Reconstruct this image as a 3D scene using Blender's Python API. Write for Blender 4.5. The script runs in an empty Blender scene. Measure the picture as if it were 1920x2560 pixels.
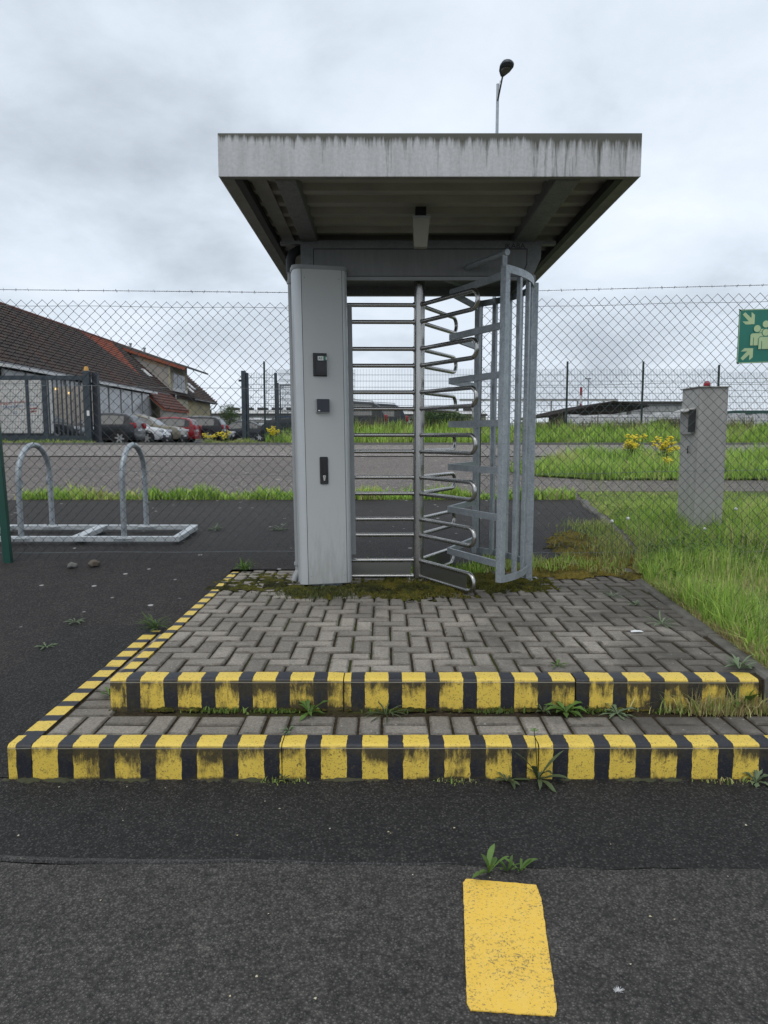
import bpy, bmesh, math, random
import numpy as np
from mathutils import Vector, Matrix, noise as mnoise

scene = bpy.context.scene
R = math.radians
random.seed(7)

# ---------------------------------------------------------------- camera
EYE = 1.41
TH = math.atan(192 / 1775.0)
cam_d = bpy.data.cameras.new('camera')
cam = bpy.data.objects.new('camera', cam_d)
scene.collection.objects.link(cam)
cam_d.sensor_fit = 'VERTICAL'
cam_d.sensor_height = 36.0
cam_d.lens = 36.0 * 1775 / 2560
cam_d.clip_start = 0.05
cam_d.clip_end = 3000
cam.location = (0, 0, EYE)
cam.rotation_euler = (math.pi / 2 - TH, 0, 0)
scene.camera = cam
scene.render.resolution_x = 768
scene.render.resolution_y = 1024

# ---------------------------------------------------------------- world: overcast sky
SUN_EL, SUN_AZ = R(58), R(205)      # azimuth from +Y, clockwise
world = bpy.data.worlds.new('World')
scene.world = world
world.use_nodes = True
wt = world.node_tree
wt.nodes.clear()


def wn(t, **kw):
    n = wt.nodes.new(t)
    for k, v in kw.items():
        if k.startswith('i_'):
            key = k[2:]
            n.inputs[int(key) if key.isdigit() else key.replace('_', ' ')].default_value = v
        else:
            setattr(n, k, v)
    return n


def wl(a, ao, b, bi):
    wt.links.new(a.outputs[ao], b.inputs[bi])


sky = wn('ShaderNodeTexSky', sky_type='NISHITA', sun_disc=False, sun_elevation=SUN_EL, sun_rotation=SUN_AZ)
tc = wn('ShaderNodeTexCoord')
sep = wn('ShaderNodeSeparateXYZ')
wl(tc, 'Generated', sep, 0)
zabs = wn('ShaderNodeMath', operation='ABSOLUTE')
wl(sep, 'Z', zabs, 0)
zadd = wn('ShaderNodeMath', operation='ADD', i_1=0.32)
wl(zabs, 0, zadd, 0)
proj = wn('ShaderNodeVectorMath', operation='DIVIDE')
comb = wn('ShaderNodeCombineXYZ')
for i in range(3):
    wl(zadd, 0, comb, i)
wl(tc, 'Generated', proj, 0)
wl(comb, 0, proj, 1)
cl1 = wn('ShaderNodeTexNoise', i_Scale=2.4, i_Detail=9.0, i_Roughness=0.56, i_Distortion=0.15)
wl(proj, 0, cl1, 'Vector')
cl2 = wn('ShaderNodeTexNoise', i_Scale=0.9, i_Detail=2.0, i_Roughness=0.5)
shift = wn('ShaderNodeVectorMath', operation='ADD')
shift.inputs[1].default_value = (3.1, 7.7, 0.4)
wl(proj, 0, shift, 0)
wl(shift, 0, cl2, 'Vector')
mixn = wn('ShaderNodeMath', operation='MULTIPLY_ADD', i_1=0.45)
half = wn('ShaderNodeMath', operation='MULTIPLY', i_1=0.55)
wl(cl1, 0, half, 0)
wl(cl2, 0, mixn, 0)
wl(half, 0, mixn, 2)
ramp = wn('ShaderNodeValToRGB')
r = ramp.color_ramp
r.elements[0].position = 0.30
r.elements[0].color = (0.46, 0.515, 0.59, 1)
r.elements[1].position = 0.72
r.elements[1].color = (0.98, 1.0, 1.02, 1)
e = r.elements.new(0.46)
e.color = (0.70, 0.775, 0.87, 1)
e = r.elements.new(0.56)
e.color = (0.79, 0.865, 0.955, 1)
wl(mixn, 0, ramp, 0)
up = wn('ShaderNodeVectorMath', operation='SCALE')
up.inputs['Scale'].default_value = 10.0
wl(ramp, 0, up, 0)
mix = wn('ShaderNodeMix', data_type='RGBA')
mix.inputs[0].default_value = 0.94
wl(sky, 0, mix, 6)
wl(up, 0, mix, 7)
bg = wn('ShaderNodeBackground', i_Strength=0.105)
wl(mix, 2, bg, 0)
out = wn('ShaderNodeOutputWorld')
wl(bg, 0, out, 0)

# ---------------------------------------------------------------- sun behind the clouds
sl = bpy.data.lights.new('sun', 'SUN')
sl.energy = 1.1
sl.angle = R(45)
sl.color = (1.0, 0.97, 0.92)
so = bpy.data.objects.new('sun', sl)
scene.collection.objects.link(so)
sd = Vector((math.sin(SUN_AZ) * math.cos(SUN_EL), math.cos(SUN_AZ) * math.cos(SUN_EL), math.sin(SUN_EL)))
so.rotation_euler = (-sd).to_track_quat('-Z', 'Y').to_euler()
so.location = sd * 40

vs = scene.view_settings
vs.view_transform = 'Standard'
vs.look = 'None'
vs.exposure = 0.10
vs.gamma = 1.0
vs.use_curve_mapping = False

# ---------------------------------------------------------------- helpers
COL = scene.collection


def ray(px, py):
    u = (px - 960) / 1775.0
    v = (1280 - py) / 1775.0
    return u, math.cos(TH) + v * math.sin(TH), -math.sin(TH) + v * math.cos(TH)


def atY(px, py, Y):
    a = ray(px, py)
    k = Y / a[1]
    return Vector((a[0] * k, Y, EYE + a[2] * k))


def atZ(px, py, Z):
    a = ray(px, py)
    k = (Z - EYE) / a[2]
    return Vector((a[0] * k, a[1] * k, Z))


class MB:
    """collects verts and faces for one mesh"""

    def __init__(s):
        s.v, s.f = [], []

    def add(s, vs_, fs_):
        o = len(s.v)
        s.v += [tuple(p) for p in vs_]
        s.f += [tuple(i + o for i in q) for q in fs_]
        return s

    def box(s, c, d, M=None):
        x, y, z = d[0] / 2, d[1] / 2, d[2] / 2
        p = [Vector((sx * x, sy * y, sz * z)) for sz in (-1, 1) for sy in (-1, 1) for sx in (-1, 1)]
        if M is not None:
            p = [M @ q for q in p]
        c = Vector(c)
        s.add([q + c for q in p], [(0, 2, 3, 1), (4, 5, 7, 6), (0, 1, 5, 4), (2, 6, 7, 3), (0, 4, 6, 2), (1, 3, 7, 5)])
        return s

    def b2(s, a, b):
        a, b = Vector(a), Vector(b)
        return s.box((a + b) / 2, [abs(q) for q in (b - a)])

    def cbox(s, c, d, r, M=None):
        """box with chamfered edges"""
        x, y, z = d[0] / 2, d[1] / 2, d[2] / 2
        bm = bmesh.new()
        bmesh.ops.create_cube(bm, size=1.0)
        for v in bm.verts:
            v.co = Vector((v.co.x * 2 * x, v.co.y * 2 * y, v.co.z * 2 * z))
        bmesh.ops.bevel(bm, geom=bm.edges[:], offset=r, segments=2, affect='EDGES', profile=0.5)
        bm.verts.index_update()
        c = Vector(c)
        s.add([(M @ v.co if M is not None else v.co) + c for v in bm.verts], [[v.index for v in q.verts] for q in bm.faces])
        bm.free()
        return s

    def tube(s, pts, r, n=8, cap=True, closed=False):
        pts = [Vector(p) for p in pts]
        m = len(pts)
        rs = r if isinstance(r, (list, tuple)) else [r] * m
        base = len(s.v)
        prev = None
        for i, p in enumerate(pts):
            if closed:
                t = pts[(i + 1) % m] - pts[i - 1]
            else:
                t = pts[min(i + 1, m - 1)] - pts[max(i - 1, 0)]
            t.normalize()
            if prev is None:
                a = Vector((0, 0, 1)) if abs(t.z) < 0.9 else Vector((1, 0, 0))
                u = t.cross(a).normalized()
            else:
                u = prev - t * prev.dot(t)
                u.normalize()
            prev = u
            w = t.cross(u)
            for k in range(n):
                a = 2 * math.pi * (k + 0.5) / n
                s.v.append(tuple(p + (u * math.cos(a) + w * math.sin(a)) * rs[i]))
        for i in range(m if closed else m - 1):
            j = (i + 1) % m
            for k in range(n):
                s.f.append((base + i * n + k, base + i * n + (k + 1) % n, base + j * n + (k + 1) % n, base + j * n + k))
        if cap and not closed:
            s.f.append(tuple(base + k for k in range(n))[::-1])
            s.f.append(tuple(base + (m - 1) * n + k for k in range(n)))
        return s

    def prism(s, poly, fn, t0, t1):
        """extrude 2D poly; fn(u,v,t)->xyz"""
        n = len(poly)
        o = len(s.v)
        s.v += [tuple(fn(u, v, t0)) for u, v in poly] + [tuple(fn(u, v, t1)) for u, v in poly]
        s.f.append(tuple(o + i for i in range(n))[::-1])
        s.f.append(tuple(o + n + i for i in range(n)))
        for i in range(n):
            j = (i + 1) % n
            s.f.append((o + i, o + j, o + n + j, o + n + i))
        return s

    def lathe(s, prof, c, n=20, axis='z', a0=0):
        """prof [(r,h)]"""
        o = len(s.v)
        c = Vector(c)
        for rr, h in prof:
            for k in range(n):
                a = a0 + 2 * math.pi * k / n
                p = (rr * math.cos(a), rr * math.sin(a), h)
                if axis == 'y':
                    p = (p[0], p[2], p[1])
                if axis == 'x':
                    p = (p[2], p[0], p[1])
                s.v.append(tuple(c + Vector(p)))
        m = len(prof)
        for i in range(m - 1):
            for k in range(n):
                s.f.append((o + i * n + k, o + i * n + (k + 1) % n, o + (i + 1) * n + (k + 1) % n, o + (i + 1) * n + k))
        s.f.append(tuple(o + k for k in range(n))[::-1])
        s.f.append(tuple(o + (m - 1) * n + k for k in range(n)))
        return s

    def build(s, name, mat, parent=None, smooth=None, loc=None, fixn=True):
        me = bpy.data.meshes.new(name)
        me.from_pydata(s.v, [], s.f)
        if fixn:
            bm = bmesh.new()
            bm.from_mesh(me)
            bmesh.ops.recalc_face_normals(bm, faces=bm.faces[:])
            bm.to_mesh(me)
            bm.free()
        return link(name, me, mat, parent, smooth, loc)


def link(name, me, mat, parent=None, smooth=None, loc=None):
    if smooth is not None:
        me.polygons.foreach_set('use_smooth', [True] * len(me.polygons))
        me.set_sharp_from_angle(angle=R(smooth))
    if mat is not None:
        me.materials.clear()
        me.materials.append(mat)
    o = bpy.data.objects.new(name, me)
    COL.objects.link(o)
    if loc is not None:
        o.location = loc
    if parent is not None:
        o.parent = parent
    return o


def tag(o, label=None, cat=None, group=None, kind=None):
    if label: o['label'] = label
    if cat: o['category'] = cat
    if group: o['group'] = group
    if kind: o['kind'] = kind
    return o


def empty(name, loc=(0, 0, 0), label=None, cat=None, group=None, rz=0):
    o = bpy.data.objects.new(name, None)
    o.empty_display_size = 0.1
    COL.objects.link(o)
    o.location = loc
    o.rotation_euler = (0, 0, rz)
    return tag(o, label, cat, group)


def text_mesh(body, size, extr=0.0):
    cu = bpy.data.curves.new('txt', 'FONT')
    cu.body = body
    cu.size = size
    cu.extrude = extr
    cu.align_x = 'LEFT'
    cu.resolution_u = 3
    ob = bpy.data.objects.new('txt', cu)
    COL.objects.link(ob)
    dg = bpy.context.evaluated_depsgraph_get()
    me = bpy.data.meshes.new_from_object(ob.evaluated_get(dg))
    bpy.data.objects.remove(ob)
    bpy.data.curves.remove(cu)
    return me


# ---------------------------------------------------------------- materials
class NT:
    def __init__(s, name):
        s.m = bpy.data.materials.new(name)
        s.m.use_nodes = True
        s.t = s.m.node_tree
        s.t.nodes.clear()
        s.o = s.n('ShaderNodeOutputMaterial')
        s.b = s.n('ShaderNodeBsdfPrincipled')
        s.l(s.b, 0, s.o, 0)

    def n(s, t, **kw):
        n = s.t.nodes.new(t)
        for k, v in kw.items():
            if k.startswith('i_'):
                key = k[2:]
                n.inputs[int(key) if key.isdigit() else key.replace('_', ' ')].default_value = v
            else:
                setattr(n, k, v)
        return n

    def l(s, a, ao, b, bi):
        s.t.links.new(a.outputs[ao], b.inputs[bi])

    def coord(s, kind='Object', scale=(1, 1, 1), loc=(0, 0, 0)):
        if kind == 'World':
            g = s.n('ShaderNodeNewGeometry')
            src, o = g, 'Position'
        else:
            g = s.n('ShaderNodeTexCoord')
            src, o = g, kind
        mp = s.n('ShaderNodeMapping')
        mp.inputs['Scale'].default_value = scale
        mp.inputs['Location'].default_value = loc
        s.l(src, o, mp, 0)
        return mp

    def noise(s, co, scale, detail=4.0, rough=0.55, dist=0.0):
        n = s.n('ShaderNodeTexNoise', i_Scale=scale, i_Detail=detail, i_Roughness=rough, i_Distortion=dist)
        s.l(co, 0, n, 'Vector')
        return n

    def ramp(s, src, so_, stops):
        r = s.n('ShaderNodeValToRGB')
        els = r.color_ramp.elements
        while len(els) < len(stops):
            els.new(0.5)
        for e, (p, c) in zip(els, stops):
            e.position = p
            e.color = (c, c, c, 1) if isinstance(c, (int, float)) else (*c[:3], 1)
        s.l(src, so_, r, 0)
        return r

    def mix(s, f, a, b, blend='MIX'):
        """a,b: (node,out) or colour; f: (node,out) or float"""
        m = s.n('ShaderNodeMix', data_type='RGBA', blend_type=blend)
        for idx, q in ((0, f), (6, a), (7, b)):
            if isinstance(q, tuple) and hasattr(q[0], 'outputs'):
                s.l(q[0], q[1], m, idx)
            elif idx == 0:
                m.inputs[0].default_value = q
            else:
                m.inputs[idx].default_value = (*q[:3], 1)
        return m

    def math(s, op, a, b=None, c=None):
        m = s.n('ShaderNodeMath', operation=op)
        for i, q in enumerate((a, b, c)):
            if q is None:
                continue
            if isinstance(q, tuple):
                s.l(q[0], q[1], m, i)
            else:
                m.inputs[i].default_value = q
        return m

    def bump(s, src, so_, strength=0.3, dist=0.01):
        b = s.n('ShaderNodeBump', i_Strength=strength, i_Distance=dist)
        s.l(src, so_, b, 'Height')
        s.l(b, 0, s.b, 'Normal')
        return b

    def set(s, **kw):
        for k, v in kw.items():
            key = k.replace('_', ' ')
            if isinstance(v, tuple) and hasattr(v[0], 'outputs'):
                s.l(v[0], v[1], s.b, key)
            else:
                if key == 'Base Color':
                    v = (*v[:3], 1)
                s.b.inputs[key].default_value = v
        return s


def pbr(name, a, b=None, rough=0.6, metal=0.0, scale=6.0, bump=0.0, bscale=60.0, kind='Object', stretch=(1, 1, 1), rv=0.15, spec=0.5, coat=0.0, bd=0.004, rnd=0.0):
    """noise-mottled surface"""
    t = NT(name)
    b = b or tuple(q * 0.75 for q in a)
    co = t.coord(kind, stretch)
    n1 = t.noise(co, scale, 6.0, 0.6)
    f = t.ramp(n1, 0, [(0.32, 0.0), (0.68, 1.0)])
    m = t.mix((f, 0), a, b)
    if rnd:
        oi = t.n('ShaderNodeObjectInfo')
        h = t.n('ShaderNodeHueSaturation')
        v = t.math('MULTIPLY_ADD', (oi, 'Random'), rnd, 1 - rnd / 2)
        t.l(v, 0, h, 'Value')
        t.l(m, 2, h, 'Color')
        t.set(Base_Color=(h, 0))
    else:
        t.set(Base_Color=(m, 2))
    rr = t.math('MULTIPLY_ADD', (n1, 0), rv, rough - rv / 2)
    t.set(Roughness=(rr, 0), Metallic=metal, Specular_IOR_Level=spec, Coat_Weight=coat)
    if bump:
        n2 = t.noise(co, bscale, 3.0, 0.6)
        t.bump(n2, 0, bump, bd)
    return t.m


def asphalt(name, c0, c1, stone, ssc=170.0, bump=0.6, patch=0.5, specks=0.0, rough=0.82, stones=0.5):
    t = NT(name)
    co = t.coord('World')
    vo = t.n('ShaderNodeTexVoronoi', feature='F1', i_Scale=ssc, i_Randomness=1.0)
    t.l(co, 0, vo, 'Vector')
    big = t.noise(co, patch, 5.0, 0.6)
    fine = t.noise(co, 60.0, 4.0, 0.7)
    base = t.mix((t.ramp(big, 0, [(0.35, 0.0), (0.65, 1.0)]), 0), c0, c1)
    fn = t.ramp(fine, 0, [(0.3, 0.45), (0.7, 1.5)])
    mid_ = t.noise(co, 7.0, 5.0, 0.7)
    fm = t.ramp(mid_, 0, [(0.3, 0.70), (0.7, 1.28)])
    base1 = t.mix(1.0, (base, 2), (fm, 0), 'MULTIPLY')
    base2 = t.mix(1.0, (base1, 2), (fn, 0), 'MULTIPLY')
    hs = t.n('ShaderNodeSeparateColor')
    t.l(vo, 'Color', hs, 0)
    pick = t.ramp(hs, 0, [(stones, 0.0), (1.0, 1.0)])
    core = t.ramp(vo, 'Distance', [(0.25, 1.0), (0.5, 0.0)])
    pf0 = t.math('MULTIPLY', (pick, 0), (core, 0))
    pf = t.math('MULTIPLY', (pf0, 0), 0.55)
    # every grain of aggregate has its own tone; crevices between darkened to imitate relief shading
    gv = t.ramp(hs, 1, [(0.0, 0.62), (1.0, 1.42)])
    gg = t.ramp(vo, 'Distance', [(0.30, 1.0), (0.62, 0.42)])
    g1 = t.mix(1.0, (base2, 2), (gv, 0), 'MULTIPLY')
    g2 = t.mix(1.0, (g1, 2), (gg, 0), 'MULTIPLY')
    st = t.mix((pf, 0), (g2, 2), stone)
    last = st
    if specks:
        v2 = t.n('ShaderNodeTexVoronoi', feature='F1', i_Scale=specks, i_Randomness=1.0)
        t.l(co, 0, v2, 'Vector')
        h2 = t.n('ShaderNodeSeparateColor')
        t.l(v2, 'Color', h2, 0)
        p2 = t.ramp(h2, 1, [(0.80, 0.0), (0.82, 1.0)])
        c2 = t.ramp(v2, 'Distance', [(0.10, 1.0), (0.16, 0.0)])
        f2 = t.math('MULTIPLY', (p2, 0), (c2, 0))
        last = t.mix((f2, 0), (st, 2), (0.42, 0.41, 0.38))
    hgt_ = t.math('MULTIPLY_ADD', (core, 0), 0.7, (fine, 0))
    t.set(Base_Color=(last, 2), Roughness=rough, Specular_IOR_Level=0.35)
    t.bump(hgt_, 0, bump, 0.006)
    return t.m


def kerb_paint(name, axis, phase, period, ztop, zbot):
    """yellow and black hazard paint, dirty on the riser"""
    t = NT(name)
    g = t.n('ShaderNodeNewGeometry')
    sp = t.n('ShaderNodeSeparateXYZ')
    t.l(g, 'Position', sp, 0)
    co = t.coord('World')
    wob = t.noise(co, 25.0, 2.0)
    wv = t.math('MULTIPLY_ADD', (wob, 0), 0.011, (sp, axis))
    a = t.math('SUBTRACT', (wv, 0), phase + 0.0055)
    b = t.math('DIVIDE', (a, 0), period)
    fr = t.math('FRACT', (b, 0))
    isy = t.math('LESS_THAN', (fr, 0), 0.625)
    # worn paint
    sepn = t.n('ShaderNodeSeparateXYZ')
    t.l(g, 'True Normal', sepn, 0)
    side = t.ramp(sepn, 2, [(0.25, 1.0), (0.6, 0.0)])
    mott = t.noise(co, 9.0, 5.0, 0.65)
    ytop = t.mix((mott, 0), (0.76, 0.55, 0.085), (0.62, 0.43, 0.065))
    blk = t.mix((mott, 0), (0.016, 0.018, 0.027), (0.008, 0.009, 0.013))
    paint = t.mix((isy, 0), (blk, 2), (ytop, 2))
    # pits
    pit = t.noise(co, 130.0, 3.0, 0.7)
    pitf = t.ramp(pit, 0, [(0.58, 0.0), (0.65, 0.75)])
    p2 = t.mix((pitf, 0), (paint, 2), (0.06, 0.05, 0.035))
    # dirt on riser: dark algae streaks hanging from the arris
    cs = t.coord('World', (15.0, 15.0, 4.0))
    st = t.noise(cs, 2.6, 8.0, 0.78)
    mid = t.noise(co, 2.1, 4.0, 0.7)
    zn = t.math('SUBTRACT', (sp, 2), zbot)
    zz = t.math('DIVIDE', (zn, 0), ztop - zbot)
    zr = t.ramp(zz, 0, [(0.0, 0.30), (0.10, 0.04), (0.35, 0.0), (0.86, 0.27)])
    d0 = t.math('MULTIPLY_ADD', (st, 0), 0.95, (zr, 0))
    d1 = t.math('MULTIPLY_ADD', (mid, 0), 1.75, (d0, 0))
    d1 = t.math('SUBTRACT', (d1, 0), 0.36)
    d1 = t.math('MULTIPLY', (d1, 0), 0.5)
    dr = t.ramp(d1, 0, [(0.535, 0.0), (0.655, 0.95)])
    blot = t.noise(co, 42.0, 6.0, 0.8)
    dblot = t.ramp(blot, 0, [(0.57, 0.0), (0.64, 0.85)])
    dm = t.math('MAXIMUM', (dr, 0), (dblot, 0))
    df = t.math('MULTIPLY', (dm, 0), (side, 0))
    dcol = t.mix((t.ramp(blot, 0, [(0.35, 0.0), (0.65, 1.0)]), 0), (0.012, 0.011, 0.008), (0.050, 0.040, 0.020))
    fin = t.mix((df, 0), (p2, 2), (dcol, 2))
    # thin pale paint edge along the arris
    eg = t.math('SUBTRACT', (sp, 2), ztop - 0.017)
    ea = t.math('ABSOLUTE', (eg, 0))
    el = t.math('LESS_THAN', (ea, 0), 0.0016)
    ef = t.math('MULTIPLY', (el, 0), 0.5)
    fin2 = t.mix((ef, 0), (fin, 2), (0.45, 0.42, 0.34))
    rg = t.math('MULTIPLY_ADD', (df, 0), 0.35, 0.5)
    t.set(Base_Color=(fin2, 2), Roughness=(rg, 0))
    t.bump(pit, 0, 0.35, 0.004)
    return t.m


def paver_mat(name):
    t = NT(name)
    co = t.coord('World')
    oi = t.n('ShaderNodeObjectInfo')
    n1 = t.noise(co, 2.2, 5.0, 0.62)
    n2 = t.noise(co, 110.0, 4.0, 0.75)
    n3 = t.noise(co, 22.0, 4.0, 0.6)
    a = t.mix((t.ramp(n1, 0, [(0.33, 0.0), (0.68, 1.0)]), 0), (0.262, 0.235, 0.198), (0.168, 0.150, 0.127))
    fr = t.ramp(n2, 0, [(0.25, 0.50), (0.75, 1.55)])
    b = t.mix(1.0, (a, 2), (fr, 0), 'MULTIPLY')
    h = t.n('ShaderNodeHueSaturation')
    v = t.math('MULTIPLY_ADD', (oi, 'Random'), 0.45, 0.78)
    t.l(v, 0, h, 'Value')
    t.l(b, 2, h, 'Color')
    # dark dirt film towards the right-hand bank, in its own blotches
    g = t.n('ShaderNodeNewGeometry')
    sp = t.n('ShaderNodeSeparateXYZ')
    t.l(g, 'Position', sp, 0)
    x1 = t.math('MULTIPLY_ADD', (sp, 0), 0.30, -0.17)
    x2 = t.math('ADD', (x1, 0), (n1, 0))
    dk = t.ramp(x2, 0, [(0.45, 0.0), (0.85, 0.72)])
    c = t.mix((dk, 0), (h, 0), (0.052, 0.047, 0.040))
    sp2 = t.ramp(n3, 0, [(0.60, 0.0), (0.72, 0.45)])
    d = t.mix((sp2, 0), (c, 2), (0.075, 0.068, 0.056))
    # lichen specks
    vo = t.n('ShaderNodeTexVoronoi', feature='F1', i_Scale=38.0)
    t.l(co, 0, vo, 'Vector')
    hs = t.n('ShaderNodeSeparateColor')
    t.l(vo, 'Color', hs, 0)
    pk = t.ramp(hs, 0, [(0.86, 0.0), (0.88, 1.0)])
    cr = t.ramp(vo, 'Distance', [(0.10, 0.8), (0.2, 0.0)])
    lf = t.math('MULTIPLY', (pk, 0), (cr, 0))
    e = t.mix((lf, 0), (d, 2), (0.40, 0.40, 0.36))
    ea = t.n('ShaderNodeAttribute', attribute_name='edge')
    en = t.math('MULTIPLY_ADD', (n3, 0), 1.3, -0.25)
    ef = t.math('MULTIPLY', (ea, 'Fac'), (en, 0))
    ef2 = t.math('MULTIPLY', (ef, 0), 1.05)
    ef3 = t.math('MINIMUM', (ef2, 0), 0.95)
    e = t.mix((ef3, 0), (e, 2), (0.040, 0.033, 0.024))
    t.set(Base_Color=(e, 2), Roughness=0.88, Specular_IOR_Level=0.3)
    t.bump(n2, 0, 0.5, 0.004)
    return t.m


def joint_mat(name):
    t = NT(name)
    co = t.coord('World')
    n1 = t.noise(co, 3.0, 5.0, 0.6)
    n2 = t.noise(co, 45.0, 4.0, 0.7)
    a = t.mix((t.ramp(n2, 0, [(0.4, 0.0), (0.65, 1.0)]), 0), (0.034, 0.027, 0.019), (0.070, 0.052, 0.030))
    b = t.mix((t.ramp(n1, 0, [(0.50, 0.0), (0.62, 0.8)]), 0), (a, 2), (0.060, 0.068, 0.016))
    t.set(Base_Color=(b, 2), Roughness=0.95, Specular_IOR_Level=0.1)
    t.bump(n2, 0, 1.0, 0.02)
    return t.m


def moss_mat(name, stops):
    t = NT(name)
    co = t.coord('World')
    n1 = t.noise(co, 5.0, 6.0, 0.7)
    n2 = t.noise(co, 120.0, 3.0, 0.7)
    c = t.ramp(n1, 0, stops)
    fr = t.ramp(n2, 0, [(0.3, 0.45), (0.7, 1.4)])
    b = t.mix(1.0, (c, 0), (fr, 0), 'MULTIPLY')
    t.set(Base_Color=(b, 2), Roughness=0.95, Specular_IOR_Level=0.15)
    t.bump(n2, 0, 1.0, 0.02)
    return t.m


def grass_mat(name):
    t = NT(name)
    at = t.n('ShaderNodeAttribute', attribute_name='col')
    t.set(Base_Color=(at, 'Color'), Roughness=0.6, Specular_IOR_Level=0.3)
    tr = t.n('ShaderNodeBsdfTranslucent')
    t.l(at, 'Color', tr, 0)
    ms = t.n('ShaderNodeMixShader', i_0=0.3)
    t.l(t.b, 0, ms, 1)
    t.l(tr, 0, ms, 2)
    t.l(ms, 0, t.o, 0)
    return t.m


def leaf_mat(name, a, b):
    t = NT(name)
    co = t.coord('World')
    n = t.noise(co, 30.0, 4.0)
    c = t.mix((n, 0), a, b)
    oi = t.n('ShaderNodeObjectInfo')
    h = t.n('ShaderNodeHueSaturation')
    v = t.math('MULTIPLY_ADD', (oi, 'Random'), 0.5, 0.75)
    t.l(v, 0, h, 'Value')
    t.l(c, 2, h, 'Color')
    t.set(Base_Color=(h, 0), Roughness=0.5, Specular_IOR_Level=0.4)
    tr = t.n('ShaderNodeBsdfTranslucent')
    t.l(h, 0, tr, 0)
    ms = t.n('ShaderNodeMixShader', i_0=0.25)
    t.l(t.b, 0, ms, 1)
    t.l(tr, 0, ms, 2)
    t.l(ms, 0, t.o, 0)
    return t.m


def fascia_mat(name, ztop, zbot):
    """weathered pale sheet metal with algae runs from the top edge"""
    t = NT(name)
    co = t.coord('World')
    g = t.n('ShaderNodeNewGeometry')
    sp = t.n('ShaderNodeSeparateXYZ')
    t.l(g, 'Position', sp, 0)
    cs = t.coord('World', (30.0, 30.0, 2.0))
    st = t.noise(cs, 1.0, 5.0, 0.7)
    cs2 = t.coord('World', (8.0, 8.0, 0.8))
    st2 = t.noise(cs2, 1.3, 6.0, 0.7)
    big = t.noise(co, 1.1, 3.0)
    fine = t.noise(co, 60.0, 5.0, 0.7)
    base = t.mix((t.ramp(fine, 0, [(0.35, 0.0), (0.7, 1.0)]), 0), (0.53, 0.525, 0.525), (0.42, 0.415, 0.415))
    base = t.mix((t.ramp(st2, 0, [(0.42, 0.0), (0.75, 0.45)]), 0), (base, 2), (0.20, 0.195, 0.185))
    zz = t.math('SUBTRACT', (sp, 2), zbot)
    zr = t.math('DIVIDE', (zz, 0), ztop - zbot)
    zq = t.ramp(zr, 0, [(0.22, -0.05), (0.58, 0.06), (0.78, 0.19), (0.90, 0.38), (1.0, 0.62)])
    xr = t.math('MULTIPLY_ADD', (sp, 0), 0.085, (zq, 0))
    d0 = t.math('MULTIPLY_ADD', (st, 0), 1.15, (xr, 0))
    d1 = t.math('MULTIPLY_ADD', (big, 0), 0.55, (d0, 0))
    d1 = t.math('MULTIPLY', (d1, 0), 0.5)
    df = t.ramp(d1, 0, [(0.50, 0.0), (0.62, 0.95)])
    dc = t.mix((fine, 0), (0.035, 0.036, 0.022), (0.075, 0.07, 0.045))
    fin = t.mix((df, 0), (base, 2), (dc, 2))
    t.set(Base_Color=(fin, 2), Roughness=0.55, Metallic=0.0)
    t.bump(fine, 0, 0.12, 0.003)
    return t.m


def galv(name, a=(0.40, 0.43, 0.45), b=(0.28, 0.31, 0.33), metal=0.55, rough=0.5):
    t = NT(name)
    co = t.coord('Object')
    vo = t.n('ShaderNodeTexVoronoi', feature='F1', i_Scale=95.0)
    t.l(co, 0, vo, 'Vector')
    hs = t.n('ShaderNodeSeparateColor')
    t.l(vo, 'Color', hs, 0)
    n = t.noise(co, 14.0, 5.0, 0.7)
    f = t.math('MULTIPLY_ADD', (hs, 0), 0.28, (n, 0))
    fr = t.ramp(f, 0, [(0.42, 0.0), (0.82, 1.0)])
    m = t.mix((fr, 0), b, a)
    rr = t.math('MULTIPLY_ADD', (hs, 1), 0.18, rough - 0.08)
    t.set(Base_Color=(m, 2), Roughness=(rr, 0), Metallic=metal)
    return t.m


def brushed(name):
    t = NT(name)
    co = t.coord('Object', (14, 14, 3))
    n = t.noise(co, 1.5, 3.0, 0.6)
    m = t.mix((n, 0), (0.46, 0.45, 0.43), (0.36, 0.35, 0.335))
    rr = t.math('MULTIPLY_ADD', (n, 0), 0.14, 0.20)
    t.set(Base_Color=(m, 2), Roughness=(rr, 0), Metallic=1.0)
    return t.m


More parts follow.
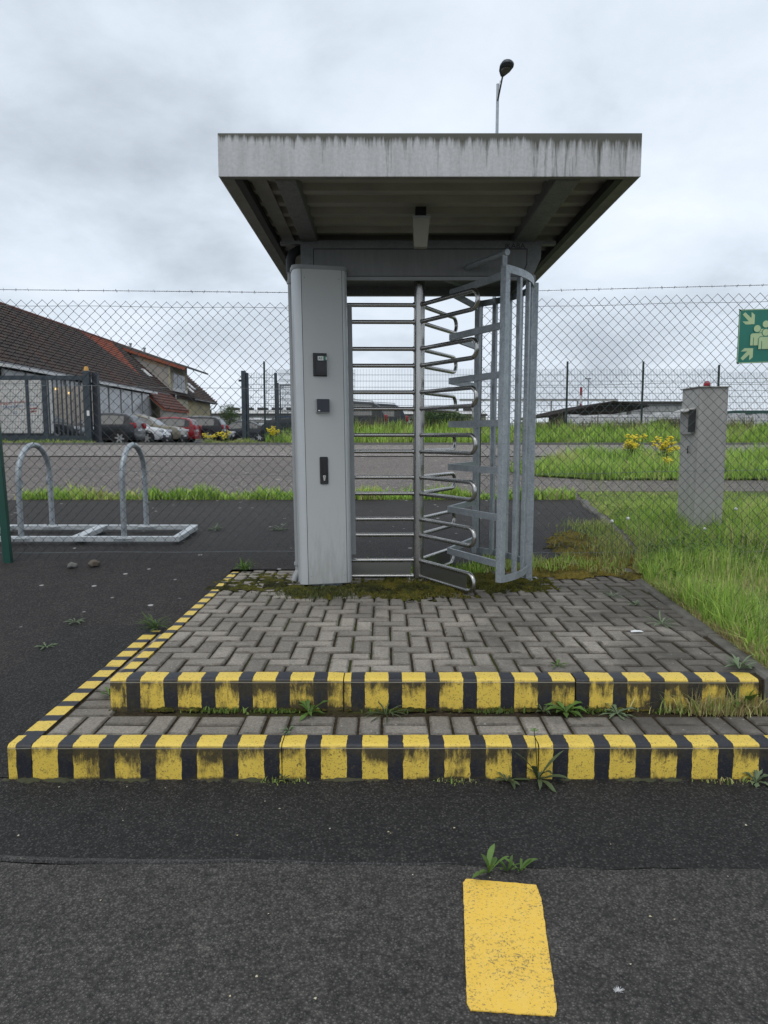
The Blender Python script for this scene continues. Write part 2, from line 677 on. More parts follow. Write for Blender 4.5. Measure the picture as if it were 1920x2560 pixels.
def roof_mat(name):
    t = NT(name)
    co = t.coord('World')
    g = t.n('ShaderNodeNewGeometry')
    sp = t.n('ShaderNodeSeparateXYZ')
    t.l(g, 'Position', sp, 0)
    oi = t.n('ShaderNodeObjectInfo')
    n1 = t.noise(co, 0.35, 5.0, 0.6)
    n2 = t.noise(co, 3.0, 3.0, 0.6)
    base = t.mix((t.ramp(n1, 0, [(0.35, 0.0), (0.65, 1.0)]), 0), (0.068, 0.043, 0.035), (0.045, 0.037, 0.034))
    fr = t.ramp(n2, 0, [(0.3, 0.65), (0.7, 1.35)])
    b = t.mix(1.0, (base, 2), (fr, 0), 'MULTIPLY')
    # newer orange tiles laid in one patch near the ridge (world Y 54..62, upper half)
    ya = t.math('SUBTRACT', (sp, 1), 57.8)
    yb = t.math('ABSOLUTE', (ya, 0))
    zb = t.math('SUBTRACT', 9.2, (sp, 2))
    w = t.math('MULTIPLY_ADD', (zb, 0), 1.05, (yb, 0))
    wn_ = t.math('MULTIPLY_ADD', (n2, 0), 1.6, (w, 0))
    f = t.math('LESS_THAN', (wn_, 0), 3.9)
    c = t.mix((f, 0), (b, 2), (0.21, 0.062, 0.036))
    t.set(Base_Color=(c, 2), Roughness=0.85, Specular_IOR_Level=0.3)
    return t.m


def simple(name, c, rough=0.5, metal=0.0, **kw):
    return pbr(name, c, tuple(q * 0.86 for q in c), rough=rough, metal=metal, **kw)


def glass(name, tint=(0.75, 0.8, 0.82), alpha=0.45, rough=0.04):
    t = NT(name)
    t.set(Base_Color=(0.03, 0.035, 0.04), Roughness=rough, Specular_IOR_Level=0.8, Metallic=0.0)
    tr = t.n('ShaderNodeBsdfTransparent')
    tr.inputs[0].default_value = (*tint, 1)
    fr = t.n('ShaderNodeFresnel', i_IOR=1.5)
    f2 = t.math('MULTIPLY_ADD', (fr, 0), 1.0, 1 - alpha - 0.1)
    ms = t.n('ShaderNodeMixShader')
    t.l(f2, 0, ms, 0)
    t.l(tr, 0, ms, 1)
    t.l(t.b, 0, ms, 2)
    t.l(ms, 0, t.o, 0)
    return t.m


MT = {}
MT['soil'] = pbr('soil', (0.060, 0.052, 0.030), (0.040, 0.050, 0.020), rough=0.95, scale=1.5, bump=0.6, bscale=25, kind='World')
MT['turf'] = pbr('turf', (0.060, 0.085, 0.022), (0.085, 0.080, 0.030), rough=0.95, scale=2.5, bump=0.9, bscale=60, kind='World', bd=0.03)
MT['road'] = asphalt('road_asphalt', (0.100, 0.092, 0.083), (0.074, 0.068, 0.062), (0.16, 0.15, 0.135), ssc=115, bump=1.0, stones=0.45)
MT['coarse'] = asphalt('coarse_asphalt', (0.035, 0.033, 0.031), (0.026, 0.0245, 0.023), (0.125, 0.118, 0.11), ssc=95, bump=1.0, stones=0.35)
MT['old'] = asphalt('old_asphalt', (0.055, 0.046, 0.042), (0.036, 0.030, 0.028), (0.11, 0.099, 0.088), ssc=85, bump=1.0, specks=7.0, stones=0.4)
MT['lot'] = asphalt('lot_asphalt', (0.235, 0.203, 0.178), (0.18, 0.156, 0.138), (0.34, 0.30, 0.265), ssc=40, bump=0.5, specks=3.2, patch=0.25)
MT['far_road'] = asphalt('far_road_asphalt', (0.33, 0.295, 0.265), (0.285, 0.255, 0.23), (0.36, 0.32, 0.29), ssc=30, bump=0.2, patch=0.15)
MT['yard'] = asphalt('yard_asphalt', (0.14, 0.135, 0.13), (0.11, 0.108, 0.105), (0.2, 0.2, 0.19), ssc=30, bump=0.2, patch=0.15)
MT['paver'] = paver_mat('concrete_paver')
MT['joint'] = joint_mat('joint_sand')
MT['moss'] = moss_mat('moss', [(0.34, (0.022, 0.020, 0.009)), (0.46, (0.060, 0.062, 0.014)), (0.58, (0.135, 0.125, 0.020)), (0.70, (0.19, 0.12, 0.025))])
MT['yellow_moss'] = moss_mat('yellow_moss', [(0.34, (0.06, 0.05, 0.02)), (0.48, (0.17, 0.14, 0.03)), (0.60, (0.28, 0.21, 0.045)), (0.72, (0.11, 0.12, 0.03))])
MT['grass'] = grass_mat('grass_blades')
MT['weed'] = leaf_mat('weed_leaf', (0.12, 0.21, 0.042), (0.075, 0.14, 0.028))
MT['weed_pale'] = leaf_mat('pale_weed_leaf', (0.19, 0.25, 0.14), (0.13, 0.18, 0.09))
MT['weed_dark'] = leaf_mat('dark_weed_leaf', (0.10, 0.13, 0.06), (0.065, 0.09, 0.04))
MT['petal'] = simple('yellow_petal', (0.75, 0.60, 0.02), 0.6)
MT['concrete'] = pbr('edging_concrete', (0.16, 0.15, 0.13), (0.075, 0.07, 0.058), rough=0.9, scale=7, bump=0.7, bscale=70, kind='World')
MT['stone'] = pbr('stone', (0.17, 0.165, 0.155), (0.09, 0.085, 0.078), rough=0.9, scale=9, bump=0.6, bscale=40)
MT['fascia'] = fascia_mat('fascia_sheet', 3.008, 2.785)
MT['soffit'] = pbr('soffit_sheet', (0.38, 0.365, 0.33), (0.29, 0.28, 0.255), rough=0.6, scale=3, stretch=(1, 3, 1))
MT['lip'] = pbr('fascia_return', (0.26, 0.25, 0.235), (0.19, 0.185, 0.175), rough=0.6, scale=9)
MT['beam'] = galv('painted_beam', (0.22, 0.225, 0.23), (0.16, 0.165, 0.17), 0.2, 0.55)
MT['rubber'] = simple('black_rubber', (0.018, 0.018, 0.022), 0.7)
t = NT('silver_grey_powder_coat')
co = t.coord('World')
g = t.n('ShaderNodeNewGeometry')
sp = t.n('ShaderNodeSeparateXYZ')
t.l(g, 'Position', sp, 0)
n1 = t.noise(co, 3.0, 5.0)
n2 = t.noise(t.coord('World', (40, 40, 6)), 1.0, 5.0, 0.7)
b = t.mix((n1, 0), (0.475, 0.485, 0.475), (0.425, 0.435, 0.43))
dz_ = t.math('MULTIPLY_ADD', (sp, 2), -0.55, 0.55)
dd = t.math('ADD', (dz_, 0), (n2, 0))
df = t.ramp(dd, 0, [(0.66, 0.0), (1.0, 0.40)])
c = t.mix((df, 0), (b, 2), (0.17, 0.155, 0.13))
t.set(Base_Color=(c, 2), Roughness=0.45)
MT['pillar'] = t.m
MT['pillar_edge'] = pbr('silver_anodised_profile', (0.53, 0.55, 0.555), (0.49, 0.51, 0.52), rough=0.38, metal=0.25, scale=3)
MT['cap'] = simple('grey_plastic_cap', (0.30, 0.31, 0.315), 0.55)
MT['header'] = galv('header_galvanised', (0.20, 0.21, 0.21), (0.15, 0.16, 0.16), 0.2, 0.5)  # base colour lowered to stand in for the canopy's shade
MT['header_door'] = pbr('header_cover', (0.19, 0.195, 0.195), (0.16, 0.165, 0.165), rough=0.5, scale=4, stretch=(8, 1, 1))  # canopy shade put into this colour as well
MT['steel'] = brushed('brushed_stainless')
MT['plate'] = pbr('stainless_plate', (0.34, 0.34, 0.32), (0.27, 0.27, 0.255), rough=0.30, metal=0.9, scale=3)
MT['galv'] = galv('hot_dip_galvanised')
MT['galv_bright'] = galv('bright_galvanised', (0.58, 0.60, 0.61), (0.42, 0.45, 0.46), 0.4, 0.5)
MT['black'] = simple('black_plastic', (0.012, 0.012, 0.013), 0.4)
MT['black2'] = simple('matt_black_plastic', (0.022, 0.023, 0.024), 0.6)
MT['blue_black'] = simple('dark_blue_grille', (0.028, 0.032, 0.048), 0.4)
MT['chrome'] = simple('nickel', (0.6, 0.59, 0.55), 0.25, 1.0)
MT['white'] = simple('white_label', (0.62, 0.65, 0.62), 0.5)
MT['green_label'] = simple('green_label', (0.05, 0.15, 0.11), 0.5)
MT['lampbox'] = simple('beige_lamp_housing', (0.33, 0.325, 0.28), 0.5)
MT['wire'] = simple('green_coated_wire', (0.030, 0.042, 0.040), 0.45)
MT['tension'] = simple('galvanised_wire', (0.20, 0.22, 0.22), 0.45, 0.5)
MT['barb'] = simple('rusty_barbed_wire', (0.045, 0.042, 0.040), 0.6, 0.3)
MT['post_green'] = simple('green_post', (0.008, 0.060, 0.042), 0.4)
MT['sign_green'] = pbr('sign_green', (0.008, 0.165, 0.118), (0.006, 0.135, 0.098), rough=0.4, scale=4)
MT['sign_pale'] = pbr('sign_pale_green', (0.44, 0.55, 0.30), (0.38, 0.50, 0.28), rough=0.45, scale=10)
MT['cabinet'] = pbr('grey_metal_cabinet', (0.39, 0.375, 0.355), (0.31, 0.30, 0.285), rough=0.5, metal=0.2, scale=5, stretch=(3, 3, 0.5))
MT['cabinet_side'] = pbr('pale_metal_cabinet', (0.47, 0.455, 0.43), (0.37, 0.36, 0.34), rough=0.45, metal=0.2, scale=5, stretch=(3, 3, 0.5))
MT['red'] = simple('red_lens', (0.30, 0.012, 0.022), 0.25)
MT['yellow_paint'] = None
MT['fence_dark'] = simple('anthracite_paint', (0.024, 0.036, 0.046), 0.45)
MT['fence_green'] = simple('dark_green_paint', (0.013, 0.030, 0.024), 0.5)
MT['roof_tile'] = roof_mat('clay_tile')
MT['ridge'] = simple('ridge_tile', (0.13, 0.045, 0.03), 0.8, rnd=0.5)
MT['verge_tile'] = simple('orange_verge_tile', (0.26, 0.07, 0.035), 0.8)
MT['plaster_yellow'] = pbr('yellow_plaster', (0.42, 0.35, 0.19), (0.30, 0.27, 0.19), rough=0.9, scale=0.8, kind='World')
MT['plaster_grey'] = pbr('grey_plaster', (0.27, 0.25, 0.23), (0.35, 0.31, 0.26), rough=0.9, scale=0.7, kind='World')
MT['whitewall'] = pbr('white_panel', (0.60, 0.585, 0.55), (0.50, 0.485, 0.455), rough=0.6, scale=1.2, kind='World')
MT['window'] = simple('dark_window', (0.06, 0.065, 0.07), 0.12)
MT['sheet_glass'] = pbr('hazy_glazing', (0.40, 0.405, 0.405), (0.24, 0.25, 0.26), rough=0.18, scale=0.55, kind='World')
MT['white_frame'] = simple('white_frame', (0.62, 0.62, 0.61), 0.5)
MT['tyre'] = simple('tyre_rubber', (0.014, 0.014, 0.014), 0.85)
MT['rim'] = simple('alloy_rim', (0.48, 0.48, 0.48), 0.35, 0.5)
MT['car_glass'] = simple('car_glass', (0.030, 0.034, 0.036), 0.06, spec=0.5)
MT['screen_glass'] = simple('windscreen_glass', (0.10, 0.12, 0.13), 0.06, spec=0.4)
MT['headlamp'] = simple('headlamp_glass', (0.50, 0.52, 0.54), 0.1)
MT['trim'] = simple('black_trim', (0.012, 0.012, 0.013), 0.6)
MT['tile_text_red'] = simple('red_lettering', (0.36, 0.03, 0.03), 0.6)
MT['tile_text_blue'] = simple('blue_lettering', (0.025, 0.10, 0.24), 0.6)
MT['blue_box'] = simple('blue_container_paint', (0.015, 0.06, 0.17), 0.5)
MT['hall_wall'] = pbr('hall_cladding', (0.36, 0.36, 0.34), (0.31, 0.31, 0.30), rough=0.7, scale=0.2, kind='World')
MT['hall_roof'] = simple('hall_roof', (0.52, 0.51, 0.48), 0.7)
MT['shed_dark'] = simple('dark_shed_timber', (0.024, 0.015, 0.012), 0.95, spec=0.1)
MT['shed_roof'] = simple('shed_roof_felt', (0.05, 0.045, 0.04), 0.95)
MT['pallet'] = pbr('white_wrapped_blocks', (0.72, 0.72, 0.72), (0.55, 0.55, 0.55), rough=0.5, scale=1.5, kind='World')
MT['amber'] = simple('amber_lens', (0.55, 0.30, 0.06), 0.4)
MT['feather'] = simple('white_feather', (0.72, 0.72, 0.72), 0.8)

# ================================================================ terrain
PROF = [(-40, 0), (2.80, 0), (3.4, 0.045), (4.5, 0.15), (5.75, 0.292), (6.1, 0.335), (6.8, 0.385), (9.9, 0.51), (18.4, 0.87), (21.7, 1.12), (24, 1.12), (33, 0.95), (900, 0.95)]
BANK = [(-40, 0), (21.7, 0), (22.3, 0.10), (23.6, 0.40), (25.2, 0.40), (28.5, -0.12), (31, 0), (900, 0)]


def interp(tab, y):
    for (a, ha), (b, hb) in zip(tab, tab[1:]):
        if y <= b:
            t = (y - a) / (b - a)
            return ha + (hb - ha) * max(0.0, min(1.0, t))
    return tab[-1][1]


def sstep(a, b, x):
    t = max(0.0, min(1.0, (x - a) / (b - a)))
    return t * t * (3 - 2 * t)


def hgt(x, y):
    return interp(PROF, y) + interp(BANK, y) * sstep(-4.5, -1.5, x)


def wav(x, amp, seed=0.0, f=1.3):
    return amp * (mnoise.noise(Vector((x * f, seed, 0.3))) + 0.6 * mnoise.noise(Vector((x * f * 3.7, seed + 4, 0.9))))


def sheet(name, ys, xl, xr, nx, mat, dz=0.0, hf=hgt, skirt=0.0, kind='structure', parent=None):
    fl = (lambda y: xl) if not callable(xl) else xl
    fr = (lambda y: xr) if not callable(xr) else xr
    V, F = [], []
    for y in ys:
        a, b = fl(y), fr(y)
        for i in range(nx + 1):
            x = a + (b - a) * i / nx
            yy = y(x) if callable(y) else y
            V.append((x, yy, hf(x, yy) + dz))
    for j in range(len(ys) - 1):
        for i in range(nx):
            k = j * (nx + 1) + i
            F.append((k, k + 1, k + nx + 2, k + nx + 1))
    me = bpy.data.meshes.new(name)
    me.from_pydata(V, [], F)
    me.polygons.foreach_set('use_smooth', [True] * len(F))
    me.materials.append(mat)
    o = bpy.data.objects.new(name, me)
    COL.objects.link(o)
    if kind: o['kind'] = kind
    if parent: o.parent = parent
    return o


def lin(a, b, n):
    return [a + (b - a) * i / n for i in range(n + 1)]


KEYY = [2.8, 3.4, 4.5, 5.75, 6.1, 6.8, 9.9, 18.4, 21.7]
gy = sorted(set([-30, -6, 0, 2.0] + KEYY + [22.3, 23.6, 25.2, 28.5, 31, 33, 45, 80, 160, 400, 900]))
gx = sorted(set([-600, -200, -60, -30, -12, -6, -4.5, -3.9, -3.3, -2.7, -2.1, -1.5, 0, 3, 8, 20, 60, 200, 600]))
V = [(x, y, hgt(x, y) - 0.06) for y in gy for x in gx]
F = [(j * len(gx) + i, j * len(gx) + i + 1, (j + 1) * len(gx) + i + 1, (j + 1) * len(gx) + i) for j in range(len(gy) - 1) for i in range(len(gx) - 1)]
me = bpy.data.meshes.new('ground')
me.from_pydata(V, [], F)
tag(link('ground', me, MT['soil']), kind='structure')

# near road: edge wanders along the crack at y ~ 2.19
seam = lambda x: 2.192 - 0.019 * x + wav(x, 0.012, 1.0, 2.0)
NX = 160


def wavy_sheet(name, y0, y1, xs, mat, z0, z1=None, lipdrop=0.05):
    """sheet between curves y0(x), y1(x) with a vertical edge at both curves"""
    V, F = [], []
    rows = 8
    for x in xs:
        a, b = y0(x), y1(x)
        V.append((x, a, z0 - lipdrop))
        for k in range(rows + 1):
            y = a + (b - a) * k / rows
            V.append((x, y, hgt(x, y) + z0))
        V.append((x, b, hgt(x, b) + z0 - lipdrop))
    m = rows + 3
    for i in range(len(xs) - 1):
        for k in range(m - 1):
            F.append((i * m + k, (i + 1) * m + k, (i + 1) * m + k + 1, i * m + k + 1))
    me = bpy.data.meshes.new(name)
    me.from_pydata(V, [], F)
    return tag(link(name, me, mat, smooth=30), kind='structure')


xs = lin(-3.2, 3.2, 260)
wavy_sheet('road', lambda x: -5.0, lambda x: seam(x) - 0.005 - max(0, wav(x, 0.012, 9.0, 3.0)), xs, MT['road'], 0.007)
lipm = asphalt('tar_seam', (0.085, 0.083, 0.080), (0.07, 0.068, 0.066), (0.10, 0.10, 0.10), ssc=200, bump=0.3, stones=0.8)
# bitumen lip along the seam, left part
lip_end = 0.25
xl_ = lin(-3.2, lip_end, 150)
mb = MB()
for i, x in enumerate(xl_):
    w = 0.026 * sstep(lip_end, lip_end - 1.2, x) + 0.003 + abs(wav(x, 0.006, 5.0, 4.0))
    y = seam(x) + 0.003
    mb.v += [(x, y, 0.0), (x, y + 0.004, 0.0095), (x, y + w * 0.6, 0.0085 + wav(x, 0.001, 2, 9)), (x, y + w, 0.003)]
for i in range(len(xl_) - 1):
    for k in range(3):
        mb.f.append((i * 4 + k, i * 4 + 4 + k, i * 4 + 5 + k, i * 4 + 1 + k))
tag(mb.build('tar_seam', lipm, smooth=50), kind='structure')
wavy_sheet('asphalt_patch', lambda x: seam(x) + 0.006 + max(0, wav(x, 0.012, 13.0, 3.0)), lambda x: 2.86, xs, MT['coarse'], 0.0)
# the patch runs up the left side of the steps
o = sheet('asphalt_patch', [2.8, 3.1, 3.4, 3.95, 4.5, lambda x: 4.58 + wav(x, 0.03, 3)], lambda y: -2.06 if callable(y) else -2.10 + wav(y, 0.03, 8), -1.50, 24, MT['coarse'], 0.005)
# older tarmac on the left and behind the gate
sheet('pavement', [2.2, 2.8, 3.1, 3.4, 3.95, 4.5, 5.0, 5.5, 5.75, 5.83], -14, -1.27, 40, MT['old'], -0.004)
EDGE = [(3.20, 1.795), (3.6, 1.827), (5.70, 1.995), (6.2, 2.22), (6.6, 2.32), (8.2, 2.52), (9.9, 2.73), (11, 2.9)]
edge_x = lambda y: interp(EDGE, y)
sheet('pavement', [5.83, 6.1, 6.45, 6.8, 7.5, 8.5, 9.3, lambda x: 9.9 + wav(x, 0.04, 6)], -14, lambda y: 2.75 if callable(y) else edge_x(y) + 0.05, 60, MT['old'], -0.004)
sheet('gravel_lot', [9.93, 11, 12, 13, 14, 15, 16, 17, 18.38], -30, 24, 30, MT['lot'], -0.012)
sheet('far_road', [18.4, 19.5, 20.6, 21.6], -60, 60, 30, MT['far_road'], 0.008)
mb = MB()
for i in range(120):
    x0, x1 = -60 + i, -59.01 + i
    z = hgt(x0, 21.66)
    mb.box(((x0 + x1) / 2, 21.67, z + 0.0), (x1 - x0, 0.10, 0.14))
tag(mb.build('far_kerb', pbr('far_kerb_stone', (0.16, 0.155, 0.145), rough=0.9)), kind='structure')
sheet('yard', [21.74, 24, 27, 30, 33, 45, 80, 160], -70, -4.6, 20, MT['yard'], 0.004)

# grassy ground on the right, level with the platform
def hver(x, y):
    return max(hgt(x, y), 0.265 + 0.02 * mnoise.noise(Vector((x * 1.3, y * 1.3, 0)))) + 0.015


sheet('grass_verge_ground', lin(3.1, 10.8, 30), lambda y: edge_x(y) + 0.06, 9.0, 24, MT['turf'], 0.0, hver)
isl_x = lambda y: 2.75 + max(0, (y - 14.2)) * 0.66 + 0.25 * math.sin(y * 2.1) + max(0, 13.2 - y) * 1.2
sheet('grass_island_ground', lin(12.6, 17.9, 18), isl_x, 14.0, 20, MT['turf'], 0.02)
sheet('bank_ground', [21.74, 22.3, 22.9, 23.6, 24.4, 25.2, 26.8, 28.5, 31], -4.4, 40, 44, MT['turf'], 0.01)
sheet('storage_yard', [31, 40, 60, 100, 200, 500], -4.4, 120, 10, MT['yard'], 0.006)
sheet('verge_left_ground', [21.76, 22.1, 22.6], -30, -9.2, 20, MT['turf'], 0.02)
sheet('verge_left_ground', [21.76, 22.1, 22.6], -5.8, -3, 10, MT['turf'], 0.02)

# ================================================================ platform: steps, pavers, kerbs
LZ, UZ = 0.15, 0.295
P = 0.1022                                   # paver half-module


def paver_mesh(name, lx, ly, seed):
    rnd = random.Random(seed)
    c, d = 0.006, 0.045
    hx, hy = lx / 2, ly / 2
    j = lambda: rnd.uniform(-0.0012, 0.0012)
    pts = [(-hx, -hy), (hx, -hy), (hx, hy), (-hx, hy)]
    V = [(x, y, -d) for x, y in pts] + [(x + j(), y + j(), -c) for x, y in pts]
    V += [(x - math.copysign(c, x) + j(), y - math.copysign(c, y) + j(), -0.001 + j() * 0.6) for x, y in pts]
    c2 = c + 0.009
    V += [(x - math.copysign(c2, x) + 2 * j(), y - math.copysign(c2, y) + 2 * j(), j() * 0.6) for x, y in pts]
    F = [(12, 13, 14, 15)]
    for i in range(4):
        k = (i + 1) % 4
        F += [(i, k, k + 4, i + 4), (i + 4, k + 4, k + 8, i + 8), (i + 8, k + 8, k + 12, i + 12)]
    me = bpy.data.meshes.new(name)
    me.from_pydata(V, [], F)
    at_ = me.attributes.new('edge', 'FLOAT', 'POINT')
    at_.data.foreach_set('value', [1.0] * 12 + [0.0] * 4)
    me.materials.append(MT['paver'])
    return me


GAP = 0.0115
PH = [paver_mesh('paver', 2 * P - GAP, P - GAP, s) for s in range(6)]
PS = [paver_mesh('paver', P - GAP, P - GAP, 20 + s) for s in range(4)]
prnd = random.Random(11)


def paver(parent, x, y, z, kind, rot=0.0, meshes=None):
    me = prnd.choice(meshes or (PH if kind == 'H' or kind == 'V' else PS))
    o = bpy.data.objects.new('paver', me)
    COL.objects.link(o)
    o.parent = parent
    o.location = (x + prnd.uniform(-1, 1) * 0.0015, y + prnd.uniform(-1, 1) * 0.0015, z + prnd.gauss(0, 0.0016))
    o.rotation_euler = (prnd.gauss(0, 0.010), prnd.gauss(0, 0.008), (math.pi / 2 if kind == 'V' else 0) + prnd.gauss(0, 0.006) + (math.pi if prnd.random() < 0.5 else 0))
    return o


# --- core bodies (joint sand on top)
X0, Y0 = -1.262, 3.165            # outer face of upper kerb
KB = 0.095
mb = MB()
mb.prism([(X0 + 0.02, Y0 + 0.02), (1.77, Y0 + 0.02), (1.80, 3.6), (1.90, 4.94), (2.1, 5.6), (2.12, 5.80), (X0 + 0.02, 5.80)], lambda u, v, t: (u, v, t), 0.10, UZ - 0.012)
platform = tag(mb.build('platform', MT['joint']), kind='structure')
XL, YL = -1.545, 2.790
mb = MB()
mb.b2((XL + 0.02, YL + 0.02, -0.05), (2.55, 3.30, LZ - 0.012))
mb.b2((XL + 0.02, 3.30, -0.05), (X0 + 0.05, 4.50, LZ - 0.012))
step = tag(mb.build('lower_step', MT['joint']), kind='structure')

# --- herringbone pavers on the platform
bricks = []
bx0, by0 = X0 + 0.072, Y0 + KB + 0.004
ncx, ncy = 32, 25
for iy in range(-1, ncy):
    for ix in range(-1, ncx):
        c = (ix + iy + 1) % 4
        cx, cy = bx0 + ix * P, by0 + iy * P
        xe = edge_x(cy + P) + 0.034
        if c == 0:                        # H: (ix,iy),(ix+1,iy)
            if iy < 0: continue
            if ix < 0:
                bricks.append((cx + P * 1.5, cy + P * 0.5, 'S'))
            elif cx + 2 * P < xe:
                bricks.append((cx + P, cy + P * 0.5, 'H'))
            elif cx + P < xe:
                bricks.append((cx + P * 0.5, cy + P * 0.5, 'S'))
        elif c == 2:                      # V: (ix,iy),(ix,iy+1)
            if ix < 0 or cx + P > xe: continue
            if iy < 0:
                bricks.append((cx + P * 0.5, cy + P * 1.5, 'S'))
            elif iy == ncy - 1:
                bricks.append((cx + P * 0.5, cy + P * 0.5, 'S'))
            else:
                bricks.append((cx + P * 0.5, cy + P, 'V'))
bricks.sort(key=lambda b: b[1])
for b in bricks[:300]:
    paver(platform, b[0], b[1], UZ - 0.001 - (0.003 if b[1] > 5 else 0), b[2])
# the far rows are past the first 300 and are joined
mb = MB()
for b in bricks[300:]:
    src = prnd.choice(PH if b[2] in 'HV' else PS)
    M = Matrix.Translation((b[0], b[1], UZ - 0.002 + prnd.gauss(0, 0.002))) @ Matrix.Rotation((math.pi / 2 if b[2] == 'V' else 0) + prnd.gauss(0, 0.01), 4, 'Z') @ Matrix.Rotation(prnd.gauss(0, 0.012), 4, 'X')
    mb.add([M @ v.co for v in src.vertices], [tuple(p.vertices) for p in src.polygons])
far_p = tag(mb.build('pavers', MT['paver'], platform, fixn=False), kind='stuff')
at_ = far_p.data.attributes.new('edge', 'FLOAT', 'POINT')
at_.data.foreach_set('value', ([1.0] * 12 + [0.0] * 4) * (len(far_p.data.vertices) // 16))

# --- pavers on the lower step: pairs laid alternately
x = XL + KB + 0.01
sy = YL + KB + 0.006
i = 0
PL = [paver_mesh('paver', 2 * P - GAP, P - GAP, 40 + s) for s in range(4)]
while x < 2.4:
    if i % 2 == 0:
        for k in range(2):
            paver(step, x + P * (k + 0.5), sy + P, LZ - 0.001, 'V')
    else:
        for k in range(2):
            paver(step, x + P, sy + P * (k + 0.5), LZ - 0.001, 'H')
    x += 2 * P
    i += 1
# side strip
y = sy + 2 * P
PSD = [paver_mesh('paver', 0.196, P - GAP, 60 + s) for s in range(4)]
while y < 4.42:
    paver(step, XL + KB + 0.012 + 0.1, y + P / 2, LZ - 0.001, 'H', meshes=PSD)
    y += P

# --- kerb stones
def kerb_stone(parent, mat, a, b, axis, outer, z, depth=0.22, w=KB, r=0.019, sgn=1):
    """a..b along axis; outer = coordinate of exposed face; sgn = direction into the platform"""
    prof = [(0, z - depth)]
    for k in range(6):
        t = math.pi / 2 * k / 5
        prof.append((r - r * math.cos(t), z - r + r * math.sin(t)))
    prof += [(w, z), (w, z - depth)]
    mb = MB()
    n = max(2, int((b - a) / 0.05))
    m = len(prof)
    for i in range(n + 1):
        s_ = a + (b - a) * i / n
        e = 0.003 if i in (0, n) else 0.0
        for k, (u, q) in enumerate(prof):
            jj = 0.0016 * mnoise.noise(Vector((s_ * 9, k * 0.7, z * 9)))
            uu = outer + sgn * (u + jj + (e if k < 7 else 0))
            zz = q + jj - (e if 2 < k < 8 else 0)
            mb.v.append((s_, uu, zz) if axis == 'x' else (uu, s_, zz))
    for i in range(n):
        for k in range(m):
            mb.f.append((i * m + k, i * m + (k + 1) % m, (i + 1) * m + (k + 1) % m, (i + 1) * m + k))
    mb.f.append(tuple(range(m)))
    mb.f.append(tuple(n * m + k for k in range(m))[::-1])
    return mb.build('kerb_stone', mat, parent, smooth=35)


kpl = kerb_paint('kerb_paint_lower', 0, -1.446 - 0.1695 * 2, 0.1695, LZ, 0.0)
kpu = kerb_paint('kerb_paint_upper', 0, -1.123 - 0.1725 * 2, 0.1725, UZ, LZ)
kps = kerb_paint('kerb_paint_side', 1, 0.02, 0.171, LZ, 0.0)
kps2 = kerb_paint('kerb_paint_side_upper', 1, 0.06, 0.171, UZ, LZ)
for a, b in ((XL, XL + 0.096), (XL + 0.098, -0.422), (-0.418, 0.633), (0.638, 1.66), (1.664, 2.55)):
    kerb_stone(step, kpl, a, b, 'x', YL + prnd.gauss(0, 0.001), LZ + prnd.gauss(0, 0.0008), depth=0.24)
for a, b in ((X0, -0.189), (-0.184, 0.880), (0.886, 1.725)):
    kerb_stone(platform, kpu, a, b, 'x', Y0 + prnd.gauss(0, 0.0015), UZ + prnd.gauss(0, 0.0008), depth=0.20)
for a, b in ((YL + KB + 0.003, 3.80), (3.803, 4.515)):
    kerb_stone(step, kps, a, b, 'y', XL, LZ, depth=0.2, sgn=1)
for a, b in ((Y0 + KB + 0.003, 4.10), (4.103, 4.95), (4.953, 5.76)):
    kerb_stone(platform, kps2, a, b, 'y', X0, UZ, depth=0.2, w=0.07, sgn=1)
# plain concrete edging on the right
ey = [3.165, 3.9, 4.7, 5.45, 5.80, 6.5, 7.2, 7.9, 8.6, 9.3, 10.0]
for k in range(len(ey) - 1):
    a, b = ey[k] + (0.004 if k < 4 else 0.02), ey[k + 1] - 0.004
    if k >= 4: a -= 0.2; b -= 0.2
    sx_ = (lambda y: 1.795 + (y - 3.2) * 0.080) if k < 4 else (lambda y: 2.21 + (y - 5.6) * 0.121 + 0.03 * math.sin(y * 4.0))
    pa, pb = Vector((sx_(a), a, 0)), Vector((sx_(b), b, 0))
    dirv = (pb - pa).normalized()
    nrm = Vector((dirv.y, -dirv.x, 0))
    mb = MB()
    for q in range(9):
        p = pa.lerp(pb, q / 8)
        zt = max(UZ, hgt(0, p.y) + 0.02) + 0.006 + (0.022 * mnoise.noise(p * 3.0) + 0.012 * mnoise.noise(p * 9.0) if k > 3 else 0.002 * mnoise.noise(p * 5))
        w = 0.075 if k < 4 else 0.11
        for u, zz in ((-0.035, zt - 0.3), (-0.035, zt - 0.012), (-0.024, zt), (w - 0.045, zt), (w - 0.033, zt - 0.012), (w - 0.033, zt - 0.3)):
            mb.v.append(tuple(p + nrm * (u + 0.003 * mnoise.noise(p * 6)) + Vector((0, 0, zz))))
    for q in range(8):
        for u in range(6):
            mb.f.append((q * 6 + u, q * 6 + (u + 1) % 6, q * 6 + 6 + (u + 1) % 6, q * 6 + 6 + u))
    mb.f.append(tuple(range(6)))
    mb.f.append(tuple(48 + u for u in range(6))[::-1])
    mb.build('edging_stone', MT['concrete'], platform, smooth=40)

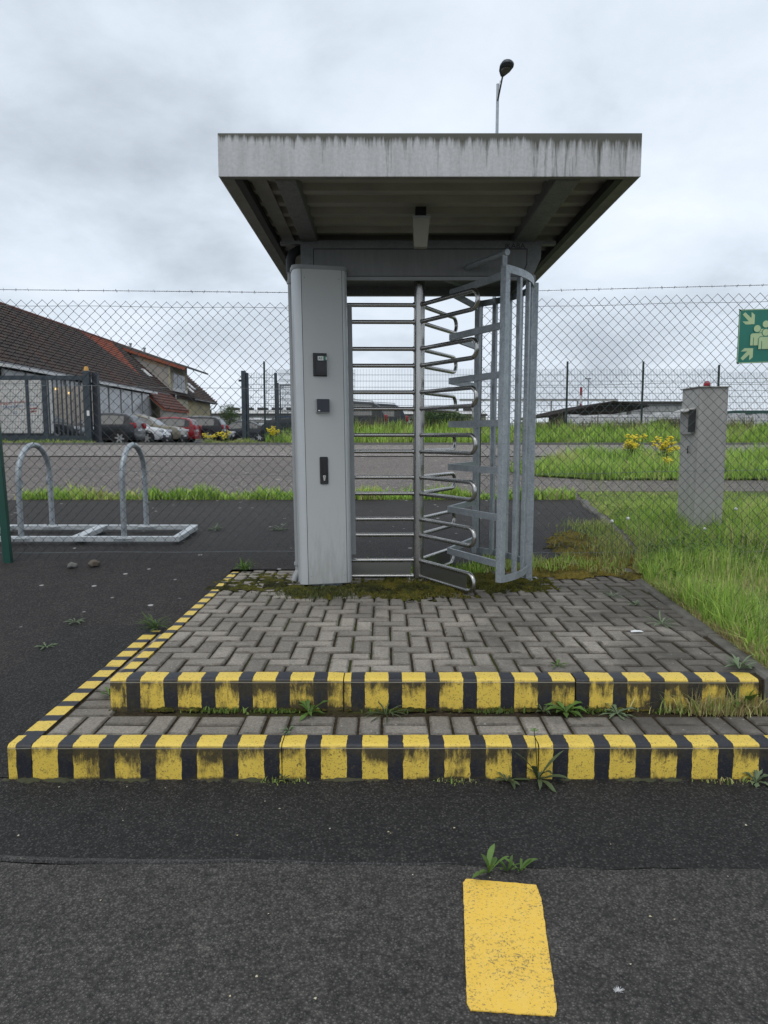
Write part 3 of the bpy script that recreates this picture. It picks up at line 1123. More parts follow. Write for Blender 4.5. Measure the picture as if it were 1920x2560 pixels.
# --- yellow road marking
t = NT('road_marking_paint')
co = t.coord('World')
n1 = t.noise(co, 135.0, 5.0, 0.75)
n2 = t.noise(co, 5.0, 3.0)
n3 = t.noise(co, 38.0, 3.0, 0.6)
c = t.mix((n2, 0), (0.82, 0.53, 0.075), (0.72, 0.45, 0.06))
c = t.mix((t.ramp(n3, 0, [(0.45, 0.0), (0.8, 0.35)]), 0), (c, 2), (0.80, 0.58, 0.18))
bigm = t.math('MULTIPLY_ADD', (n2, 0), 0.22, (n1, 0))
w = t.ramp(bigm, 0, [(0.665, 0.0), (0.71, 0.75)])
c2 = t.mix((w, 0), (c, 2), (0.10, 0.085, 0.06))
t.set(Base_Color=(c2, 2), Roughness=0.62)
t.bump(n1, 0, 0.4, 0.004)
MT['yellow_paint'] = t.m
cs = [(0.251, 2.116), (0.486, 2.083), (0.423, 1.579), (0.203, 1.598)]
poly = []
for i in range(4):
    a, b = Vector((*cs[i], 0)), Vector((*cs[(i + 1) % 4], 0))
    n = Vector((-(b - a).y, (b - a).x, 0)).normalized()
    for k in range(1, 24):
        p = a.lerp(b, k / 24)
        d = 0.0022 * mnoise.noise(p * 40) + 0.0015 * mnoise.noise(p * 90)
        if i == 1: d += 0.0035 * max(0, mnoise.noise(p * 22) - 0.05) * 3
        poly.append((p.x + n.x * -d, p.y + n.y * -d))
mb = MB()
mb.prism(poly, lambda u, v, tt: (u, v, tt), 0.008, 0.0112)
tag(mb.build('road_marking', MT['yellow_paint']), 'short yellow painted road marking on the near tarmac', 'road marking')

# ================================================================ turnstile
CX, CY = 0.264, 5.426            # rotor axis
ts = empty('turnstile', (CX, CY, UZ), 'full height steel turnstile with grey control pillar and stainless rotor arms', 'turnstile')


def tp(mb, name, mat, smooth=None, parent=None):
    o = mb.build(name, mat, smooth=smooth)
    p = parent or ts
    o.parent = p
    o.matrix_parent_inverse = Matrix.Translation(-Vector((CX, CY, UZ)))
    return o


def sub(mb, name, mat, parent, smooth=None):
    o = mb.build(name, mat, smooth=smooth)
    o.parent = parent
    return o


# --- control pillar: rounded section, turned slightly to the left
PYAW = R(13)
PW, PD = 0.386, 0.205
PC = Vector((-0.416, 5.12, 0))     # middle of front face
Rz = Matrix.Rotation(PYAW, 4, 'Z')


def pil(u, v, z):
    """u along the face, v into the pillar"""
    return PC + Rz @ Vector((u, v, 0)) + Vector((-(z - UZ) * 0.0125, 0, z))


def rounded_rect(w, d, rr, n=7):
    pts = []
    for cx_, cy_, a0 in ((w / 2 - rr, rr, -90), (w / 2 - rr, d - rr, 0), (-w / 2 + rr, d - rr, 90), (-w / 2 + rr, rr, 180)):
        for k in range(n):
            a = R(a0 + 90 * k / (n - 1))
            pts.append((cx_ + rr * math.cos(a), cy_ + rr * math.sin(a)))
    return pts


ZB, ZT = UZ + 0.032, 2.562
mb = MB()
mb.prism(rounded_rect(PW, PD, 0.052), lambda u, v, z: pil(u, v, z), ZB, ZT)
body = tp(mb, 'pillar_body', MT['pillar_edge'], 40)
mb = MB()
mb.prism([(-0.135, -0.0025), (0.148, -0.0025), (0.148, 0.01), (-0.135, 0.01)], pil, ZB + 0.003, ZT - 0.004)
tp(mb, 'front_panel', MT['pillar'])
mb = MB()
for u0, u1 in ((-0.1385, -0.135), (0.148, 0.1515)):
    mb.prism([(u0, -0.0008), (u1, -0.0008), (u1, 0.01), (u0, 0.01)], pil, ZB + 0.002, ZT - 0.002)
tp(mb, 'panel_joint', MT['black2'])
mb = MB()
mb.prism([(u * 1.025, (v - PD / 2) * 1.04 + PD / 2) for u, v in rounded_rect(PW, PD, 0.052)], pil, ZT, ZT + 0.028)
tp(mb, 'pillar_cap', MT['cap'], 40)
mb = MB()
mb.prism([(-0.12, 0.05), (0.12, 0.05), (0.12, 0.17), (-0.12, 0.17)], pil, UZ - 0.01, ZB)
tp(mb, 'pillar_foot', MT['galv'])
mb = MB()
mb.prism([(PW / 2 - 0.05, PD - 0.01), (PW / 2 + 0.060, PD - 0.02), (PW / 2 + 0.060, PD + 0.13), (PW / 2 - 0.05, PD + 0.10)], pil, UZ + 0.21, 2.36)
tp(mb, 'rear_profile', MT['cap'])


def pz(py, y=5.13):
    return atY(800, py, y).z


def pu(px, py):
    """pixel -> coordinate along the pillar face"""
    a = ray(px, py)
    d = Vector(a)
    o = Vector((0, 0, EYE))
    nrm = Rz @ Vector((0, -1, 0))
    k = (PC + Vector((0, 0, 1)) - o).dot(nrm) / d.dot(nrm)
    q = o + d * k - PC
    return q.dot(Rz @ Vector((1, 0, 0))), q.z


for su in (-0.115, 0.128):
    for sz in (ZB + 0.06, ZT - 0.06, 1.05, 1.80):
        mb = MB(); mb.lathe([(0.0045, 0), (0.0045, 0.002)], (0, 0, 0), 10, 'y'); mb.v = [tuple(pil(su + v[0], -0.0045 + v[1], sz + v[2])) for v in mb.v]
        if sz in (ZB + 0.06, ZT - 0.06): tp(mb, 'panel_screw', MT['cap'])
# card reader
def face_box(u0, z0, u1, z1, t0, t1, name, mat, parent=None, ch=0.0, smooth=None):
    mb = MB()
    V = []
    for (uu0, zz0, uu1, zz1, vv) in ((u0, z0, u1, z1, t0), (u0 + ch, z0 + ch * 1.2, u1 - ch, z1 - ch * 0.6, t1)):
        V += [pil(uu0, vv, zz0), pil(uu1, vv, zz0), pil(uu1, vv, zz1), pil(uu0, vv, zz1)]
    mb.add(V, [(0, 1, 2, 3), (4, 5, 6, 7), (0, 1, 5, 4), (1, 2, 6, 5), (2, 3, 7, 6), (3, 0, 4, 7)])
    return tp(mb, name, mat, smooth, parent)


u0, z1 = pu(789, 882)
u1, z0 = pu(824.5, 942)
reader = face_box(u0, z0, u1, z1, 0, -0.030, 'card_reader', MT['black2'], ch=0.008)
w_ = u1 - u0
h_ = z1 - z0
lab = MB()


def face_quad(mb, u0, z0, u1, z1, v0, v1):
    mb.prism([(u0, z0), (u1, z0), (u1, z1), (u0, z1)], lambda u, z, v: pil(u, v, z), v0, v1)


def adopt(o, parent):
    o.parent = parent
    return o


mb = MB(); face_quad(mb, u0 + 0.031, z1 - h_ * 0.33, u0 + 0.071, z1 - h_ * 0.15, -0.0315, -0.030)
adopt(mb.build('sticker', MT['white']), reader)
mb = MB(); face_quad(mb, u0 + 0.071, z1 - h_ * 0.33, u1 - 0.004, z1 - h_ * 0.15, -0.0317, -0.030)
adopt(mb.build('sticker', MT['green_label']), reader)
mb = MB(); face_quad(mb, u0 + 0.088, z1 - h_ * 0.30, u0 + 0.096, z1 - h_ * 0.18, -0.0325, -0.0317)
adopt(mb.build('sticker_mark', MT['white']), reader)
mb = MB(); face_quad(mb, u0 + 0.018, z0 + h_ * 0.16, u1 - 0.01, z1 - h_ * 0.40, -0.033, -0.029)
adopt(mb.build('reader_window', MT['black']), reader)
mb = MB(); mb.lathe([(0.0035, 0), (0.0035, 0.004)], (0, 0, 0), 10, 'y'); mb.v = [tuple(pil((u0 + u1) / 2 + 0.004 + v[0], -0.034 + v[1], z1 - 0.013 + v[2])) for v in mb.v]
adopt(mb.build('reader_screw', MT['black']), reader)
me = text_mesh('AS', 0.024)
me.transform(Matrix.Translation(pil(u0 + 0.036, -0.0319, z1 - h_ * 0.29)) @ Rz @ Matrix.Rotation(math.pi / 2, 4, 'X'))
adopt(link('lettering', me, MT['trim']), reader)
# intercom
u0, z1 = pu(794.5, 998)
u1, z0 = pu(830, 1032.5)
inter = face_box(u0, z0, u1, z1, 0, -0.034, 'intercom', MT['cap'], ch=0.002)
mb = MB(); face_quad(mb, u0 + 0.006, z0 + 0.006, u1 - 0.007, z1 - 0.004, -0.036, -0.033)
adopt(mb.build('speaker_grille', MT['blue_black']), inter)
for k in range(6):
    zz = z0 + 0.014 + k * 0.0145
    mb = MB(); face_quad(mb, u0 + 0.008, zz, u1 - 0.009, zz + 0.0105, -0.039, -0.036)
    adopt(mb.build('grille_slat', MT['blue_black']), inter)
mb = MB(); face_quad(mb, u0 + 0.014, z0 + 0.012, u0 + 0.026, z0 + 0.019, -0.040, -0.039)
adopt(mb.build('badge', MT['chrome']), inter)
# lever handle lock
u0, z1 = pu(803, 1142)
u1, z0 = pu(824, 1210)
lock = MB()
um, hw = (u0 + u1) / 2, (u1 - u0) / 2
poly = []
for cx_, cz_, a0 in ((um + hw - 0.008, z0 + 0.008, -90), (um + hw - 0.008, z1 - 0.008, 0), (um - hw + 0.008, z1 - 0.008, 90), (um - hw + 0.008, z0 + 0.008, 180)):
    for k in range(4):
        a = R(a0 + 30 * k)
        poly.append((cx_ + 0.008 * math.cos(a), cz_ + 0.008 * math.sin(a)))
lock.prism(poly, lambda u, z, v: pil(u, v, z), 0.0, -0.012)
lock = tp(lock, 'lock_plate', MT['black2'], 30)
mb = MB()
poly = [(um + 0.013 * math.cos(R(a)), z1 - 0.035 + 0.013 * math.sin(R(a))) for a in range(0, 181, 20)] + [(um - 0.013, z0 + 0.075), (um + 0.013, z0 + 0.075)]
mb.prism(poly, lambda u, z, v: pil(u, v, z), -0.012, -0.022)
adopt(mb.build('lever', MT['black'], smooth=30), lock)
mb = MB()
poly = [(um + 0.0105 * math.cos(R(a)), z0 + 0.056 + 0.0105 * math.sin(R(a))) for a in range(-40, 221, 20)] + [(um - 0.006, z0 + 0.026), (um + 0.006, z0 + 0.026)]
mb.prism(poly, lambda u, z, v: pil(u, v, z), -0.010, -0.020)
adopt(mb.build('lock_cylinder', MT['chrome'], smooth=30), lock)
mb = MB(); face_quad(mb, um - 0.0015, z0 + 0.052, um + 0.0015, z0 + 0.062, -0.0205, -0.020)
adopt(mb.build('keyhole', MT['black']), lock)

# --- header housing over the rotor
HZ0, HZ1 = 2.519, 2.772
HX0, HX1 = -0.597, 1.123
HY0, HY1 = 5.25, 5.89
mb = MB()
poly = [(HX0, HZ0 + 0.004), (HX1 - 0.065, HZ0 + 0.004), (HX1, 2.67), (HX1, HZ1), (HX0, HZ1)]
for (ya, yb) in ((HY0, HY0 + 0.05), (HY1 - 0.05, HY1)):
    mb.prism(poly, lambda u, z, y: (u, y, z), ya, yb)
mb.b2((HX0, HY0 + 0.05, HZ1 - 0.05), (HX1, HY1 - 0.05, HZ1 - 0.002))
mb.b2((HX0 + 0.001, HY0 + 0.05, HZ0 + 0.006), (HX0 + 0.05, HY1 - 0.05, HZ1 - 0.05))
mb.b2((HX1 - 0.115, HY0 + 0.05, HZ0 + 0.006), (HX1 - 0.067, HY1 - 0.05, HZ1 - 0.05))
mb.b2((HX0 + 0.05, HY0 + 0.05, HZ0 + 0.07), (HX1 - 0.115, HY1 - 0.05, HZ1 - 0.05))
header = tp(mb, 'header_housing', MT['header'])
mb = MB()
pl = [(-0.50, 2.545), (0.985, 2.545), (1.018, 2.63), (1.018, 2.728), (-0.50, 2.728)]
mb.prism(pl, lambda u, z, y: (u, y, z), HY0 - 0.010, HY0 - 0.001)
adopt(mb.build('cover_door', MT['header_door']), header)
mb = MB()
mb.prism([(-0.507, 2.541), (0.99, 2.541), (1.026, 2.628), (1.026, 2.737), (-0.507, 2.737)], lambda u, z, y: (u, y, z), HY0 - 0.0015, HY0 + 0.001)
adopt(mb.build('door_gap', MT['black']), header)
mb = MB()
mb.b2((HX0 + 0.05, HY0 - 0.012, HZ0 - 0.004), (HX1 - 0.08, HY0 + 0.012, HZ0 + 0.004))
mb.b2((HX0 + 0.05, HY0 - 0.012, HZ0 + 0.004), (HX1 - 0.08, HY0 - 0.006, HZ0 + 0.020))
adopt(mb.build('drip_flange', MT['cap']), header)
me = text_mesh('KABA', 0.048)
me.transform(Matrix.Translation((0.872, HY0 - 0.002, HZ1 - 0.033)) @ Matrix.Rotation(math.pi / 2, 4, 'X') @ Matrix.Scale(1.12, 4, (1, 0, 0)))
adopt(link('lettering', me, MT['black']), header)
mb = MB()
mb.b2((0.866, HY0 - 0.0012, HZ1 - 0.036), (0.870, HY0 + 0.001, HZ1 - 0.002))
adopt(mb.build('lettering', MT['black']), header)

# --- rotor
mb = MB()
mb.lathe([(0.0415, UZ + 0.012), (0.0415, 2.60)], (CX, CY, 0), 32)
tp(mb, 'rotor_column', MT['steel'], 40)
mb = MB()
mb.lathe([(0.075, UZ - 0.004), (0.075, UZ + 0.006), (0.05, UZ + 0.012)], (CX, CY, 0), 24)
tp(mb, 'rotor_base', MT['galv'], 40)
RB = 0.0155
ROT_R = 0.695
for wing, ang in enumerate((180 + 1.0, -59, 61)):
    d = Vector((math.cos(R(ang)), math.sin(R(ang)), 0))
    for k in range(7):
        z0 = 0.325 + k * 0.3208
        z1 = z0 + 0.1235
        rr = (z1 - z0) / 2
        a = Vector((CX, CY, 0))
        pts = [a + d * 0.03 + Vector((0, 0, z0)), a + d * (ROT_R - rr) + Vector((0, 0, z0))]
        for q in range(1, 10):
            t_ = math.pi * q / 10
            pts.append(a + d * (ROT_R - rr + math.sin(t_) * rr) + Vector((0, 0, z0 + rr - math.cos(t_) * rr)))
        pts += [a + d * (ROT_R - rr) + Vector((0, 0, z1)), a + d * 0.03 + Vector((0, 0, z1))]
        mb = MB()
        mb.tube(pts, RB, 12)
        for z in (z0, z1):
            mb.tube([a + d * 0.036 + Vector((0, 0, z)), a + d * 0.048 + Vector((0, 0, z))], 0.0205, 12)
        loop = tp(mb, 'rotor_arm', MT['steel'], 50)
        if k == 0:
            mb = MB()
            nn = Vector((-d.y, d.x, 0))
            mb.prism([(0.055, z0 + 0.012), (ROT_R - 0.085, z0 + 0.012), (ROT_R - 0.085, z1 - 0.012), (0.055, z1 - 0.012)], lambda u, z, t_: a + d * u + nn * t_ + Vector((0, 0, z)), -0.002, 0.002)
            adopt(mb.build('kick_plate', MT['plate']), loop)

# --- galvanised guard cage
CR = 0.832
A0, A1 = -48.5, 50
CZ0, CZ1 = 0.400, 2.522


def arc(a, r_=CR):
    return Vector((CX + r_ * math.cos(R(a)), CY + r_ * math.sin(R(a)), 0))


def flat_arc(mb, z, h, r0, r1, a0, a1, n=20):
    for i in range(n + 1):
        a = a0 + (a1 - a0) * i / n
        for rr_, zz in ((r0, z), (r1, z), (r1, z + h), (r0, z + h)):
            p = arc(a, rr_)
            mb.v.append((p.x, p.y, zz))
    o = len(mb.v) - 4 * (n + 1)
    for i in range(n):
        for k in range(4):
            mb.f.append((o + i * 4 + k, o + i * 4 + (k + 1) % 4, o + i * 4 + 4 + (k + 1) % 4, o + i * 4 + 4 + k))
    mb.f.append((o, o + 1, o + 2, o + 3))
    mb.f.append(tuple(o + 4 * n + k for k in range(4))[::-1])


for z in (CZ0, CZ1 - 0.05):
    mb = MB()
    flat_arc(mb, z, 0.05, CR - 0.006, CR + 0.002, A0, A1)
    tp(mb, 'cage_rim', MT['galv'], 30)


def rbar(p, ang, w, d_, z0, z1, name, mat):
    M = Matrix.Rotation(R(ang), 4, 'Z')
    mb = MB()
    mb.cbox((p.x, p.y, (z0 + z1) / 2), (d_, w, z1 - z0), 0.004, M)
    return tp(mb, name, mat)


F_, B_ = arc(A0, CR - 0.022), arc(A1, CR - 0.022)
rbar(F_, A0, 0.048, 0.048, CZ0, CZ1, 'cage_post', MT['galv'])
rbar(B_, A1, 0.045, 0.045, CZ0, CZ1, 'cage_post', MT['galv'])
for i in range(1, 8):
    a = A0 + (A1 - A0) * i / 8
    rbar(arc(a, CR - 0.02), a, 0.034, 0.030, CZ0 + 0.004, CZ1 - 0.004, 'cage_bar', MT['galv'])
# comb rails: front post -> tip near the rotor -> rear post
TIP = Vector((CX + 0.235, CY, 0))
CZS = [CZ0] + [0.405 + 0.3208 * k + 0.085 for k in range(1, 6)] + [CZ1 - 0.05]
combz = [0.500 + 0.3232 * k for k in range(7)]
for z in combz:
    mb = MB()
    for a, b in ((F_, TIP), (TIP, B_)):
        dd = (b - a).normalized()
        nn = Vector((-dd.y, dd.x, 0))
        w = 0.011
        aa = a + dd * (0.02 if a is F_ else -0.004)
        bb = b - dd * (0.02 if b is B_ else -0.004)
        mb.add([aa - nn * w + Vector((0, 0, z)), bb - nn * w + Vector((0, 0, z)), bb + nn * w + Vector((0, 0, z)), aa + nn * w + Vector((0, 0, z)),
                aa - nn * w + Vector((0, 0, z + 0.045)), bb - nn * w + Vector((0, 0, z + 0.045)), bb + nn * w + Vector((0, 0, z + 0.045)), aa + nn * w + Vector((0, 0, z + 0.045))],
               [(0, 1, 2, 3), (4, 5, 6, 7), (0, 1, 5, 4), (1, 2, 6, 5), (2, 3, 7, 6), (3, 0, 4, 7)])
    tp(mb, 'comb_rail', MT['galv'])
# support post on the right and its foot
RPX = CX + CR + 0.022
mb = MB()
mb.cbox((RPX, CY, (UZ + 2.53) / 2), (0.05, 0.075, 2.53 - UZ), 0.004)
tp(mb, 'support_post', MT['galv'])
mb = MB()
mb.b2((RPX - 0.08, CY - 0.07, UZ - 0.004), (RPX + 0.08, CY + 0.07, UZ + 0.008))
tp(mb, 'foot_plate', MT['galv'])
# upper bent tube joining cage and header
zt_ = CZ1 + 0.075
a, b = arc(A0 - 1, CR - 0.02), Vector((RPX - 0.02, CY - 0.03, 0))
c0 = Vector((CX + 0.30, CY - 0.16, 0))
pts = [a + (a - c0).normalized() * 0.03]
for q in range(9):
    u = q / 8
    A_, B2 = c0 + (a - c0).normalized() * 0.11, c0 + (b - c0).normalized() * 0.11
    pts.append(A_ * (1 - u) ** 2 + c0 * 2 * u * (1 - u) + B2 * u * u)
pts.append(b)
mb = MB()
mb.tube([p + Vector((0, 0, zt_)) for p in pts], 0.021, 12)
tp(mb, 'bracing_tube', MT['galv'], 50)
for p in (a, b):
    mb = MB()
    mb.b2((p.x - 0.016, p.y - 0.016, CZ1 - 0.01), (p.x + 0.016, p.y + 0.016, zt_ - 0.015))
    tp(mb, 'tube_stub', MT['galv'])
mb = MB()
e_ = arc(A1, CR - 0.02)
mb.tube([Vector((CX + 0.12, CY + 0.02, zt_)), Vector((e_.x, e_.y, zt_))], 0.021, 12)
tp(mb, 'bracing_tube', MT['galv'], 50)
rbar(Vector((e_.x + 0.03, e_.y + 0.02, 0)), A1, 0.012, 0.02, CZ0, CZ1, 'rubber_seal', MT['rubber'])

# ================================================================ canopy
KX0, KX1, KY0, KY1 = -0.886, 1.374, 3.97, 6.66
KZ0, KZ1 = 2.785, 3.008
can = empty('canopy', (CX, CY, KZ0), 'flat weathered metal canopy with algae streaked front edge over turnstile', 'canopy')


def cp(mb, name, mat, smooth=None):
    o = mb.build(name, mat, smooth=smooth)
    o.parent = can
    o.matrix_parent_inverse = Matrix.Translation(-Vector((CX, CY, KZ0)))
    return o


tk = 0.004
mb = MB(); mb.cbox(((KX0 + KX1) / 2, KY0 + 0.004, (KZ0 + KZ1) / 2), (KX1 - KX0, 0.008, KZ1 - KZ0), 0.003)
cp(mb, 'front_fascia', MT['fascia'])
for x in (KX0 + 0.004, KX1 - 0.004):
    mb = MB(); mb.cbox((x, (KY0 + KY1) / 2 + 0.005, (KZ0 + KZ1) / 2), (0.008, KY1 - KY0 - 0.012, KZ1 - KZ0 - 0.002), 0.003)
    cp(mb, 'side_fascia', MT['fascia'])
mb = MB(); mb.cbox(((KX0 + KX1) / 2, KY1 - 0.004, (KZ0 + KZ1) / 2), (KX1 - KX0 - 0.02, 0.008, KZ1 - KZ0), 0.003)
cp(mb, 'rear_fascia', MT['fascia'])
LW = 0.075
mb = MB()
z = KZ0 + 0.003
mb.prism([(KX0 + 0.008, KY0 + 0.008), (KX1 - 0.008, KY0 + 0.008), (KX1 - LW, KY0 + 0.05), (KX0 + LW, KY0 + 0.05)], lambda u, v, t_: (u, v, t_), z, z + 0.003)
cp(mb, 'front_return', MT['lip'])
for sgn, x in ((1, KX0 + 0.008), (-1, KX1 - 0.008)):
    mb = MB()
    mb.prism([(x, KY0 + 0.010), (x + sgn * (LW - 0.008), KY0 + 0.052), (x + sgn * (LW - 0.008), KY1 - 0.02), (x, KY1 - 0.02)], lambda u, v, t_: (u, v, t_), z, z + 0.003)
    cp(mb, 'side_return', MT['lip'])
    mb = MB()
    mb.b2((x + sgn * (LW - 0.006), KY0 + 0.06, z), (x + sgn * (LW + 0.035), KY1 - 0.03, z + 0.05))
    cp(mb, 'edge_gutter', MT['black2'])
# trapezoidal sheet, ribs across
mb = MB()
yy = KY0 + 0.06
zz = KZ0 + 0.070
prof = []
while yy < KY1 - 0.03:
    prof += [(yy, zz + 0.035), (yy + 0.13, zz + 0.035), (yy + 0.145, zz - 0.002), (yy + 0.205, zz - 0.002), (yy + 0.22, zz + 0.035)]
    yy += 0.22
for y_, z_ in prof:
    mb.v += [(KX0 + 0.01, y_, z_), (KX1 - 0.01, y_, z_)]
for i in range(len(prof) - 1):
    mb.f.append((i * 2, i * 2 + 1, i * 2 + 3, i * 2 + 2))
o = cp(mb, 'soffit_sheet', MT['soffit'])
mb = MB(); mb.b2((KX0 + 0.01, KY0 + 0.01, KZ1 - 0.02), (KX1 - 0.01, KY1 - 0.01, KZ1 - 0.012))
cp(mb, 'roof_deck', MT['cap'])
# carrying beams front to back
for px0, px1 in ((690, 742), (1384, 1446)):
    a, b = atY(px0, 462, KY0 + 0.12), atY(px1, 462, KY0 + 0.12)
    mb = MB(); mb.cbox(((a.x + b.x) / 2, (KY0 + KY1) / 2 + 0.01, KZ0 + 0.055), (b.x - a.x, KY1 - KY0 - 0.12, 0.10), 0.006)
    cp(mb, 'carrying_beam', MT['beam'])
mb = MB(); mb.b2((KX0 + 0.14, 5.27, KZ0 - 0.012), (KX1 - 0.14, 5.33, KZ0 + 0.012))
cp(mb, 'cross_rail', MT['beam'])
# left flat infill panel
mb = MB(); mb.b2((KX0 + LW + 0.06, KY0 + 0.07, KZ0 + 0.055), (KX0 + LW + 0.15, KY1 - 0.05, KZ0 + 0.06))
cp(mb, 'infill_panel', MT['lip'])
# downpipe behind the pillar
dx, dy = -0.648, 5.30
mb = MB(); mb.tube([(dx - 0.028, dy, 2.60), (dx, dy, UZ + 0.11)], 0.024, 14)
dp = cp(mb, 'downpipe', MT['cap'], 50)
mb = MB(); mb.tube([(dx + 0.06, dy + 0.12, KZ0 + 0.06), (dx + 0.05, dy + 0.06, KZ0 - 0.02), (dx - 0.015, dy + 0.01, KZ0 - 0.07), (dx - 0.028, dy, KZ0 - 0.12), (dx - 0.028, dy, 2.58)], 0.034, 14)
cp(mb, 'downpipe_elbow', MT['black2'], 50)
for z_ in (2.575, 2.50, UZ + 0.14):
    mb = MB(); mb.lathe([(0.031, z_), (0.031, z_ + 0.022)], (dx - 0.028 * (z_ - UZ) / 2.3, dy, 0), 16)
    cp(mb, 'pipe_collar', MT['cap'], 40)
mb = MB(); mb.tube([(dx, dy, UZ + 0.115), (dx - 0.002, dy, UZ + 0.085), (dx - 0.022, dy - 0.02, UZ + 0.05), (dx - 0.03, dy - 0.03, UZ + 0.02)], [0.02, 0.027, 0.025, 0.022], 12)
cp(mb, 'pipe_outlet', MT['cap'], 50)

# lamp hanging under the canopy
LY = 4.72
l0, l1 = atY(1033, 555, LY), atY(1070, 618, LY)
lamp = empty('canopy_lamp', ((l0.x + l1.x) / 2, LY, KZ0 + 0.12), 'small beige box lamp hanging under the middle of the canopy', 'lamp')


def lp(mb, name, mat, par=lamp, org=None, smooth=None):
    o = mb.build(name, mat, smooth=smooth)
    o.parent = par
    o.matrix_parent_inverse = Matrix.Translation(-par.location)
    return o


xm = (l0.x + l1.x) / 2
mb = MB(); mb.b2((xm - 0.034, LY - 0.02, KZ0 - 0.02), (xm + 0.034, LY + 0.06, KZ0 + 0.072))
lp(mb, 'mount', MT['black2'])
mb = MB()
za, zb_ = atY(1050, 557, LY).z, atY(1050, 619, LY).z
wt_, wb_ = 0.053, 0.041
mb.add([(xm - wt_, LY - 0.10, za), (xm + wt_, LY - 0.10, za), (xm + wt_, LY + 0.04, za), (xm - wt_, LY + 0.04, za),
        (xm - wb_, LY - 0.02, zb_), (xm + wb_, LY - 0.02, zb_), (xm + wb_, LY + 0.03, zb_), (xm - wb_, LY + 0.03, zb_)],
       [(3, 2, 1, 0), (4, 5, 6, 7), (0, 1, 5, 4), (1, 2, 6, 5), (2, 3, 7, 6), (3, 0, 4, 7)])
lp(mb, 'housing', MT['lampbox'])
mb = MB(); mb.b2((xm - wt_ - 0.003, LY - 0.105, za), (xm + wt_ + 0.003, LY + 0.043, za + 0.014))
lp(mb, 'housing_rim', MT['cap'])

# ================================================================ helper: parent parts to an Empty without moving them
def part(mb, name, mat, par, smooth=None):
    o = mb.build(name, mat, smooth=smooth)
    o.parent = par
    if par.type == 'EMPTY':
        o.matrix_parent_inverse = (Matrix.Translation(par.location) @ Matrix.Rotation(par.rotation_euler.z, 4, 'Z')).inverted()
    return o


# ================================================================ chain link fences
FY = 6.10
PITCH = 0.0868


def chain_link(name, label, xa, xb, top, bot, wires, barb, seed):
    """top/bot/wires/barb: functions of x -> z"""
    th = empty(name, ((xa + xb) / 2, FY, hgt((xa + xb) / 2, FY)), label, 'fence')
    mb = MB()
    hw = PITCH / 2
    n = int((xb - xa) / hw)
    nrow = 50
    rw = 0.0030
    rg = random.Random(seed)
    ph = [rg.uniform(0, 6) for _ in range(4)]
    for i in range(n):
        x0 = xa + i * hw
        pts = []
        for k in range(nrow + 1):
            t_ = k / nrow
            odd = k % 2 if i % 2 == 0 else (k + 1) % 2
            x = x0 + (hw + 0.0022 if odd else -0.0022)
            x += 0.004 * math.sin(t_ * 5 + ph[0] + i * 0.13) + 0.0025 * math.sin(t_ * 17 + ph[1] + i * 0.4)
            z = top(x) + (bot(x) - top(x)) * t_ + 0.003 * math.sin(i * 0.7 + t_ * 9 + ph[2])
            y = FY + 0.0022 * (1 if odd else -1) + 0.02 * math.sin(t_ * 3 + i * 0.05 + ph[3]) * t_
            pts.append(Vector((x, y, z)))
        base = len(mb.v)
        for k, p in enumerate(pts):
            for a in (0, 1, 2):
                an = a * 2.0944 + 0.5
                mb.v.append((p.x + rw * math.cos(an), p.y + rw * math.sin(an), p.z))
        for k in range(nrow):
            for a in range(3):
                mb.f.append((base + k * 3 + a, base + k * 3 + (a + 1) % 3, base + k * 3 + 3 + (a + 1) % 3, base + k * 3 + 3 + a))
    # knuckled tips along the top
    me = bpy.data.meshes.new('wire_mesh')
    me.from_pydata(mb.v, [], mb.f)
    o = link('wire_mesh', me, MT['wire'])
    o.parent = th
    o.matrix_parent_inverse = Matrix.Translation(-th.location)
    for w in wires:
        m2 = MB()
        m2.tube([(x, FY - 0.006, w(x) + 0.003 * math.sin(x * 5 + seed)) for x in lin(xa, xb, 20)], 0.0020, 5)
        part(m2, 'tension_wire', MT['tension'], th)
    m2 = MB()
    for ph_ in (0, math.pi):
        m2.tube([(x, FY + 0.002 * math.cos(x * 160 + ph_), barb(x) + 0.002 * math.sin(x * 160 + ph_)) for x in lin(xa, xb, int((xb - xa) * 70))], 0.0016, 4)
    x = xa + 0.05
    while x < xb:
        z = barb(x)
        for q in range(2):
            a = rg.uniform(0, 6.28)
            dv = Vector((rg.uniform(-0.5, 0.5), math.cos(a), math.sin(a))).normalized() * 0.014
            m2.tube([Vector((x + q * 0.005, FY, z)) - dv, Vector((x + q * 0.005, FY, z)) + dv], 0.0013, 4)
        x += 0.105
    part(m2, 'barbed_wire', MT['barb'], th)
    return th


L2 = lambda xa, za, xb, zb: (lambda x: za + (zb - za) * (x - xa) / (xb - xa))
fl = chain_link('chain_link_fence', 'dark green chain link fence with barbed wire on the left of the turnstile', -4.6, -0.60,
                L2(-2.9, 2.538, -0.9, 2.512), L2(-2.9, 0.327, -0.9, 0.335),
                [L2(-2.9, 2.487, -0.9, 2.470), L2(-2.9, 1.831, -0.9, 1.798), L2(-2.9, 1.127, -0.9, 1.065), L2(-2.9, 0.397, -0.9, 0.407)],
                L2(-2.9, 2.617, -0.9, 2.597), 1)
fr_ = chain_link('chain_link_fence', 'dark green chain link fence with barbed wire on the right, carrying the green sign', 0.80, 4.6,
                 L2(1.27, 2.545, 3.14, 2.594), L2(1.27, 0.348, 3.14, 0.36),
                 [L2(1.27, 2.48, 3.14, 2.522), L2(1.27, 1.828, 3.18, 1.858), L2(1.3, 1.075, 3.22, 1.116), L2(1.3, 0.393, 3.27, 0.41)],
                 L2(1.27, 2.61, 3.14, 2.656), 2)
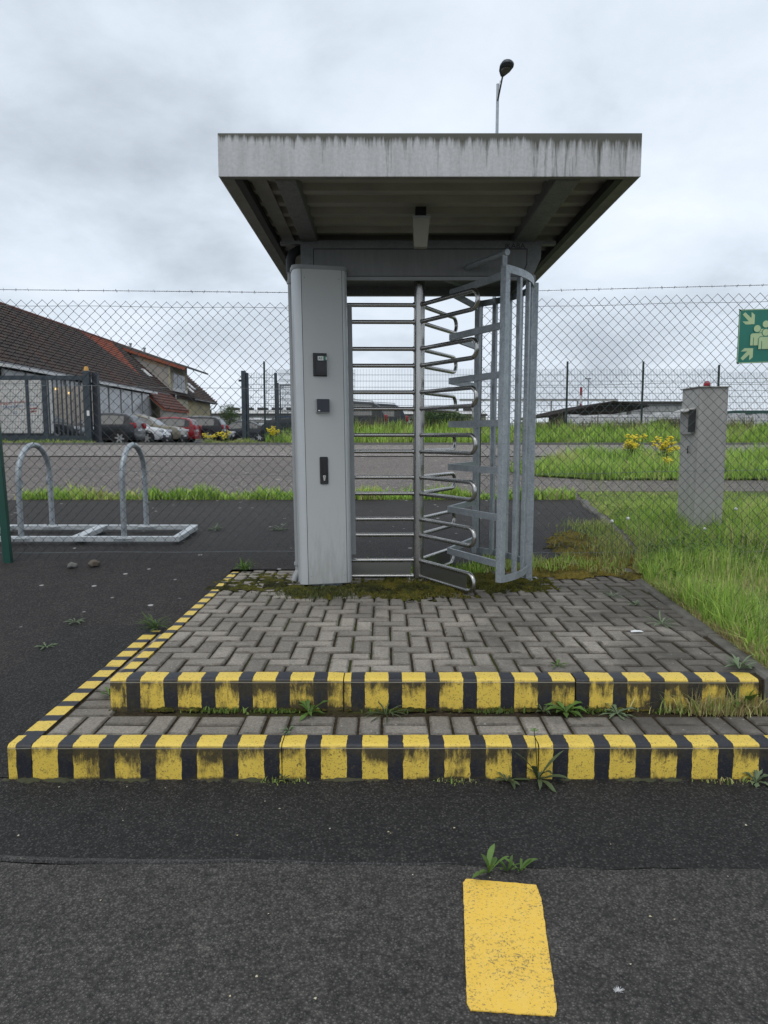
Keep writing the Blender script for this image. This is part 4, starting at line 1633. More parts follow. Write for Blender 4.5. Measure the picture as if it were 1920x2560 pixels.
# green post at the left edge
pb = atY(20, 1428, 6.03)
mb = MB()
mb.cbox((pb.x - 0.034, 6.03, pb.z + 1.25), (0.066, 0.05, 2.6), 0.006, Matrix.Rotation(-0.035, 4, 'Y'))
part(mb, 'fence_post', MT['post_green'], fl)

# ================================================================ assembly point sign
SX0 = atY(1845, 840, 6.07).x
SZ1, SZ0 = atY(1850, 774, 6.07).z, atY(1850, 909, 6.07).z
SS = SZ1 - SZ0
sg = empty('assembly_point_sign', (SX0 + SS / 2, 6.07, SZ0), 'square green assembly point sign with pale people and arrows on fence', 'sign')
SHEAR = 0.030


def sgn_pt(u, v, t_):
    return (SX0 + u * SS, 6.07 + t_, SZ1 - v * SS + u * SS * SHEAR)


mb = MB(); mb.prism([(0, 0), (1, 0), (1, 1), (0, 1)], sgn_pt, 0.003, -0.003)
part(mb, 'plate', MT['sign_green'], sg)
bw = 0.011
mb = MB()
for q in ([(0.006, 0.006), (0.994, 0.006), (0.994, 0.006 + bw), (0.006, 0.006 + bw)], [(0.006, 0.994 - bw), (0.994, 0.994 - bw), (0.994, 0.994), (0.006, 0.994)],
          [(0.006, 0.006 + bw), (0.006 + bw, 0.006 + bw), (0.006 + bw, 0.994 - bw), (0.006, 0.994 - bw)], [(0.994 - bw, 0.006 + bw), (0.994, 0.006 + bw), (0.994, 0.994 - bw), (0.994 - bw, 0.994 - bw)]):
    mb.prism(q, sgn_pt, -0.003, -0.0042)
part(mb, 'border', MT['sign_pale'], sg)
ar = [((x - 1185) / 870, (y - 215) / 870) for x, y in ((1242, 300), (1280, 262), (1385, 358), (1385, 262), (1441, 308), (1441, 456), (1300, 460), (1242, 408), (1345, 408))]
for fx in (0, 1):
    for fy in (0, 1):
        mb = MB()
        mb.prism([((1 - u) if fx else u, (1 - v) if fy else v) for u, v in ar], sgn_pt, -0.003, -0.0044)
        part(mb, 'arrow', MT['sign_pale'], sg)


def person_sym(cx_, hy, by0_, by1_, hw, lay):
    rr_ = 0.064
    out = MB()
    out.prism([(cx_ + (rr_ + 0.012) * math.cos(R(a)), hy + (rr_ + 0.012) * math.sin(R(a))) for a in range(0, 360, 15)], sgn_pt, -0.003, -0.0044 - lay)
    out.prism([(cx_ - hw - 0.012, by1_), (cx_ - hw - 0.012, by0_ + 0.03), (cx_ - hw + 0.02, by0_ - 0.012), (cx_ + hw - 0.02, by0_ - 0.012), (cx_ + hw + 0.012, by0_ + 0.03), (cx_ + hw + 0.012, by1_)], sgn_pt, -0.003, -0.0044 - lay - 0.0001)
    part(out, 'outline', MT['sign_green'], sg)
    m = MB()
    m.prism([(cx_ + rr_ * math.cos(R(a)), hy + rr_ * math.sin(R(a))) for a in range(0, 360, 15)], sgn_pt, -0.003, -0.0052 - lay)
    m.prism([(cx_ - hw, by1_), (cx_ - hw, by0_ + 0.035), (cx_ - hw + 0.012, by0_ + 0.01), (cx_ - hw + 0.035, by0_), (cx_ + hw - 0.035, by0_), (cx_ + hw - 0.012, by0_ + 0.01), (cx_ + hw, by0_ + 0.035), (cx_ + hw, by1_)], sgn_pt, -0.003, -0.0054 - lay)
    part(m, 'pictogram_figure', MT['sign_pale'], sg)
    for s_ in (-1, 1):
        m = MB()
        xx = cx_ + s_ * (hw - 0.058)
        m.prism([(xx - 0.006, by0_ + 0.075), (xx + 0.006, by0_ + 0.075), (xx + 0.006, by1_), (xx - 0.006, by1_)], sgn_pt, -0.003, -0.0060 - lay)
        part(m, 'arm_line', MT['sign_green'], sg)


person_sym(0.512, 0.282, 0.37, 0.60, 0.12, 0.0)
person_sym(0.350, 0.362, 0.45, 0.672, 0.121, 0.002)
person_sym(0.668, 0.362, 0.45, 0.672, 0.121, 0.002)
person_sym(0.512, 0.438, 0.52, 0.745, 0.126, 0.004)
for u, v in ((0.01, 0.01), (0.02, 0.99), (0.99, 0.01), (0.98, 0.99)):
    p = sgn_pt(u, v, 0)
    mb = MB(); mb.tube([(p[0] - 0.012, p[1] - 0.006, p[2] + 0.006), (p[0] + 0.006, p[1] - 0.008, p[2] - 0.004), (p[0] + 0.010, p[1] + 0.02, p[2] - 0.006)], 0.0035, 6)
    part(mb, 'cable_tie', MT['black2'], sg)

# ================================================================ grey intercom column behind the fence
cb = Vector((3.215, 7.2, 0.36))
cab = empty('gate_control_column', cb, 'tall grey metal control column with red beacon behind the fence', 'control column', rz=0)
yaw = R(0)
CM = Matrix.Rotation(yaw, 4, 'Z')


def cbm(x, y, z):
    v = CM @ Vector((x, y, 0))
    return (cb.x + v.x, cb.y + v.y, z)


cw, cd_ = 0.285, 0.40
ct = 1.875
mb = MB()
mb.cbox((cb.x, cb.y, (0.30 + ct) / 2), (cw, cd_, ct - 0.30), 0.006, CM)
part(mb, 'column_body', MT['cabinet'], cab)
mb = MB()
tp_ = [(-cw / 2 - 0.018, -cd_ / 2 - 0.018), (cw / 2 + 0.018, -cd_ / 2 - 0.018), (cw / 2 + 0.018, cd_ / 2 + 0.018), (-cw / 2 - 0.018, cd_ / 2 + 0.018)]
mb.prism(tp_, lambda u, v, t_: cbm(u, v, t_), ct, ct + 0.008)
part(mb, 'top_plate', MT['cabinet_side'], cab)
mb = MB()
mb.prism([(-cd_ / 2 + 0.012, 0.32), (cd_ / 2 - 0.012, 0.32), (cd_ / 2 - 0.012, ct - 0.02), (-cd_ / 2 + 0.012, ct - 0.02)], lambda u, z, t_: cbm(-cw / 2 - t_, u, z), -0.002, 0.003)
part(mb, 'side_door', MT['cabinet_side'], cab)
mb = MB()
mb.prism([(-0.13, 1.42), (0.14, 1.42), (0.14, 1.67), (-0.13, 1.67)], lambda u, z, t_: cbm(-cw / 2 - t_, u, z), 0.002, 0.035)
hd = part(mb, 'reader_box', MT['cabinet'], cab)
mb = MB()
mb.prism([(-0.15, 1.672), (0.16, 1.672), (0.16, 1.682), (-0.15, 1.682)], lambda u, z, t_: cbm(-cw / 2 - t_, u, z - max(0, t_) * 0.35), 0.0, 0.10)
part(mb, 'rain_hood', MT['cabinet_side'], cab)
mb = MB()
mb.prism([(-0.15, 1.44), (-0.135, 1.44), (-0.135, 1.66), (-0.15, 1.66)], lambda u, z, t_: cbm(-cw / 2 - t_, u, z), 0.0, 0.07)
part(mb, 'hood_cheek', MT['black2'], cab)
mb = MB()
mb.tube([cbm(-cw / 2 - 0.012, -0.02, 1.30), cbm(-cw / 2 - 0.02, -0.035, 1.28), cbm(-cw / 2 - 0.02, -0.035, 1.25), cbm(-cw / 2 - 0.01, -0.01, 1.23)], 0.006, 6)
part(mb, 'door_catch', MT['black2'], cab)
bc = cbm(-0.01, -0.06, ct + 0.008)
mb = MB(); mb.lathe([(0.040, 0), (0.040, 0.012), (0.034, 0.014)], bc, 18)
part(mb, 'beacon_base', MT['black2'], cab, 40)
mb = MB(); mb.lathe([(0.034, 0.012), (0.034, 0.03), (0.030, 0.045), (0.02, 0.055), (0.006, 0.059)], bc, 18)
part(mb, 'beacon_lens', MT['red'], cab, 50)

# ================================================================ bicycle racks
rk = empty('bicycle_rack', (-2.6, 7.05, 0.39), 'galvanised bicycle rack with two hoops on a floor frame behind the left fence', 'bicycle rack')
fz = 0.40
mb = MB()
xa, xb = -4.6, -1.945
ya, yb = 6.70, 7.34
for y_ in (ya, yb):
    zz_ = hgt(0, y_) + 0.05
    m = MB(); m.cbox(((xa + xb) / 2, y_, zz_), (xb - xa, 0.05, 0.05), 0.004)
    part(m, 'frame_rail', MT['galv_bright'], rk)
for x_ in (xb - 0.03, -2.93, -3.9):
    m = MB()
    za, zb2 = hgt(0, ya) + 0.05, hgt(0, yb) + 0.05
    m.box((x_, (ya + yb) / 2, (za + zb2) / 2 + 0.001), (0.07 if x_ > -2 else 0.10, yb - ya - 0.05, 0.046), Matrix.Rotation(math.atan2(zb2 - za, yb - ya), 4, 'X'))
    part(m, 'cross_member', MT['galv_bright'], rk)
for x_ in (-3.455, -2.475):
    r_ = 0.235
    y0_, y1_ = ya + 0.0, yb - 0.0
    za, zb2 = hgt(0, y0_) + 0.075, hgt(0, y1_) + 0.075
    zt2 = 1.30 - r_
    pts = [Vector((x_, y0_, za))]
    ym = (y0_ + y1_) / 2
    rr_ = (y1_ - y0_) / 2
    pts.append(Vector((x_, y0_, 0.98)))
    for q in range(0, 13):
        a = math.pi * q / 12
        pts.append(Vector((x_, ym - rr_ * math.cos(a), 0.99 + 0.325 * math.sin(a))))
    pts += [Vector((x_, y1_, 0.98)), Vector((x_, y1_, zb2))]
    m = MB(); m.tube(pts, 0.0265, 14)
    hp = part(m, 'hoop', MT['galv'], rk, 50)
    for y_, z_ in ((y0_, za), (y1_, zb2)):
        m = MB(); m.b2((x_ - 0.085, y_ - 0.05, z_ - 0.022), (x_ + 0.085, y_ + 0.05, z_ - 0.014))
        o = m.build('foot_plate', MT['galv_bright']); o.parent = hp
    for y_, s_ in ((y0_ + 0.02, 1), (y1_ - 0.02, -1)):
        m = MB(); m.tube([Vector((x_, y_ + s_ * (0.025 + 0.03 * math.sin(a)), 0.95 + 0.04 * math.cos(a))) for a in [math.pi * 2 * q / 12 for q in range(12)]], 0.006, 6, closed=True)
        o = m.build('lock_eye', MT['galv'], smooth=50); o.parent = hp

# ================================================================ small loose things
def rock(name, label, loc, sx, sy_, sz, seed, mat):
    bm = bmesh.new()
    bmesh.ops.create_icosphere(bm, subdivisions=3, radius=1.0)
    for v in bm.verts:
        d = 1 + 0.35 * mnoise.noise(v.co * 1.3 + Vector((seed, 0, 0))) + 0.12 * mnoise.noise(v.co * 3.5 + Vector((seed, 3, 0)))
        v.co = Vector((v.co.x * sx * d, v.co.y * sy_ * d, max(-0.45, v.co.z) * sz * d))
    me = bpy.data.meshes.new(name)
    bm.to_mesh(me)
    bm.free()
    return tag(link(name, me, mat, smooth=35, loc=loc), label, 'stone')


p = atZ(180, 1412, 0.33)
rock('stone', 'small grey stone lying on tarmac below the bicycle rack hoops', (p.x, p.y, hgt(p.x, p.y) + 0.018), 0.042, 0.026, 0.026, 1, MT['stone'])
p = atZ(235, 1410, 0.33)
rock('stone', 'rounder brown-grey stone lying on tarmac right of the grey stone', (p.x, p.y, hgt(p.x, p.y) + 0.02), 0.045, 0.035, 0.034, 4, pbr('brown_stone', (0.13, 0.105, 0.08), (0.08, 0.065, 0.05), rough=0.9, scale=9, bump=0.5))
# paper scrap on the platform
p = atZ(1592, 1580, UZ + 0.002)
mb = MB()
mb.add([(-0.035, -0.008, 0.001), (0.0, -0.018, 0.006), (0.038, -0.004, 0.002), (0.030, 0.016, 0.005), (-0.008, 0.010, 0.010), (-0.03, 0.018, 0.003)], [(0, 1, 4, 5), (1, 2, 3, 4)])
tag(mb.build('paper_scrap', MT['feather'], loc=p, fixn=False), 'crumpled white paper scrap on right side of the platform', 'paper')
# feather
p = atZ(1546, 2478, 0.012)
mb = MB()
rg = random.Random(3)
for k in range(46):
    a = rg.uniform(0, math.pi * 2)
    l_ = rg.uniform(0.008, 0.017)
    q = Vector((math.cos(a) * l_, math.sin(a) * l_ * 0.55, rg.uniform(0.001, 0.009)))
    n = Vector((-q.y, q.x, 0)).normalized() * 0.0006
    mb.add([n, -n, q - n * 0.5, q + n * 0.5], [(0, 1, 2, 3)])
tag(mb.build('feather', MT['feather'], loc=p, fixn=False), 'tiny fluffy white feather on the near tarmac right of yellow marking', 'feather')
# scattered petals and grit: uncountable
mb = MB()
rg = random.Random(8)
for k in range(40):
    x, y = rg.uniform(-1.6, 1.6), rg.uniform(1.5, 2.75)
    s_ = rg.uniform(0.0025, 0.005)
    a = rg.uniform(0, 3)
    c, d = math.cos(a) * s_, math.sin(a) * s_
    z = 0.009
    mb.add([(x - c, y - d, z), (x + d, y - c, z + 0.002), (x + c, y + d, z), (x - d, y + c, z + 0.001)], [(0, 1, 2, 3)])
tag(mb.build('litter_specks', pbr('dry_petals', (0.45, 0.36, 0.16), (0.5, 0.48, 0.42), scale=3, kind='World'), fixn=False), 'dry petals and grit scattered over the tarmac', 'litter', kind='stuff')

# ================================================================ weeds
def leaf(mb, base, az, length, width, el, curl, seed, n=7, lobes=0):
    rg = random.Random(seed)
    d = Vector((math.cos(az), math.sin(az), 0))
    s_ = Vector((-d.y, d.x, 0))
    p = Vector(base)
    e = el
    base_i = len(mb.v)
    for i in range(n + 1):
        t_ = i / n
        w = width * (0.14 + 0.9 * math.sin(math.pi * min(1.0, t_) ** 1.45))
        if lobes and i % 2: w *= 0.55
        if i == n: w = width * 0.06
        up_ = Vector((0, 0, 1)) * abs(w) * 0.25
        mb.v += [tuple(p - s_ * w / 2 + up_), tuple(p), tuple(p + s_ * w / 2 + up_)]
        p = p + (d * math.cos(e) + Vector((0, 0, math.sin(e))) + s_ * 0.25 * math.sin(seed * 1.7 + t_ * 2.5)) * (length / n)
        e -= curl / n
        p.z = max(p.z, base[2] + 0.002)
    for i in range(n):
        k = base_i + i * 3
        mb.f += [(k, k + 1, k + 4, k + 3), (k + 1, k + 2, k + 5, k + 4)]


def weed(label, loc, n, length, width, mat, el=(0.2, 1.0), curl=1.0, seed=0, lobes=0, split=True, group=None, name='weed', nseg=6):
    rg = random.Random(seed)
    length *= 1.1; width *= 0.9; n = int(n * 1.3)
    e_ = empty(name, loc, label, 'weed', group)
    if split:
        for k in range(n):
            m = MB()
            leaf(m, (0, 0, 0), k * 6.283 / n + rg.uniform(-0.5, 0.5), length * rg.uniform(0.6, 1.1), width * rg.uniform(0.7, 1.15), rg.uniform(*el), 1.35 * curl * rg.uniform(0.4, 1.4), seed * 50 + k, nseg, lobes)
            m.build('leaf', mat, e_, smooth=60, fixn=False)
    else:
        m = MB()
        for k in range(n):
            leaf(m, (rg.uniform(-1, 1) * length * 0.15, rg.uniform(-1, 1) * length * 0.1, 0), rg.uniform(0, 6.283), length * rg.uniform(0.5, 1.1), width * rg.uniform(0.6, 1.2), rg.uniform(*el), curl * rg.uniform(0.5, 1.3), seed * 50 + k, nseg, lobes)
        m.build('leaf_rosette', mat, e_, smooth=60, fixn=False)
    return e_


W = MT
# along the crack above the yellow marking
p = atZ(1222, 2183, 0.005)
weed('dock weed with upright broad leaf left in tarmac crack above yellow marking', (p.x, p.y, 0.004), 6, 0.085, 0.024, W['weed'], (0.5, 1.45), 0.5, 21)
p = atZ(1268, 2180, 0.005)
weed('middle small weed in tarmac crack above the yellow marking', (p.x, p.y, 0.004), 5, 0.055, 0.016, W['weed'], (0.5, 1.3), 0.5, 22)
p = atZ(1300, 2180, 0.005)
weed('narrow leaved weed on the right in tarmac crack above yellow marking', (p.x, p.y, 0.004), 6, 0.072, 0.014, W['weed'], (0.4, 1.3), 0.5, 23)
# at the foot of the lower kerb
p = atZ(1345, 1950, 0.0)
weed('large grey-green plantain weed against the lower kerb', (p.x, YL - 0.015, 0.002), 10, 0.15, 0.026, W['weed_dark'], (0.15, 1.25), 0.9, 24)
p = atZ(1268, 1958, 0.0)
weed('low dark weed left of the plantain at foot of lower kerb', (p.x, YL - 0.02, 0.002), 8, 0.095, 0.020, W['weed_dark'], (0.1, 0.9), 0.8, 25)
w_ = empty('weed', (atZ(1340, 1950, 0).x + 0.005, YL - 0.008, 0.01), 'tall thin stemmed weed rising past the crack in lower kerb', 'weed')
m = MB(); m.tube([(0, 0, 0), (-0.005, -0.004, 0.07), (-0.012, -0.004, 0.15), (-0.016, 0.01, 0.20)], [0.0025, 0.002, 0.0018, 0.0015], 6)
m.build('stem', W['weed_dark'], w_, smooth=60)
for k in range(8):
    m = MB(); leaf(m, (-0.016, 0.01, 0.195), k * 0.8, 0.022, 0.007, 0.5, 0.6, k, 4); m.build('leaf', W['weed'], w_, fixn=False)
p = atZ(706, 1950, 0.0)
weed('small spidery weed at foot of lower kerb by its left joint', (p.x, YL - 0.012, 0.002), 7, 0.055, 0.012, W['weed_dark'], (0.2, 1.1), 0.8, 26)
p = atZ(1905, 1972, 0.0)
weed('ferny pale weed at foot of lower kerb on the right edge', (p.x, YL - 0.03, 0.002), 10, 0.075, 0.022, W['weed_pale'], (0.3, 1.2), 0.7, 27, lobes=1)
# on the lower step
LS = LZ + 0.001
def on_step(px, py): return atZ(px, py, LS)
p = on_step(774, 1784)
weed('bright green dandelion rosette on lower step by upper kerb joint', (p.x, p.y, LS), 9, 0.095, 0.028, W['weed'], (0.3, 1.0), 0.8, 31, lobes=1)
p = on_step(722, 1828)
weed('pale thistle rosette between lower step pavers left of centre', (p.x, p.y, LS), 10, 0.048, 0.014, W['weed_pale'], (0.2, 0.9), 0.7, 32, lobes=1)
p = on_step(965, 1785)
weed('wiry spreading weed on lower step near the middle', (p.x, p.y - 0.01, LS), 14, 0.11, 0.009, W['weed_dark'], (0.2, 0.9), 0.9, 33)
p = on_step(1415, 1782)
weed('large lobed green weed on lower step right of middle', (p.x, p.y, LS), 12, 0.10, 0.036, W['weed'], (0.35, 1.1), 0.8, 34, lobes=1)
p = on_step(1358, 1780)
weed('small dark weed just left of the large lobed weed', (p.x, p.y, LS), 8, 0.07, 0.017, W['weed_dark'], (0.2, 0.9), 0.7, 35, lobes=1)
p = on_step(1543, 1785)
weed('flat grey-green rosette on lower step beneath right kerb stone', (p.x, p.y, LS), 12, 0.085, 0.022, W['weed_pale'], (0.15, 0.7), 0.7, 36, lobes=1)
p = on_step(1858, 1772)
weed('tall broad-leaved green weed at right end of upper kerb', (p.x, p.y, LS), 10, 0.14, 0.040, W['weed'], (0.7, 1.35), 0.7, 37, lobes=1)
p = on_step(274, 1740)
weed('jagged green weed beside the left end of upper kerb', (p.x, p.y, LS), 8, 0.085, 0.022, W['weed'], (0.6, 1.2), 0.8, 38, lobes=1)
# on the platform
US = UZ + 0.001
def on_plat(px, py): return atZ(px, py, US)
p = on_plat(1655, 1562)
weed('starry grey-green weed rosette on right side of platform', (p.x, p.y, US), 18, 0.10, 0.010, W['weed_pale'], (0.15, 0.8), 0.7, 41)
p = on_plat(1530, 1492)
weed('small pale weed on platform right of the guard cage', (p.x, p.y, US), 12, 0.08, 0.010, W['weed_pale'], (0.2, 0.8), 0.7, 42)
p = on_plat(1588, 1512)
weed('tiny pale weed on platform beyond the starry rosette', (p.x, p.y, US), 12, 0.06, 0.010, W['weed_pale'], (0.2, 0.8), 0.7, 43)
p = on_plat(1395, 1668)
weed('wispy weed behind the upper kerb right of middle', (p.x, p.y + 0.01, US), 12, 0.065, 0.010, W['weed'], (0.3, 1.1), 0.6, 44)
p = on_plat(1848, 1672)
weed('bushy pale green weed on right front corner of platform', (p.x, p.y, US), 22, 0.085, 0.014, W['weed_pale'], (0.2, 1.1), 0.6, 45)
p = on_plat(800, 1478)
weed('dark leafy weed under the grey control pillar', (p.x, p.y, US), 9, 0.08, 0.024, W['weed_dark'], (0.3, 1.2), 0.8, 46)
p = atZ(388, 1568, 0.165)
weed('grassy green tuft behind the end of lower side kerb', (p.x, p.y, 0.158), 40, 0.13, 0.008, W['weed'], (0.3, 1.2), 0.9, 47, split=False)
p = atZ(611, 1425, 0.30)
weed('grassy green tuft at back left corner of platform', (p.x, p.y, 0.298), 50, 0.115, 0.009, W['weed'], (0.5, 1.4), 0.8, 48, split=False)
for i, (px, py, lab) in enumerate(((116, 1632, 'pale weed rosette in the tarmac joint left of the steps'), (188, 1570, 'tiny pale weed at top of tarmac joint left of steps'))):
    p = atZ(px, py, 0.09 if i == 0 else 0.13)
    weed(lab, (p.x, p.y, hgt(p.x, p.y) + 0.004), 10, 0.07, 0.016, W['weed_pale'], (0.1, 0.5), 0.5, 50 + i, lobes=1)
p = atZ(540, 1323, 0.42)
weed('pale weed on tarmac behind the fence, right of bicycle rack', (p.x, p.y, hgt(p.x, p.y) + 0.002), 16, 0.12, 0.016, W['weed_pale'], (0.1, 0.7), 0.6, 55, split=False)
p = atZ(698, 1323, 0.42)
weed('pale weed on tarmac behind the fence near the pillar', (p.x, p.y, hgt(p.x, p.y) + 0.002), 16, 0.12, 0.016, W['weed_pale'], (0.1, 0.7), 0.6, 56, split=False)


# ================================================================ moss mats
def moss(name, poly_fn, x0, x1, y0, y1, step_, zf, hmax, mat, seed, thr=0.0, label=None, cat='moss'):
    nx, ny = int((x1 - x0) / step_), int((y1 - y0) / step_)
    H = {}
    for j in range(ny + 1):
        for i in range(nx + 1):
            x, y = x0 + i * step_, y0 + j * step_
            n = 0.9 * mnoise.noise(Vector((x * 4, y * 5, seed))) + 0.75 * mnoise.noise(Vector((x * 14, y * 16, seed + 3))) + 0.6 * mnoise.noise(Vector((x * 40, y * 44, seed + 7)))
            if zf is fz:
                jx = abs(((x - bx0) / P + 0.5) % 1 - 0.5) * P
                jy = abs(((y - by0) / P + 0.5) % 1 - 0.5) * P
                n += 0.45 * (1 - min(1, min(jx, jy) / 0.018)) - 0.12
            H[i, j] = (n + poly_fn(x, y) - thr) 
    V, F, idx = [], [], {}
    rg = random.Random(seed)
    def vid(i, j):
        if (i, j) not in idx:
            h = max(-0.08, min(0.75, H[i, j]))
            x, y = x0 + i * step_, y0 + j * step_
            idx[i, j] = len(V)
            V.append((x + rg.uniform(-1, 1) * step_ * 0.3, y + rg.uniform(-1, 1) * step_ * 0.3, zf(x, y) + h * hmax + rg.uniform(-1, 1) * hmax * 0.10))
        return idx[i, j]
    for j in range(ny):
        for i in range(nx):
            if max(H[i, j], H[i + 1, j], H[i, j + 1], H[i + 1, j + 1]) > 0:
                F.append((vid(i, j), vid(i + 1, j), vid(i + 1, j + 1), vid(i, j + 1)))
    me = bpy.data.meshes.new(name)
    me.from_pydata(V, [], F)
    return tag(link(name, me, mat, smooth=60), label, cat, kind='stuff')


def ell(cx_, cy_, rx, ry):
    return lambda x, y: 1.0 - ((x - cx_) / rx) ** 2 - ((y - cy_) / ry) ** 2


fz = lambda x, y: UZ + 0.001
e1, e2, e3 = ell(0.22, 5.10, 0.66, 0.42), ell(0.75, 5.35, 0.55, 0.40), ell(-0.45, 5.0, 0.35, 0.22)
moss('moss_mat', lambda x, y: max(e1(x, y), e2(x, y), e3(x, y), -2) * 0.9, -0.9, 1.35, 4.70, 5.80, 0.009, fz, 0.030, MT['moss'], 2.0, 0.42, 'brown-green moss mat under the turnstile rotor', 'moss')
e4, e5 = ell(1.45, 5.75, 0.45, 0.30), ell(1.95, 6.35, 0.38, 0.9)
hz = lambda x, y: max(UZ + 0.002, hgt(x, y)) + 0.004
moss('moss_mat', lambda x, y: max(e4(x, y), e5(x, y), -2) * 0.9, 0.9, 2.5, 5.4, 8.2, 0.013, hz, 0.04, MT['yellow_moss'], 5.0, 0.25, 'yellow-brown moss along the edging stones beside the fence', 'moss')
e6 = ell(-0.95, 5.35, 0.40, 0.38)
moss('moss_mat', lambda x, y: e6(x, y) * 0.6, -1.3, -0.5, 5.0, 5.8, 0.009, fz, 0.014, MT['moss'], 9.0, 0.52, 'thin moss tufts left of the pillar on the back pavers', 'moss')
# dirt and moss line at the foot of both kerbs
moss('kerb_foot_dirt', lambda x, y: 0.25 - abs(y - (Y0 - 0.002)) * 28, -1.27, 1.9, Y0 - 0.06, Y0 + 0.01, 0.008, lambda x, y: LZ, 0.02, MT['moss'], 12.0, 0.12, 'moss and dirt collected along the foot of upper kerb', 'moss')
moss('kerb_foot_dirt', lambda x, y: 0.2 - abs(y - (YL - 0.002)) * 30, -1.6, 1.7, YL - 0.06, YL + 0.01, 0.008, lambda x, y: 0.0, 0.014, MT['soil'], 15.0, 0.12, 'dark soil collected along the foot of lower kerb', 'dirt')


# ================================================================ grass
def grass(name, n, sampler, hmin, hmax, width, cols, seed, lean=0.45, label=None, zf=hgt, hs=None):
    rg = np.random.RandomState(seed)
    pts = sampler(rg, n)
    n = len(pts)
    z = np.array([zf(x, y) for x, y in pts])
    ls = np.array([max(0.25, 0.85 + 0.9 * mnoise.noise(Vector((x * 1.7, y * 1.7, seed))) + 0.5 * mnoise.noise(Vector((x * 6, y * 6, seed)))) for x, y in pts])
    h = (hmin + (hmax - hmin) * rg.rand(n) ** 1.5) * ls
    if hs is not None: h = h * np.array([hs(x, y) for x, y in pts])
    az = rg.rand(n) * 6.283
    ld = rg.rand(n) * 6.283
    ll = (rg.rand(n) ** 1.3) * lean * h * 1.6
    w = width * (0.6 + 0.8 * rg.rand(n))
    V = np.zeros((n, 5, 3))
    sx, sy = np.cos(az) * w / 2, np.sin(az) * w / 2
    bx, by = pts[:, 0], pts[:, 1]
    lx, ly = np.cos(ld) * ll, np.sin(ld) * ll
    V[:, 0] = np.stack([bx - sx, by - sy, z - 0.005], 1)
    V[:, 1] = np.stack([bx + sx, by + sy, z - 0.005], 1)
    V[:, 2] = np.stack([bx + sx * 0.8 + lx * 0.3, by + sy * 0.8 + ly * 0.3, z + h * 0.55], 1)
    V[:, 3] = np.stack([bx - sx * 0.8 + lx * 0.3, by - sy * 0.8 + ly * 0.3, z + h * 0.55], 1)
    V[:, 4] = np.stack([bx + lx, by + ly, z + h * (1 - 0.35 * (ll / (h * lean * 1.6 + 1e-6)) ** 2)], 1)
    base = np.arange(n) * 5
    me = bpy.data.meshes.new(name)
    me.vertices.add(n * 5)
    me.vertices.foreach_set('co', V.reshape(-1))
    q = np.stack([base, base + 1, base + 2, base + 3], 1)
    t3 = np.stack([base + 3, base + 2, base + 4], 1)
    loops = np.concatenate([q, t3], 1).reshape(-1)
    me.loops.add(len(loops))
    me.loops.foreach_set('vertex_index', loops.astype(np.int32))
    me.polygons.add(n * 2)
    ls_ = np.stack([np.arange(n) * 7, np.arange(n) * 7 + 4], 1).reshape(-1)
    me.polygons.foreach_set('loop_start', ls_.astype(np.int32))
    me.update(calc_edges=True)
    cols = np.array(cols)
    pn = np.array([mnoise.noise(Vector((x * 0.9, y * 0.9, seed + 5))) for x, y in pts])
    pick = np.clip((rg.rand(n) * 0.75 + pn * 0.55 + 0.12), 0, 0.999) * len(cols)
    c = np.minimum(cols[pick.astype(int)] * (0.9 + 0.6 * rg.rand(n))[:, None], 0.75)
    at_ = me.color_attributes.new('col', 'FLOAT_COLOR', 'POINT')
    cc = np.ones((n, 5, 4))
    cc[:, :, :3] = c[:, None, :]
    at_.data.foreach_set('color', cc.reshape(-1))
    me.materials.append(MT['grass'])
    o = bpy.data.objects.new(name, me)
    COL.objects.link(o)
    return tag(o, label, 'grass', kind='stuff')


G1 = [(0.12, 0.19, 0.035), (0.17, 0.28, 0.045), (0.23, 0.37, 0.06), (0.30, 0.44, 0.08), (0.37, 0.47, 0.11), (0.42, 0.40, 0.17)]
G2 = [(0.16, 0.25, 0.05), (0.22, 0.36, 0.06), (0.30, 0.44, 0.08), (0.36, 0.47, 0.11), (0.40, 0.38, 0.17)]
G3 = [(0.15, 0.20, 0.05), (0.24, 0.32, 0.08), (0.33, 0.39, 0.11), (0.40, 0.37, 0.16), (0.32, 0.24, 0.13)]


def s_verge(rg, n):
    y = 3.15 + (10.6 - 3.15) * rg.rand(n) ** 1.25
    x = np.array([edge_x(q) for q in y]) + 0.05 + rg.rand(n) ** 1.15 * np.minimum(3.2, 0.9 + (y - 3.1) * 0.42)
    return np.stack([x, y], 1)


def s_rect(x0, x1, y0, y1):
    return lambda rg, n: np.stack([x0 + (x1 - x0) * rg.rand(n), y0 + (y1 - y0) * rg.rand(n)], 1)


grass('verge_grass', 60000, s_verge, 0.04, 0.20, 0.007, G1, 1, 0.6, 'tall green grass on the verge right of the platform', hver, lambda x, y: 1 - 0.75 * sstep(8.0, 9.8, y))


def s_verge_far(rg, n):
    y = 6.4 + 3.0 * rg.rand(n)
    x = np.array([edge_x(q) for q in y]) + 0.25 + rg.rand(n) * 3.6
    return np.stack([x, y], 1)


grass('verge_grass', 20000, s_verge_far, 0.08, 0.27, 0.010, G1[1:], 2, 0.5, 'taller grass behind the fence around the control column', hver, lambda x, y: 1 - 0.6 * sstep(7.6, 9.2, y))


def s_edge(rg, n):
    y = 3.2 + 3.6 * rg.rand(n)
    x = np.array([edge_x(q) for q in y]) + 0.03 + np.abs(rg.randn(n)) * 0.09
    return np.stack([x, y], 1)


grass('edge_grass', 9000, s_edge, 0.02, 0.10, 0.006, G3, 3, 0.9, 'dry short grass creeping over the concrete edging', lambda x, y: hver(x, y) + 0.01)


